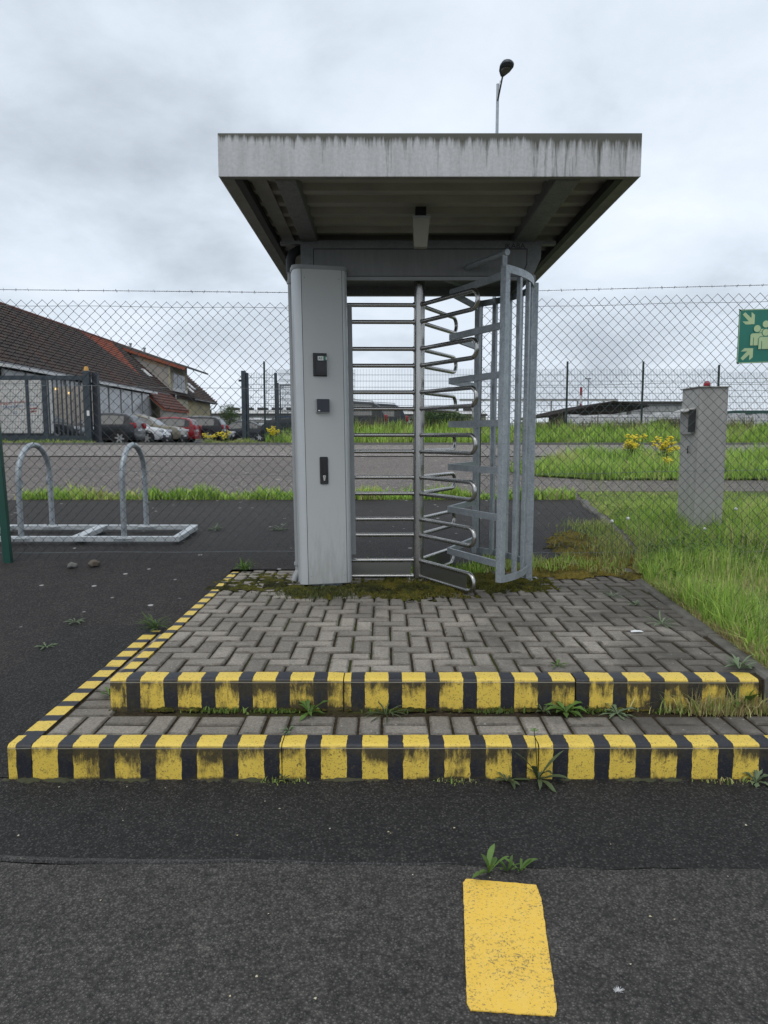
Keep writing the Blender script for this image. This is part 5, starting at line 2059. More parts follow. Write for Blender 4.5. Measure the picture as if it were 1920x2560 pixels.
def s_moss(rg, n):
    y = 5.6 + 2.2 * rg.rand(n)
    x = np.array([edge_x(q) for q in y]) - 0.03 - np.abs(rg.randn(n)) * 0.22
    return np.stack([x, y], 1)


grass('path_weeds', 2600, s_moss, 0.02, 0.13, 0.006, G3, 4, 0.8, 'straggly weeds among the moss beside the path', hz)
grass('path_weeds', 900, s_rect(0.85, 1.9, 5.72, 6.05), 0.03, 0.14, 0.007, G1, 5, 0.7, 'weeds growing at the back edge of the pavers by the guard cage', hz)
grass('path_weeds', 1100, lambda rg, n: np.stack([-0.15 + rg.rand(n) * 1.0, 5.62 + rg.rand(n) * 0.25], 1), 0.02, 0.11, 0.008, G1, 6, 0.7, 'weeds growing behind the rotor column', hz)
grass('path_weeds', 1600, lambda rg, n: np.stack([-0.42 + rg.randn(n) * 0.17, 4.93 + rg.randn(n) * 0.09], 1), 0.008, 0.05, 0.004, [(0.04, 0.05, 0.015), (0.07, 0.09, 0.03), (0.12, 0.11, 0.05)], 7, 1.0, 'low scruffy growth in front of the pillar foot', fz)
grass('path_weeds', 900, lambda rg, n: np.stack([1.58 + rg.randn(n) * 0.13, Y0 - 0.01 - np.abs(rg.randn(n)) * 0.03], 1), 0.02, 0.13, 0.004, G3, 8, 0.9, 'dry grass tuft at right end of upper kerb', lambda x, y: LZ)
grass('path_weeds', 700, lambda rg, n: np.stack([1.80 + np.abs(rg.randn(n)) * 0.2, 3.02 + rg.randn(n) * 0.09], 1), 0.03, 0.22, 0.005, G3, 9, 0.7, 'long grass where the steps meet the verge', lambda x, y: LZ)
grass('lot_weeds', 6500, lambda rg, n: np.stack([-5.2 + rg.rand(n) * 7.9, 9.95 + np.abs(rg.randn(n)) * 0.16], 1), 0.04, 0.20, 0.022, G2, 10, 0.6, 'row of bright green weeds along the back edge of the tarmac')


def s_isl(rg, n):
    y = 12.55 + 5.3 * rg.rand(n)
    x = np.array([isl_x(q) for q in y]) + np.abs(rg.rand(n)) ** 1.2 * 8.0
    return np.stack([x, y], 1)


grass('island_grass', 34000, s_isl, 0.08, 0.42, 0.018, G2, 11, 0.5, 'tall grass on the island behind the control column')
grass('bank_grass', 36000, lambda rg, n: np.stack([-3.6 + rg.rand(n) * 22, 21.78 + rg.rand(n) ** 1.1 * 3.0], 1), 0.12, 0.45, 0.026, G2[:4] + [(0.30, 0.30, 0.13)], 12, 0.45, 'long grass on the bank across the far road')
grass('bank_stalks', 7000, lambda rg, n: np.stack([-1.0 + rg.rand(n) * 18, 23.5 + rg.rand(n) * 1.6], 1), 0.25, 0.65, 0.016, [(0.17, 0.13, 0.08), (0.22, 0.19, 0.11), (0.15, 0.17, 0.07)], 13, 0.3, 'dry brown stalks on top of the bank')
grass('left_verge_grass', 9000, lambda rg, n: (lambda x: np.stack([np.where(rg.rand(n) < 0.55, -14 + x * 5.0, -5.6 + x * 2.4), 21.78 + rg.rand(n) * 0.85], 1))(rg.rand(n)), 0.05, 0.19, 0.022, G3[:4], 14, 0.5, 'grass strip along the road below the gate')


grass('kerb_foot_weeds', 624, lambda rg, n: (lambda x: np.stack([x, Y0 - 0.012 - np.abs(rg.randn(n)) * 0.014], 1))(np.concatenate([rg.normal(c_, 0.06, n // 6) for c_ in (-0.75, -0.5, 0.02, 0.5, 0.95, 1.35)])), 0.006, 0.026, 0.008, [(0.07, 0.10, 0.025), (0.11, 0.17, 0.035), (0.16, 0.24, 0.05)], 35, 1.0, 'tiny weeds and clover along the foot of upper kerb', lambda x, y: LZ)
grass('kerb_foot_weeds', 150, lambda rg, n: (lambda x: np.stack([x, YL - 0.012 - np.abs(rg.randn(n)) * 0.016], 1))(np.concatenate([rg.normal(c_, 0.05, n // 3) for c_ in (-0.42, 0.3, 1.4)])), 0.006, 0.035, 0.006, G3, 36, 1.0, 'tiny dry weeds along the foot of lower kerb', lambda x, y: 0.0)
MOSSC = [(0.03, 0.03, 0.01), (0.07, 0.075, 0.015), (0.13, 0.13, 0.02), (0.20, 0.15, 0.03)]


def s_mossm(rg, n):
    p_ = np.stack([-0.7 + 2.0 * rg.rand(n * 3), 4.75 + 0.95 * rg.rand(n * 3)], 1)
    k_ = np.array([max(e1(x, y), e2(x, y), e3(x, y)) + 0.7 * mnoise.noise(Vector((x * 4, y * 5, 2.0))) > 0.28 for x, y in p_])
    return p_[k_][:n]


grass('moss_shoots', 9000, s_mossm, 0.006, 0.026, 0.004, MOSSC, 31, 1.2, 'short moss shoots and grass under the rotor', lambda x, y: UZ + 0.006)
# clover and broad leaves in the verge
mb = MB()
rg = random.Random(77)
for k in range(2600):
    y = rg.uniform(3.3, 8.5)
    x = edge_x(y) + 0.10 + abs(rg.gauss(0, 0.9))
    if mnoise.noise(Vector((x * 1.3, y * 1.3, 9))) < -0.05: continue
    leaf(mb, (x, y, hver(x, y) + rg.uniform(0.01, 0.10)), rg.uniform(0, 6.28), rg.uniform(0.03, 0.09), rg.uniform(0.014, 0.035), rg.uniform(0.0, 1.0), 0.8, k, 3)
tag(mb.build('verge_herbs', MT['weed'], fixn=False), 'broad-leaved herbs growing through the verge grass', 'herbs', kind='stuff')
grass('verge_stalks', 1500, s_verge, 0.25, 0.55, 0.003, [(0.26, 0.30, 0.12), (0.30, 0.27, 0.14), (0.18, 0.26, 0.08)], 33, 0.5, 'thin seed stalks standing above the verge grass', hver)
# yellow flowering plants
def flower_plant(label, x, y, z, h, n, seed, spread=0.25):
    rg = random.Random(seed)
    e_ = empty('flowering_plant', (x, y, z), label, 'plant', None)
    ms, mf = MB(), MB()
    for k in range(n):
        a = rg.uniform(0, 6.28)
        rr_ = rg.uniform(0, spread)
        top = Vector((math.cos(a) * rr_, math.sin(a) * rr_, h * rg.uniform(0.6, 1.0)))
        ms.tube([(top.x * 0.2, top.y * 0.2, 0), top * 0.6, top], 0.006, 4)
        for q in range(16):
            c = top + Vector((rg.gauss(0, 0.04), rg.gauss(0, 0.04), rg.gauss(0, 0.03)))
            s_ = rg.uniform(0.016, 0.032)
            mf.lathe([(s_ * 0.3, -s_ * 0.4), (s_, 0), (s_ * 0.4, s_ * 0.5)], c, 6)
        for q in range(4):
            leaf(ms, top * rg.uniform(0.2, 0.8), rg.uniform(0, 6.28), 0.12, 0.03, 0.4, 0.7, seed + q, 4)
    ms.build('stems', MT['weed'], e_)
    mf.build('blossoms', MT['petal'], e_)
    return e_


p = atY(1580, 1165, 15.5)
flower_plant('yellow flowering plant in grass left of the control column', p.x, 15.5, hgt(p.x, 15.5), 0.66, 16, 1, 0.24)
p = atY(1658, 1160, 15.2)
flower_plant('yellow flowering plant close to the control column', p.x, 15.2, hgt(p.x, 15.2), 0.64, 15, 2, 0.26)
p = atY(1668, 1175, 14.2)
flower_plant('low yellow flowering plant in front of the column plant', p.x, 14.2, hgt(p.x, 14.2), 0.25, 4, 3, 0.1)
for i, (px, lab) in enumerate(((520, 'yellow flowers in verge left of entrance'), (566, 'sparse yellow flowers in the entrance verge'), (684, 'yellow flower clump by the dark gate post'))):
    p = atY(px, 1105, 21.95)
    flower_plant(lab, p.x, 21.95, hgt(p.x, 21.95), 0.36 if i < 2 else 0.5, 5 if i < 2 else 11, 10 + i, 0.25)
# dandelion clocks by the fence
for i, (px, py, zt2) in enumerate(((1570, 1296, 0.6), (1530, 1303, 0.6), (1762, 1322, 0.55), (1840, 1272, 0.7))):
    b = atY(px, py, 6.0 if i < 2 else 6.7)
    mb = MB()
    e_ = empty('dandelion', (b.x, b.y, hver(b.x, b.y)), ['dandelion clock on thin stem above the edging stones', 'white seed head left of the dandelion clock by edging', 'dandelion clock in front of the control column foot', 'dandelion clock in grass right of the control column'][i], 'dandelion')
    hh = b.z - e_.location.z
    mb.tube([(0.02, 0, 0), (0.006, 0, hh * 0.6), (0, 0, hh)], 0.0022, 5)
    mb.build('stem', MT['weed_pale'], e_)
    mb = MB(); mb.lathe([(0.004, -0.014), (0.012, -0.008), (0.015, 0), (0.011, 0.009), (0.003, 0.014)], (0, 0, hh), 10)
    mb.build('seed_head', MT['feather'], e_, smooth=60)

# ================================================================ far double-rod mesh fence
def rod_panel(mb, x0, x1, y, z0, z1, dy=0.0):
    n = max(1, int(round((x1 - x0) / 0.05)))
    r_ = 0.0034
    for i in range(n + 1):
        x = x0 + (x1 - x0) * i / n
        mb.b2((x - r_, y - r_, z0), (x + r_, y + r_, z1))
    z = z0 + 0.03
    while z < z1:
        mb.b2((x0, y - 0.012, z - 0.005), (x1, y - 0.004, z + 0.005))
        mb.b2((x0, y + 0.004, z - 0.005), (x1, y + 0.012, z + 0.005))
        z += 0.2


FFY = 23.85


def rod_fence(label, bays, y, mat, h=2.03):
    th = empty('rod_mesh_fence', (bays[0][0], y, hgt(bays[0][0], y)), label, 'fence')
    for (xa, xb, zt) in bays:
        m = MB()
        rod_panel(m, xa + 0.03, xb - 0.03, y, zt - h, zt)
        part(m, 'mesh_panel', mat, th)
        m = MB()
        m.cbox((xa, y + 0.035, zt - h / 2 + 0.02), (0.06, 0.04, h + 0.45), 0.004)
        part(m, 'fence_post', mat, th)
    return th


x3 = atY(1417, 1000, FFY).x
bays = []
for k in range(-7, 6):
    xa = x3 + k * 2.51
    zt = atY(1417 + k * 186, 922, FFY).z
    if k >= 2: zt -= 0.11
    if -6 <= k: bays.append((xa, xa + 2.51, zt))
rod_fence('dark green rod mesh fence on the grassy bank across the road', bays[2:], FFY, MT['fence_green'])

# gate fence, entrance posts and sliding gate on the left
GY = 22.6


def gx_(px): return atY(px, 1000, GY).x
def gz_(py): return atY(400, py, GY).z


GND = hgt(-8, GY)
th = empty('sliding_gate', (gx_(60), GY, GND), 'anthracite sliding gate with vertical bars left of the yard entrance', 'gate')
m = MB(); m.b2((gx_(-120), GY - 0.05, gz_(950)), (gx_(216), GY + 0.05, gz_(939)))
part(m, 'top_rail', MT['fence_dark'], th)
m = MB(); m.b2((gx_(-120), GY - 0.06, GND + 0.08), (gx_(216), GY + 0.06, GND + 0.28))
part(m, 'bottom_rail', MT['fence_dark'], th)
for px in list(range(122, 215, 11)):
    m = MB(); m.cbox((gx_(px), GY, (gz_(950) + GND + 0.28) / 2), (0.04, 0.04, gz_(950) - GND - 0.28), 0.004)
    part(m, 'gate_bar', MT['fence_dark'], th)
m = MB(); m.cbox((gx_(112), GY, (gz_(945) + GND + 0.1) / 2), (0.14, 0.10, gz_(945) - GND - 0.1), 0.006)
part(m, 'gate_stile', MT['fence_dark'], th)
m = MB(); m.cbox((gx_(69), GY + 0.0, (gz_(945) + GND + 0.1) / 2), (0.08, 0.08, gz_(945) - GND - 0.1), 0.006)
part(m, 'gate_stile', MT['fence_dark'], th)
m = MB(); rod_panel(m, gx_(-120), gx_(106), GY + 0.02, GND + 0.28, gz_(950))
part(m, 'mesh_infill', MT['fence_dark'], th)
pt = empty('gate_post', (gx_(228), GY, GND), 'dark double gate post with amber lamp at the left of the entrance', 'gate post')
m = MB(); m.cbox((gx_(223.5), GY - 0.12, (gz_(928) + GND - 0.1) / 2), (0.19, 0.16, gz_(928) - GND + 0.1), 0.008)
part(m, 'post', MT['fence_dark'], pt)
m = MB(); m.cbox((gx_(238), GY + 0.10, (gz_(930) + GND - 0.1) / 2), (0.16, 0.22, gz_(930) - GND + 0.1), 0.008)
part(m, 'guide_post', simple('near_black_paint', (0.012, 0.016, 0.024), 0.5), pt)
m = MB(); m.lathe([(0.075, gz_(928)), (0.07, gz_(922)), (0.05, gz_(917))], (gx_(222), GY - 0.1, 0), 12)
part(m, 'warning_lamp', MT['amber'], pt, 40)
m = MB(); m.b2((gx_(222.5), GY - 0.215, gz_(1040)), (gx_(229), GY - 0.2, gz_(1027)))
part(m, 'switch_box', MT['white_frame'], pt)
pt = empty('gate_post', (gx_(613), GY, GND), 'dark double gate post at the right of the entrance', 'gate post')
m = MB(); m.cbox((gx_(610), GY, (gz_(927) + GND - 0.1) / 2), (0.13, 0.14, gz_(927) - GND + 0.1), 0.006)
part(m, 'post', MT['fence_dark'], pt)
m = MB(); m.cbox((gx_(618.5), GY + 0.05, (gz_(932) + GND - 0.1) / 2), (0.07, 0.12, gz_(932) - GND + 0.1), 0.006)
part(m, 'guide_post', MT['fence_dark'], pt)
m = MB(); m.b2((gx_(598), GY - 0.04, gz_(954)), (gx_(606), GY + 0.04, gz_(949)))
part(m, 'gate_catch', MT['black2'], pt)
th = empty('rod_mesh_fence', (gx_(650), GY, GND), 'short rod mesh panel between the entrance post and side door', 'fence')
m = MB(); rod_panel(m, gx_(622), gx_(687), GY, GND + 0.05, gz_(932))
part(m, 'mesh_panel', MT['fence_dark'], th)
m = MB(); m.cbox((gx_(690), GY + 0.03, (gz_(932) + GND) / 2), (0.07, 0.06, gz_(932) - GND), 0.005)
part(m, 'fence_post', MT['fence_dark'], th)
th = empty('side_gate', (gx_(720), GY, GND), 'narrow dark framed side gate just left of the pillar', 'gate')
m = MB(); m.cbox((gx_(694.5), GY - 0.03, (gz_(957) + GND) / 2), (0.07, 0.07, gz_(957) - GND), 0.005)
part(m, 'post', MT['fence_dark'], th)
for a, b in (((gx_(699), GND + 0.08), (gx_(702), gz_(961))), ((gx_(797), GND + 0.08), (gx_(800), gz_(961)))):
    m = MB(); m.b2((a[0], GY - 0.025, a[1]), (b[0], GY + 0.025, b[1]))
    part(m, 'stile', MT['fence_dark'], th)
for z in (gz_(964), GND + 0.1):
    m = MB(); m.b2((gx_(699), GY - 0.024, z), (gx_(800), GY + 0.024, z + 0.04))
    part(m, 'rail', MT['fence_dark'], th)
m = MB(); rod_panel(m, gx_(702), gx_(797), GY, GND + 0.14, gz_(964))
part(m, 'mesh_infill', MT['fence_dark'], th)
th = empty('rod_mesh_fence', (gx_(840), GY, GND), 'taller rod mesh fence running behind the pillar', 'fence')
m = MB(); rod_panel(m, gx_(690), gx_(885), GY + 0.8, GND + 0.05, gz_(918))
part(m, 'mesh_panel', MT['fence_dark'], th)
m = MB(); m.cbox((gx_(803), GY + 0.83, (gz_(918) + GND) / 2), (0.06, 0.04, gz_(918) - GND), 0.004)
part(m, 'fence_post', MT['fence_dark'], th)

# ================================================================ street lamp
SY = 17.2
sb = atY(1243, 300, SY)
sl_ = empty('street_lamp', (sb.x, SY, hgt(sb.x, SY)), 'tall grey street lamp rising behind the canopy', 'street lamp')
top = atY(1244, 210, SY).z
m = MB(); m.tube([(sb.x, SY, hgt(sb.x, SY) - 0.2), (sb.x, SY, top)], [0.055, 0.032], 14)
part(m, 'pole', MT['galv'], sl_, 50)
a0 = atY(1244, 252, SY)
a1 = atY(1257, 188, SY - 0.55)
m = MB(); m.tube([(a0.x, SY - 0.03, a0.z), (a1.x, SY - 0.55, a1.z)], 0.019, 10)
part(m, 'arm', simple('dark_lamp_arm', (0.05, 0.055, 0.06), 0.5), sl_, 50)
m = MB(); m.tube([(a0.x - 0.01, SY - 0.05, a0.z + 0.05), (a0.x + 0.03, SY - 0.14, a0.z + 0.38), (a1.x - 0.02, SY - 0.42, a1.z - 0.12)], 0.005, 5)
part(m, 'cable', MT['cap'], sl_)
# head: tapered shell pointing along the arm, seen from below
hx, hy, hz_ = a1.x, SY - 0.55, a1.z
dirh = Vector((0.10, -0.90, 0.10)).normalized()
sideh = Vector((1, 0.12, 0)).normalized()
uph = sideh.cross(dirh).normalized()
if uph.z < 0: uph = -uph
hb = Vector((hx, hy, hz_))
mh, mg = MB(), MB()
st = [(-0.04, 0.04, 0.04), (0.03, 0.075, 0.06), (0.14, 0.125, 0.09), (0.30, 0.155, 0.11), (0.41, 0.135, 0.10), (0.47, 0.075, 0.06), (0.485, 0.01, 0.01)]
nn_ = 14
for (l_, w_, h2) in st:
    for k in range(nn_):
        a = 2 * math.pi * k / nn_
        v = math.sin(a)
        mh.v.append(tuple(hb + dirh * l_ + sideh * (w_ * math.cos(a)) + uph * (h2 * v if v > 0 else h2 * 0.35 * v)))
for i in range(len(st) - 1):
    for k in range(nn_):
        mh.f.append((i * nn_ + k, i * nn_ + (k + 1) % nn_, (i + 1) * nn_ + (k + 1) % nn_, (i + 1) * nn_ + k))
mh.f.append(tuple(range(nn_)))
mh.f.append(tuple((len(st) - 1) * nn_ + k for k in range(nn_)))
part(mh, 'lamp_head', simple('dark_lamp_head', (0.035, 0.042, 0.05), 0.45), sl_, 50)
mg.prism([(0.13 + 0.11 * (1 + math.cos(R(a))), 0.10 * math.sin(R(a))) for a in range(0, 360, 24)], lambda u, v, t_: hb + dirh * u + sideh * v + uph * t_, -0.055, -0.03)
part(mg, 'lamp_lens', simple('lamp_lens', (0.12, 0.115, 0.105), 0.25), sl_, 30)


# ================================================================ cars
def car_body(L, W_, H, kind):
    """stations: t, z of belt, z of top (fractions of H)"""
    if kind == 'hatch':
        S = [(0.0, .50, .52), (.012, .58, .66), (.05, .60, .86), (.12, .605, .955), (.30, .60, 1.0), (.46, .59, .985), (.58, .58, .90), (.66, .575, .76), (.735, .57, .60), (.86, .53, .56), (.95, .46, .49), (.99, .38, .41), (1.0, .32, .34)]
        win = (2, 8)
    elif kind == 'suv':
        S = [(0.0, .50, .52), (.012, .60, .68), (.045, .62, .88), (.10, .625, .965), (.30, .62, 1.0), (.48, .61, .99), (.58, .605, .91), (.655, .60, .77), (.715, .595, .635), (.85, .57, .60), (.95, .52, .55), (.99, .42, .45), (1.0, .34, .36)]
        win = (2, 8)
    else:
        S = [(0.0, .48, .50), (.015, .58, .60), (.10, .61, .64), (.20, .61, .80), (.32, .61, .96), (.44, .60, 1.0), (.54, .59, .97), (.62, .58, .85), (.69, .57, .70), (.73, .565, .60), (.86, .53, .56), (.96, .46, .48), (1.0, .36, .38)]
        win = (2, 9)
    return S, win


def make_car(label, xr, y, kind, L, W_, H, paint, front_right=True, yawd=0.0, group='cars parked in the yard', dark_lower=False, zoff=0.0):
    ground = hgt(xr, y) + zoff
    e_ = empty('parked_car', (xr - L / 2, y, ground), label, 'car', group, rz=R(yawd) + (0 if front_right else math.pi))
    S, win = car_body(L, W_, H, kind)
    rings = []
    for (t_, zb_, zt_2) in S:
        x = t_ * L - L / 2
        end = max(0, 1 - t_ / 0.10) ** 2 * 0.10 + max(0, (t_ - 0.86) / 0.14) ** 2 * 0.16
        w = W_ / 2 * (1 - end)
        gh = zt_2 - zb_
        wt2 = w * (0.97 - min(0.24, gh * 0.55))
        low = 0.16 if 0.02 < t_ < 0.97 else 0.22
        z_b, z_t = zb_ * H, zt_2 * H
        half = [(w * 0.90, low * H), (w * 0.985, (low + 0.06) * H), (w, 0.40 * H if z_b > 0.45 * H else z_b * 0.85), (w * 0.985, z_b), (wt2, z_b + (z_t - z_b) * 0.86), (wt2 * 0.86, z_b + (z_t - z_b) * 0.97), (wt2 * 0.45, z_t), (0, z_t)]
        ring = [(x, yy, zz) for yy, zz in half] + [(x, -yy, zz) for yy, zz in half[-2::-1]]
        rings.append(ring)
    m = MB()
    n = len(rings[0])
    for r_ in rings: m.v += r_
    for i in range(len(rings) - 1):
        for k in range(n - 1):
            m.f.append((i * n + k, i * n + k + 1, (i + 1) * n + k + 1, (i + 1) * n + k))
        m.f.append((i * n + n - 1, i * n, (i + 1) * n, (i + 1) * n + n - 1))
    m.f.append(tuple(range(n)))
    m.f.append(tuple((len(rings) - 1) * n + k for k in range(n))[::-1])
    m.build('body', paint, e_, smooth=38)

    def patch(i0, i1, k0, k1, name, mat, off=0.008, ti=0.0, tj=0.06):
        """glass following the body surface between stations i0..i1 and ring points k0..k1"""
        mm = MB()
        V_ = []
        for i in range(i0, i1 + 1):
            for k in (k0, k1):
                p = Vector(rings[i][k])
                q = Vector(rings[i][k1 if k == k0 else k0])
                V_.append(p.lerp(q, tj))
        # shrink ends
        V2 = list(V_)
        for s_ in (0, 1):
            V2[s_] = V_[s_].lerp(V_[2 + s_], ti)
            V2[-2 + s_] = V_[-2 + s_].lerp(V_[-4 + s_], ti)
        f_ = [(j * 2, j * 2 + 1, j * 2 + 3, j * 2 + 2) for j in range(len(V2) // 2 - 1)]
        cen = Vector((0, 0, H * 0.55))
        nrm = (V2[1] - V2[0]).cross(V2[2] - V2[0]).normalized()
        if nrm.dot(V2[0] - cen) < 0: nrm = -nrm
        mm.add([v + nrm * off for v in V2], f_)
        mm.add([v - nrm * 0.004 for v in V2], f_)
        return mm.build(name, mat, e_, fixn=False)

    a, b = win
    mid = (a + b) // 2
    for k0, k1 in ((3, 4), (n - 4, n - 5)):
        patch(a, b - 1, k0, k1, 'window_surround', MT['trim'], off=0.004, ti=0.15, tj=0.02)
        patch(a + 1, mid, k0, k1, 'side_window', MT['car_glass'], ti=0.05, tj=0.10)
        patch(mid, b - 1, k0, k1, 'side_window', MT['car_glass'], ti=0.07, tj=0.10)
    top0, top1 = 5, n - 6
    patch(b - 2, b, top0, top1, 'windscreen', MT['screen_glass'], ti=0.05, tj=0.03)
    patch(a - (1 if kind != 'sedan' else 0), a + (1 if kind != 'sedan' else 2), top0, top1, 'rear_window', MT['car_glass'] if kind != 'sedan' else MT['screen_glass'], ti=0.15, tj=0.06)
    if kind == 'suv':
        for s_ in (-1, 1):
            i0_, i1_ = 3, 6
            pts_ = [Vector(rings[i][5 if s_ > 0 else n - 6]) + Vector((0, 0, 0.05)) for i in range(i0_, i1_)]
            m = MB(); m.tube([pts_[0] - Vector((0, 0, 0.05))] + pts_ + [pts_[-1] - Vector((0, 0, 0.05))], 0.016, 6)
            m.build('roof_rail', MT['rim'], e_)
    rw = 0.315 if kind != 'suv' else 0.35
    for t_ in (0.175, 0.815):
        x = t_ * L - L / 2
        for s_ in (-1, 1):
            m = MB(); m.lathe([(rw + 0.055, -0.02), (rw + 0.055, 0.02)], (x, s_ * (W_ / 2 - 0.022), rw + 0.015), 24, 'y')
            m.build('wheel_arch', MT['trim'], e_, smooth=40)
            m = MB()
            hw = 0.10
            m.lathe([(rw * 0.66, -hw), (rw * 0.93, -hw), (rw, -hw * 0.7), (rw, hw * 0.7), (rw * 0.93, hw), (rw * 0.66, hw)], (x, s_ * (W_ / 2 - 0.075), rw), 24, 'y')
            wh = m.build('wheel', MT['tyre'], e_, smooth=40)
            m = MB()
            star = []
            for q_ in range(24):
                an = q_ * math.pi / 12
                rr_ = rw * (0.67 if q_ % 4 in (0, 1) else 0.34)
                star.append((rr_ * math.cos(an), rr_ * math.sin(an)))
            m.prism(star, lambda u, v, t_: (x + u, s_ * (W_ / 2 + t_), rw + v), 0.020, 0.034)
            m.build('rim', MT['rim'], wh)
            m = MB()
            m.lathe([(rw * 0.66, 0), (rw * 0.62, 0.012)], (x, s_ * (W_ / 2 + 0.006) - (0.0 if s_ > 0 else 0.012), rw), 20, 'y')
            m.build('wheel_disc', MT['trim'], wh)
    # bumpers, lights, plates
    for s_ in (-1, 1):
        m = MB(); m.cbox((L / 2 - 0.10, s_ * W_ * 0.345, H * 0.455), (0.26, 0.30, 0.13), 0.03, Matrix.Rotation(-s_ * 0.35, 4, 'Z'))
        m.build('headlight', MT['headlamp'], e_, smooth=40)
        zt2 = H * (0.60 if kind != 'sedan' else 0.535)
        m = MB(); m.cbox((-L / 2 + 0.085, s_ * W_ * 0.375, zt2), (0.30, 0.22, 0.25 if kind != 'sedan' else 0.15), 0.03, Matrix.Rotation(s_ * 0.30, 4, 'Z'))
        m.build('tail_light', MT['red'], e_, smooth=40)
        m = MB(); m.cbox((L * 0.15, s_ * (W_ / 2 + 0.07), H * 0.62), (0.12, 0.17, 0.12), 0.03)
        m.build('wing_mirror', paint, e_, smooth=40)
        m = MB(); m.b2((-L * 0.31, s_ * (W_ / 2 - 0.03), H * 0.16), (L * 0.31, s_ * (W_ / 2 + 0.008), H * 0.235))
        m.build('sill', MT['trim'], e_)
    m = MB(); m.cbox((L / 2 - 0.055, 0, H * 0.24), (0.16, W_ * 0.74, H * 0.15), 0.03)
    m.build('front_bumper', MT['trim'], e_, smooth=40)
    m = MB(); m.cbox((-L / 2 + 0.05, 0, H * 0.25), (0.15, W_ * 0.80, H * 0.17), 0.03)
    m.build('rear_bumper', MT['trim'] if dark_lower else paint, e_, smooth=40)
    m = MB(); m.b2((L / 2 + 0.026, -0.26, H * 0.25), (L / 2 + 0.036, 0.26, H * 0.25 + 0.11))
    m.b2((-L / 2 - 0.012, -0.26, H * 0.44), (-L / 2 + 0.0, 0.26, H * 0.44 + 0.11))
    m.build('number_plate', MT['white_frame'], e_)
    return e_


def paintm(name, c, coat=0.25):
    return pbr(name, c, tuple(q * 0.9 for q in c), rough=0.32, scale=2.0, coat=coat, spec=0.3)


blackp = paintm('black_car_paint', (0.010, 0.010, 0.013))
greyp = paintm('dark_grey_car_paint', (0.022, 0.024, 0.028))
whitep = paintm('white_car_paint', (0.62, 0.63, 0.64))
beigep = paintm('beige_car_paint', (0.21, 0.19, 0.14))
redp = paintm('red_car_paint', (0.22, 0.010, 0.014))
navyp = paintm('navy_car_paint', (0.012, 0.015, 0.030))
silverp = paintm('silver_car_paint', (0.34, 0.35, 0.36))


def xr_(px, y): return atY(px, 1080, y).x


make_car('dark car with pale windscreen parked behind the sliding gate bars', xr_(216, 29.5), 29.5, 'hatch', 4.1, 1.75, 1.50, greyp, True)
make_car('black compact car nearest the entrance, rear end to the right', xr_(350, 32.6), 32.6, 'hatch', 3.6, 1.65, 1.47, greyp, False)
make_car('white hatchback in the car row, nose to the right', xr_(417, 35.4), 35.4, 'hatch', 3.9, 1.70, 1.48, whitep, True, dark_lower=True)
make_car('beige car between the white hatchback and the red car', xr_(461, 38.4), 38.4, 'suv', 4.2, 1.78, 1.56, beigep, True)
make_car('red car in the row, rear end to the right', xr_(494, 41.6), 41.6, 'hatch', 4.1, 1.76, 1.52, redp, False)
make_car('black estate car beyond the red car, rear end to the right', xr_(563, 45.0), 45.0, 'suv', 4.6, 1.85, 1.62, blackp, False)
make_car('silver car nose peeking out behind the black estate car', xr_(582, 48.5), 48.5, 'hatch', 4.2, 1.76, 1.45, silverp, True)
make_car('dark saloon with red tail light behind the right entrance post', xr_(683, 50.5), 50.5, 'sedan', 4.6, 1.8, 1.48, greyp, False)
make_car('white van-like car with red lamp beyond the dark saloon', xr_(692, 55.0), 55.0, 'suv', 4.4, 1.8, 1.75, whitep, False)
make_car('dark estate car with big red tail light seen between rotor bars', atY(964, 1060, 27.6).x, 27.6, 'suv', 4.7, 1.85, 1.66, greyp, False, 0, 'dark cars behind the bank', zoff=-0.02)
make_car('navy estate car with roof bars right behind the nearer dark estate', atY(1015, 1060, 30.4).x, 30.4, 'suv', 4.7, 1.85, 1.66, navyp, False, 0, 'dark cars behind the bank', zoff=0.12)

# ================================================================ long building on the left
GB = 0.95
XE, ZE = -18.2, EYE + 3.48          # eave
XR, ZR = -23.0, EYE + 7.80          # ridge
YA, YB_ = 24.0, 78.0
bl = empty('long_building', (XE - 2, 50, GB), 'long building with brown tiled roof, glazed lean-to and yellow far wall', 'building')
slope = Vector((XE - XR, 0, ZE - ZR))
sl_len = slope.length
sdir = slope.normalized()
snrm = Vector((-sdir.z, 0, sdir.x))
if snrm.z < 0: snrm = -snrm


def roof_pt(s_, y, up_=0.0):
    p = Vector((XR, 0, ZR)) + sdir * s_ + snrm * up_
    return (p.x, y, p.z)


m = MB()
m.add([roof_pt(0, YA, -0.05), roof_pt(sl_len, YA, -0.05), roof_pt(sl_len, YB_, -0.05), roof_pt(0, YB_, -0.05), roof_pt(0, YA, -0.25), roof_pt(sl_len, YA, -0.25), roof_pt(sl_len, YB_, -0.25), roof_pt(0, YB_, -0.25)],
      [(0, 1, 2, 3), (4, 5, 6, 7), (0, 1, 5, 4), (1, 2, 6, 5), (2, 3, 7, 6), (3, 0, 4, 7)])
XF = 2 * XR - XE
m.add([(XR, YA, ZR - 0.02), (XF, YA, ZE), (XF, YB_, ZE), (XR, YB_, ZR - 0.02)], [(0, 1, 2, 3)])
roof = part(m, 'roof', MT['roof_tile'], bl)
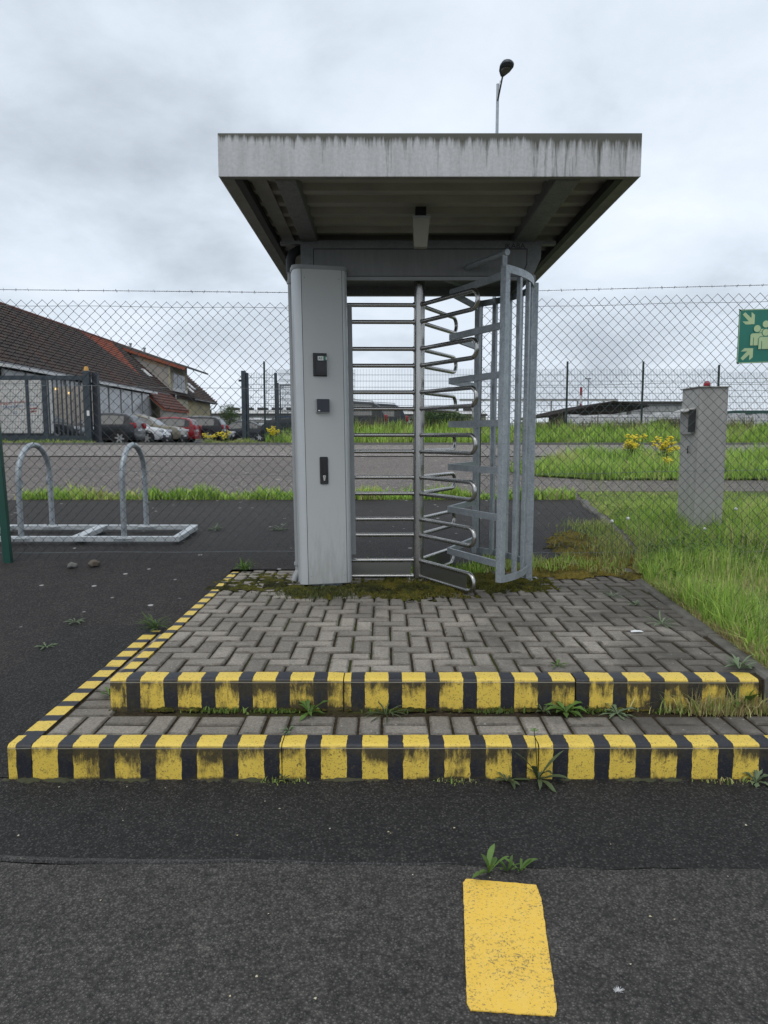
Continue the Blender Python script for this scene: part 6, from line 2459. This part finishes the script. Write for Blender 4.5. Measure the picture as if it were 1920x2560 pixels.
# tile courses: each row laps over the one below, pantile wave along the row
ncrs = 19
cl = sl_len / ncrs
tw = 0.30
ny = int((YB_ - YA) / (tw / 2))
crs_me = None
for c in range(ncrs):
    s0 = c * cl
    m = MB()
    for j in range(ny + 1):
        y = YA + j * tw / 2
        hh = 0.035 if j % 2 else 0.0
        m.v += [roof_pt(s0 - 0.03, y, 0.005 + hh), roof_pt(s0 + cl, y, 0.06 + hh), roof_pt(s0 + cl, y, 0.0)]
    for j in range(ny):
        for k in range(2):
            m.f.append((j * 3 + k, j * 3 + k + 1, j * 3 + k + 4, j * 3 + k + 3))
    o = m.build('tile_course', MT['roof_tile'], fixn=False)
    o.parent = roof
for k in range(int((YB_ - YA) / 0.4)):
    if k % 1 == 0:
        pass
m = MB()
k = 0
y = YA
while y < YB_:
    m.tube([(XR, y, ZR + 0.02), (XR, y + 0.40, ZR + 0.045)], 0.12, 8)
    y += 0.38
o = m.build('ridge_tiles', MT['ridge']); o.parent = roof; o['kind'] = 'stuff'
m = MB(); m.tube([(XE + 0.10, YA, ZE - 0.08), (XE + 0.10, 60.5, ZE - 0.08)], 0.08, 8)
m.tube([(XE + 0.10, 68.6, ZE - 0.08), (XE + 0.10, YB_, ZE - 0.08)], 0.08, 8)
part(m, 'gutter', simple('gutter_zinc', (0.08, 0.08, 0.085), 0.5), bl)
m = MB(); m.tube([(XE + 0.10, YB_ - 0.3, ZE - 0.1), (XE - 0.2, YB_ - 0.3, ZE - 0.55), (XE - 0.55, YB_ - 0.3, ZE - 0.75), (XE - 0.55, YB_ - 0.3, GB)], 0.06, 8)
part(m, 'downpipe', simple('grey_pipe', (0.16, 0.17, 0.18), 0.5), bl)
# walls
XW = XE - 0.62
m = MB(); m.b2((XW - 0.3, 52.0, GB), (XW, YB_ - 0.25, ZE - 0.02))
part(m, 'wall', MT['plaster_yellow'], bl)
m = MB(); m.b2((XW - 0.3, YA + 0.3, GB), (XW, 52.0, ZE - 0.02))
part(m, 'wall', MT['plaster_grey'], bl)
m = MB(); m.prism([(XW - 0.3, GB), (XF + 0.6, GB), (XF + 0.6, ZE), (XR, ZR - 0.25), (XW - 0.3, ZE)], lambda u, z, y: (u, y, z), YB_ - 0.5, YB_ - 0.26)
part(m, 'gable_wall', MT['plaster_yellow'], bl)
m = MB(); m.prism([(XW - 0.3, GB), (XF + 0.6, GB), (XF + 0.6, ZE), (XR, ZR - 0.25), (XW - 0.3, ZE)], lambda u, z, y: (u, y, z), YA + 0.3, YA + 0.5)
part(m, 'gable_wall', MT['plaster_grey'], bl)
# verge tiles at the far gable
m = MB()
for q in range(22):
    s0 = sl_len * q / 22
    a, b = Vector(roof_pt(s0, YB_, 0.05)), Vector(roof_pt(s0 + sl_len / 22 * 1.05, YB_, 0.09))
    m.box((a + b) / 2, (0.24, 0.20, 0.10))
part(m, 'verge_tiles', MT['verge_tile'], bl)['kind'] = 'stuff'
# skylights
for (s_, y) in ((4.6, 70.8), (3.9, 73.2), (3.5, 60.4)):
    m = MB(); m.add([roof_pt(s_, y, 0.14), roof_pt(s_ + 0.9, y, 0.14), roof_pt(s_ + 0.9, y + 0.8, 0.14), roof_pt(s_, y + 0.8, 0.14), roof_pt(s_, y, 0.0), roof_pt(s_ + 0.9, y, 0.0), roof_pt(s_ + 0.9, y + 0.8, 0.0), roof_pt(s_, y + 0.8, 0.0)],
                    [(0, 1, 2, 3), (0, 1, 5, 4), (1, 2, 6, 5), (2, 3, 7, 6), (3, 0, 4, 7)])
    o = m.build('skylight', MT['white_frame']); o.parent = roof
# dormer
DY0, DY1 = 62.6, 68.0
XD = -18.75
zd_r, xd_e, zd_e = ZR + 0.05, -16.65, EYE + 5.82
drm = MB()
dz = lambda x: zd_r + (zd_e - zd_r) * (x - XR) / (xd_e - XR)
drm.prism([(XR, zd_r), (xd_e, zd_e), (xd_e, zd_e - 0.16), (XR, zd_r - 0.16)], lambda u, z, y: (u, y, z), DY0 - 0.35, DY1 + 0.35)
dorm = part(drm, 'dormer_roof', simple('dormer_sheet', (0.085, 0.085, 0.082), 0.8), bl)
m = MB(); m.prism([(XR + 0.1, dz(XR + 0.1) - 0.16), (xd_e - 0.5, dz(xd_e - 0.5) - 0.16), (xd_e - 0.5, dz(xd_e - 0.5) - 0.42), (XR + 0.1, dz(XR + 0.1) - 0.42)], lambda u, z, y: (u, y, z), DY0 - 0.34, DY0 - 0.28)
o = m.build('verge_board', MT['verge_tile']); o.parent = dorm
m = MB(); m.prism([(XR + 0.2, ZR - 0.3), (XD, dz(XD) - 0.2), (XD, ZE + 0.3), ], lambda u, z, y: (u, y, z), DY0, DY0 + 0.2)
part(m, 'dormer_cheek', MT['plaster_grey'], bl)
m = MB(); m.prism([(XR + 0.2, ZR - 0.3), (XD, dz(XD) - 0.2), (XD, ZE + 0.3), ], lambda u, z, y: (u, y, z), DY1 - 0.2, DY1)
part(m, 'dormer_cheek', MT['plaster_grey'], bl)
m = MB(); m.b2((XD - 0.02, DY0, GB + 2.9), (XD + 0.18, DY1, dz(XD) - 0.1))
part(m, 'dormer_front', pbr('pale_yellow_plaster', (0.40, 0.36, 0.24), (0.33, 0.31, 0.25), rough=0.9, scale=0.6, kind='World'), bl)
m = MB(); m.prism([(-21.3, dz(-21.3) - 0.45), (-19.0, dz(-19.0) - 0.45), (-19.0, dz(-19.0) - 0.75), (-21.1, dz(-21.1) - 0.75)], lambda u, z, y: (u, y, z), DY0 - 0.02, DY0 + 0.01)
part(m, 'cheek_band', pbr('peach_plaster', (0.42, 0.30, 0.19), rough=0.9), bl)
# dormer window
wy0, wy1, wz0, wz1 = 63.3, 67.0, EYE + 4.15, EYE + 5.45
m = MB(); m.b2((XD + 0.17, wy0, wz0), (XD + 0.22, wy1, wz1))
win = part(m, 'window', MT['white_frame'], bl)
for k in range(3):
    a = wy0 + 0.10 + k * (wy1 - wy0 - 0.1) / 3
    m = MB(); m.b2((XD + 0.21, a, wz0 + 0.1), (XD + 0.235, a + (wy1 - wy0 - 0.1) / 3 - 0.10, wz1 - 0.1))
    o = m.build('pane', MT['window']); o.parent = win
m = MB(); m.b2((XD + 0.18, wy0 - 0.2, wz0 - 0.3), (XD + 0.36, wy1 + 0.2, wz0 - 0.02))
o = m.build('sill', MT['white_frame']); o.parent = win
for x_, y_ in ((-22.2, 63.4), (-21.0, 63.4)):
    m = MB(); m.lathe([(0.09, dz(x_) - 0.1), (0.09, dz(x_) + 0.30), (0.14, dz(x_) + 0.31), (0.14, dz(x_) + 0.42)], (x_, y_, 0), 10)
    part(m, 'vent_pipe', MT['cap'], bl)
m = MB(); m.tube([(XE + 0.12, DY0 - 0.2, ZE + 0.02), (XE + 0.1, DY0 - 0.2, ZE - 0.35), (XE - 0.5, DY0 - 0.2, ZE - 0.75), (XE - 0.5, DY0 - 0.2, GB)], 0.07, 8)
part(m, 'downpipe', MT['cap'], bl)
# windows in the far wall
for (y0_, y1_) in ((70.5, 71.8), (74.0, 75.2), (64.5, 65.8)):
    m = MB(); m.b2((XW - 0.02, y0_, GB + 0.9), (XW + 0.04, y1_, GB + 2.3))
    w2 = part(m, 'window', MT['white_frame'], bl)
    m = MB(); m.b2((XW + 0.03, y0_ + 0.12, GB + 1.0), (XW + 0.06, y1_ - 0.12, GB + 2.2))
    o = m.build('pane', MT['window']); o.parent = w2
# catslide porch roof
m = MB()
p0, p1 = Vector(roof_pt(sl_len, 0, -0.02)), Vector(roof_pt(sl_len + 2.2, 0, -0.02))
m.add([(p0.x, 54.0, p0.z), (p1.x, 54.0, p1.z), (p1.x, 61.0, p1.z), (p0.x, 61.0, p0.z), (p0.x, 54.0, p0.z - 0.15), (p1.x, 54.0, p1.z - 0.15), (p1.x, 61.0, p1.z - 0.15), (p0.x, 61.0, p0.z - 0.15)],
      [(0, 1, 2, 3), (4, 5, 6, 7), (0, 1, 5, 4), (1, 2, 6, 5), (2, 3, 7, 6), (3, 0, 4, 7)])
prch = part(m, 'porch_roof', MT['verge_tile'], bl)
for c in range(6):
    m = MB()
    for j in range(48):
        y = 54.0 + j * 0.15
        if y > 61: break
        hh = 0.03 if j % 2 else 0.0
        s0 = sl_len + c * 2.2 / 6
        m.v += [roof_pt(s0, y, 0.01 + hh), roof_pt(s0 + 2.2 / 6, y, 0.06 + hh), roof_pt(s0 + 2.2 / 6, y, 0.0)]
    nq = len(m.v) // 3
    for j in range(nq - 1):
        for k in range(2):
            m.f.append((j * 3 + k, j * 3 + k + 1, j * 3 + k + 4, j * 3 + k + 3))
    o = m.build('tile_course', pbr('red_clay_tile', (0.115, 0.042, 0.030), (0.075, 0.034, 0.026), rough=0.85, scale=3, kind='World') if c == 0 else bpy.data.materials['red_clay_tile'], fixn=False)
    o.parent = prch
m = MB(); m.b2((p1.x - 0.35, 54.2, GB), (p1.x - 0.15, 60.8, p1.z - 0.1))
part(m, 'porch_wall', MT['plaster_grey'], bl)
# glazed lean-to
XG = XE + 0.55
GZT = ZE - 0.22
m = MB(); m.add([(XG + 0.45, 33.0, GZT - 0.02), (XG + 0.45, 54.6, GZT - 0.02), (XW, 54.6, GZT + 0.16), (XW, 33.0, GZT + 0.16), (XG + 0.45, 33.0, GZT - 0.16), (XG + 0.45, 54.6, GZT - 0.16), (XW, 54.6, GZT + 0.04), (XW, 33.0, GZT + 0.04)],
                [(0, 1, 2, 3), (4, 5, 6, 7), (0, 1, 5, 4), (1, 2, 6, 5), (2, 3, 7, 6), (3, 0, 4, 7)])
part(m, 'lean_to_roof', MT['white_frame'], bl)
k = 0
y = 33.4
while y < 54.0:
    m = MB(); m.b2((XG - 0.02, y + 0.06, GB + 1.25), (XG + 0.0, y + 2.05, GZT - 0.2))
    part(m, 'glass_pane', MT['sheet_glass'], bl)
    m = MB(); m.b2((XG - 0.05, y - 0.05, GB), (XG + 0.05, y + 0.055, GZT - 0.18))
    part(m, 'mullion', simple('lean_to_post', (0.30, 0.31, 0.31), 0.5) if k == 0 else bpy.data.materials['lean_to_post'], bl)
    m = MB(); m.b2((XG - 0.08, y + 0.06, GB), (XG - 0.01, y + 2.05, GB + 1.22))
    part(m, 'base_panel', pbr('lean_to_base', (0.16, 0.15, 0.14), rough=0.8) if k == 0 else bpy.data.materials['lean_to_base'], bl)
    y += 2.11
    k += 1
m = MB(); m.b2((XG - 0.6, 54.05, GB), (XG, 54.15, GZT - 0.2))
part(m, 'end_panel', MT['whitewall'], bl)
# two lit lamps inside the lean-to
lm = NT('warm_lamp')
lm.set(Base_Color=(0.8, 0.6, 0.3), Emission_Color=(1.0, 0.62, 0.22, 1), Emission_Strength=0.9)
for i, (px, py) in enumerate(((126, 971), (141, 972), (174, 983))):
    q = atY(px, py, 31.5)
    m = MB(); m.b2((q.x - 0.05, 31.45, q.z - 0.05), (q.x + 0.05, 31.55, q.z + 0.05))
    tag(m.build('lit_lamp', lm.m), ['leftmost small warm lamp glowing behind the gate bars', 'second small warm lamp glowing behind the gate bars', 'rightmost small warm lamp glowing behind the gate bars'][i], 'lamp')
q0 = atY(108, 1000, 32).x
wl_ = empty('lean_to_wall', (q0, 32, GB), 'grey boarded end wall seen between the sliding gate bars', 'wall')
for k in range(9):
    m = MB(); xx = q0 - 0.4 + k * 0.30; m.b2((xx, 31.9, GB), (xx + 0.285, 32.0 + 0.01 * (k % 2), EYE + 2.15))
    part(m, 'board', MT['plaster_grey'], wl_)

# white box trailer with lettering
TY = 26.6
bx_ = lambda px: atY(px, 1000, TY).x
bz_ = lambda py: atY(50, py, TY).z
tr = empty('panel_box', (bx_(40), TY, hgt(-13, TY)), 'white ribbed panel box with red and blue lettering behind the gate', 'box')
X0t, X1t = bx_(-150), bx_(109)
m = MB(); m.b2((X0t, TY, bz_(1083)), (X1t, TY + 0.7, bz_(948)))
part(m, 'box_body', MT['whitewall'], tr)
xx = X0t
while xx < X1t - 0.05:
    m = MB(); m.b2((xx, TY - 0.012, bz_(1081)), (xx + 0.115, TY + 0.001, bz_(952)))
    part(m, 'side_rib', MT['whitewall'], tr)
    xx += 0.125
m = MB(); m.b2((X0t, TY + 0.1, hgt(-13, TY) + 0.12), (X1t, TY + 0.65, bz_(1083) - 0.002))
part(m, 'chassis', MT['trim'], tr)
for body_, px, py, sz, mat_, rot in (('Heinz  Horn', 1, 1013.5, 0.185, MT['tile_text_red'], 0.10), ('Mietwäsche-Service', 3, 1022.5, 0.165, MT['tile_text_blue'], 0.10)):
    me = text_mesh(body_, sz)
    q = Vector((bx_(px), TY - 0.014, bz_(py)))
    me.transform(Matrix.Translation(q) @ Matrix.Rotation(-rot, 4, 'Y') @ Matrix.Rotation(math.pi / 2, 4, 'X'))
    o = link('lettering', me, mat_)
    o.parent = tr
    o.matrix_parent_inverse = Matrix.Translation(-tr.location)
# small illegible red and blue lines below
for (px, py, ln, mat_) in ((74, 1022, 20, MT['tile_text_red']), (76, 1029, 17, MT['tile_text_red']), (33, 1030, 11, MT['tile_text_blue']), (32, 1034, 13, MT['tile_text_blue'])):
    m = MB()
    rg = random.Random(px + py)
    for k in range(ln // 2):
        a = Vector((bx_(px + k * 2), TY - 0.016, bz_(py - k * 0.2)))
        m.box(a, (0.022, 0.004, rg.uniform(0.03, 0.07) if py < 1030 else 0.02), Matrix.Rotation(rg.uniform(-0.7, 0.7), 4, 'Y'))
    part(m, 'lettering', mat_, tr)

# blue low container right of the side gate
CYb = 28.5
cx0, cx1 = atY(701, 1070, CYb).x, atY(701, 1070, CYb).x + 2.4
cz0, cz1 = hgt(cx0, CYb), atY(701, 1041, CYb).z
bc_ = empty('blue_container', ((cx0 + cx1) / 2, CYb, cz0), 'low blue ribbed container behind the narrow side gate', 'container')
m = MB(); m.b2((cx0, CYb, cz0 + 0.1), (cx1, CYb + 2.4, cz1))
part(m, 'container_body', MT['blue_box'], bc_)
for k in range(9):
    m = MB(); xx = cx0 + 0.06 + k * 0.27; m.b2((xx, CYb - 0.05, cz0 + 0.18), (xx + 0.10, CYb - 0.001, cz1 - 0.08))
    part(m, 'rib', MT['blue_box'], bc_)
for z in (cz0 + 0.08, cz1 - 0.08):
    m = MB(); m.b2((cx0 - 0.02, CYb - 0.06, z), (cx1 + 0.02, CYb - 0.002, z + 0.09))
    part(m, 'edge_rail', MT['blue_box'], bc_)

# ================================================================ distant halls
def hall(name, label, px0, px1, ytop, Y, depth, zg=0.9, skylights=0, band=0.28, wallm='hall_wall'):
    a, b = atY(px0, ytop, Y), atY(px1, ytop, Y)
    e_ = empty(name, ((a.x + b.x) / 2, Y, zg), label, 'hall')
    zt2 = (a.z + b.z) / 2
    hh = zt2 - zg
    m = MB(); m.b2((a.x, Y, zg), (b.x, Y + depth, zt2 - hh * band))
    part(m, 'wall', MT[wallm], e_)
    m = MB(); m.b2((a.x - 0.3, Y - 0.4, zt2 - hh * band), (b.x + 0.3, Y + depth, zt2 - hh * band + 0.35))
    part(m, 'gutter_line', MT['shed_roof'], e_)
    m = MB()
    m.add([(a.x - 0.3, Y - 0.3, zt2 - hh * band + 0.36), (b.x + 0.3, Y - 0.3, zt2 - hh * band + 0.36), (b.x + 0.3, Y + depth * 0.5, zt2), (a.x - 0.3, Y + depth * 0.5, zt2), (b.x + 0.3, Y + depth, zt2 - hh * band + 0.36), (a.x - 0.3, Y + depth, zt2 - hh * band + 0.36)],
          [(0, 1, 2, 3), (3, 2, 4, 5), (0, 3, 5), (1, 4, 2)])
    part(m, 'roof', MT['hall_roof'], e_)
    for k in range(skylights):
        x = a.x + (b.x - a.x) * (k + 0.5) / skylights
        m = MB(); m.b2((x - 1.0, Y + depth * 0.42, zt2 - 0.1), (x + 1.0, Y + depth * 0.5, zt2 + 0.42))
        part(m, 'roof_light', MT['shed_roof'], e_)
    n = int((b.x - a.x) / 6)
    for k in range(n):
        x = a.x + 3 + k * 6
        m = MB(); m.b2((x - 1.2, Y - 0.06, zg + hh * 0.15), (x + 1.2, Y - 0.01, zg + hh * 0.42))
        w2 = part(m, 'window_band', MT['window'], e_)
    return e_


hall('industrial_hall', 'long pale industrial hall with roof lights on the horizon behind entrance', 520, 760, 1016, 150, 40, skylights=6)
hall('industrial_hall', 'long pale industrial hall on horizon seen between the rotor bars', 862, 1215, 1018, 150, 40, skylights=9)
hall('grey_hall', 'grey gabled hall right of the open timber shed', 1548, 1800, 1000, 105, 40, band=0.10)
# dark-roofed far shed on the right
e_ = empty('far_shed', (0, 0, 0), 'low far shed with dark green roof at right edge', 'shed')
a, b = atY(1840, 1026, 90), atY(1990, 1026, 90)
e_.location = ((a.x + b.x) / 2, 90, 0.9)
m = MB(); m.b2((a.x, 90, a.z - 0.55), (b.x, 110, a.z)); part(m, 'roof', simple('green_roof', (0.02, 0.075, 0.06), 0.6), e_)
m = MB(); m.b2((a.x + 0.4, 90.5, 0.9), (b.x - 0.4, 109, a.z - 0.55)); part(m, 'wall', MT['hall_wall'], e_)

# open timber shed
SYd = 62.0
q = lambda px, py, Y=SYd: atY(px, py, Y)
A, Bp, Cc = q(1368, 1039), q(1531, 1002.5), q(1619, 1013)
sh = empty('open_shed', (Bp.x, SYd, 0.9), 'dark open-sided timber shed with low pitched roof beyond the bank', 'shed')
for (u, v) in ((A, Bp), (Bp, Cc)):
    m = MB()
    m.prism([(u.x, u.z), (v.x, v.z), (v.x, v.z - 0.16), (u.x, u.z - 0.16)], lambda x, z, y: (x, y, z), SYd - 0.4, SYd + 16)
    part(m, 'roof_slope', MT['shed_dark'], sh)
m = MB(); m.prism([(p_.x, p_.z) for p_ in (q(1372, 1043), q(1531, 1006), q(1617, 1017), q(1602, 1023), q(1530, 1036), q(1450, 1038), q(1430, 1036), q(1420, 1062), q(1376, 1062))], lambda x, z, y: (x, y, z), SYd, SYd + 0.15)
part(m, 'gable_boarding', MT['shed_dark'], sh)
m = MB(); m.b2((A.x + 0.5, SYd + 15, 0.9), (Cc.x - 0.3, SYd + 15.2, A.z - 0.3))
part(m, 'rear_wall', MT['shed_dark'], sh)
for k, px in enumerate((1380, 1405, 1424, 1446, 1478, 1575)):
    x = q(px, 1040).x
    m = MB(); m.b2((x - 0.14, SYd + 0.2, 0.9), (x + 0.14, SYd + 0.5, min(A.z + (x - A.x) * (Bp.z - A.z) / (Bp.x - A.x), Bp.z) - 0.25))
    part(m, 'shed_post', simple('grey_post', (0.22, 0.20, 0.18), 0.8) if k == 0 else bpy.data.materials['grey_post'], sh)
# white block stacks
stk = [(1432, 1036), (1458, 1040), (1486, 1037), (1512, 1036), (1538, 1038), (1566, 1037), (1592, 1035), (1622, 1036), (1650, 1031), (1682, 1030), (1815, 1036), (1842, 1033), (1872, 1036), (1902, 1034), (1345, 1053)]
names_ = ['first white block stack left, under the timber shed', 'second white block stack under the timber shed', 'third white block stack under the shed', 'fourth white block stack, below the shed ridge', 'fifth white block stack below the shed gable', 'sixth white block stack below the right shed slope',
          'white block stack at right end of the shed', 'white block stack just right of the shed', 'taller white block stack left of the control column', 'white block stack half hidden by the control column', 'white block stack just right of the control column', 'second white block stack right of the column', 'third white block stack right of the column', 'white block stack at right edge of the photo', 'low white block stack left of the shed']
proto = None
for i, (px, py) in enumerate(stk):
    Y = 52.0 + (i % 3) * 0.8
    t0 = atY(px, py, Y)
    e_ = empty('block_stack', (t0.x, Y, 0.93), names_[i], 'pallet stack', 'white block stacks in the storage yard')
    hh = t0.z - 0.93
    nl = max(3, int(hh / 0.24))
    if proto is None:
        m = MB(); m.cbox((0, 0, 0), (0.88, 0.9, 0.22), 0.02)
        proto = m.build('block_layer', MT['pallet'])
        pme = proto.data
        bpy.data.objects.remove(proto)
    for k in range(nl):
        o = bpy.data.objects.new('block_layer', pme)
        COL.objects.link(o)
        o.parent = e_
        o.location = (random.uniform(-0.03, 0.03), random.uniform(-0.03, 0.03), 0.11 + k * hh / nl)
        o.scale = (1, 1, hh / nl / 0.24)
# red and white mast, thin lamp mast, pipe bridge
Y = 85
a, b = q(1453, 968, Y), q(1453, 1075, Y)
ms_ = empty('striped_mast', (a.x, Y, 0.9), 'slim red and white striped mast behind the timber shed', 'mast')
zz = a.z
for k, (h_, mt_) in enumerate(((0.95, 'red'), (1.0, 'white_frame'), (1.0, 'red'), (1.0, 'white_frame'), (1.2, 'red'))):
    m = MB(); m.lathe([(0.15, zz - h_), (0.15, zz)], (a.x, Y, 0), 10)
    part(m, 'mast_band', MT[mt_], ms_)
    zz -= h_
m = MB(); m.lathe([(0.12, 0.9), (0.12, zz)], (a.x, Y, 0), 10)
part(m, 'mast_foot', MT['white_frame'], ms_)
Y = 95
a = q(1472, 948, Y)
ms_ = empty('lamp_mast', (a.x, Y, 0.9), 'thin grey yard lamp mast right of the striped mast', 'lamp mast')
m = MB(); m.tube([(a.x, Y, 0.9), (a.x, Y, a.z)], 0.07, 6); part(m, 'pole', MT['galv'], ms_)
m = MB(); m.b2((a.x - 0.5, Y - 0.1, a.z), (a.x + 0.3, Y + 0.1, a.z + 0.15)); part(m, 'lamp_head', MT['cap'], ms_)
Y = 120
a, b = q(1150, 997, Y), q(1545, 1000, Y)
ms_ = empty('pipe_bridge', ((a.x + b.x) / 2, Y, 0.9), 'long thin grey conveyor bridge above the timber shed', 'pipe bridge')
m = MB(); m.b2((a.x, Y, a.z - 0.35), (b.x, Y + 1, a.z)); part(m, 'girder', MT['hall_wall'], ms_)
for k in range(6):
    x = a.x + (b.x - a.x) * (k + 0.5) / 6
    m = MB(); m.b2((x - 0.12, Y + 0.3, 0.9), (x + 0.12, Y + 0.7, a.z - 0.35)); part(m, 'trestle', MT['hall_wall'], ms_)


# ================================================================ shrubs in the distance
def shrub(label, px, py, Y, rx, rz, seed, col, n=900, zg=None):
    c = atY(px, py, Y)
    rg = np.random.RandomState(seed)
    e_ = empty('shrub', (c.x, Y, zg if zg is not None else hgt(c.x, Y)), label, 'shrub', 'far shrubs')
    g = e_.location.z
    V, F = [], []
    for k in range(n):
        d = rg.randn(3); d /= np.linalg.norm(d) + 1e-6
        r_ = rg.rand() ** 0.4 * (0.75 + 0.35 * mnoise.noise(Vector((d[0] * 2, d[1] * 2, d[2] * 2 + seed))))
        p = Vector((c.x + d[0] * r_ * rx, Y + d[1] * r_ * rx, c.z + d[2] * r_ * rz))
        s_ = rx * 0.045 * (0.6 + 0.8 * rg.rand())
        a = Vector(rg.randn(3)).normalized() * s_
        b = Vector(rg.randn(3)).normalized() * s_ * 0.6
        o = len(V)
        V += [tuple(p - a), tuple(p + b), tuple(p + a), tuple(p - b)]
        F.append((o, o + 1, o + 2, o + 3))
    me = bpy.data.meshes.new('foliage')
    me.from_pydata(V, [], F)
    o = link('foliage', me, col)
    o.parent = e_
    o.matrix_parent_inverse = Matrix.Translation(-e_.location)
    m = MB(); m.tube([(c.x, Y, g - 0.1), (c.x + 0.05, Y, c.z)], [rx * 0.08, rx * 0.03], 6)
    part(m, 'trunk', MT['shed_dark'], e_)


lfm = leaf_mat('shrub_leaf', (0.10, 0.16, 0.04), (0.06, 0.10, 0.025))
shrub('bright green bush in the yard behind the parked cars', 573, 1042, 75, 1.5, 1.7, 1, lfm, 3200)
shrub('bushy growth on the bank seen through the rotor arms', 1100, 1052, 25.2, 1.3, 0.55, 2, lfm, 5000)
shrub('dark low bush on the bank right of the timber shed', 1668, 1062, 25.0, 0.8, 0.28, 3, leaf_mat('brown_leaf', (0.12, 0.10, 0.055), (0.07, 0.075, 0.035)), 2500)
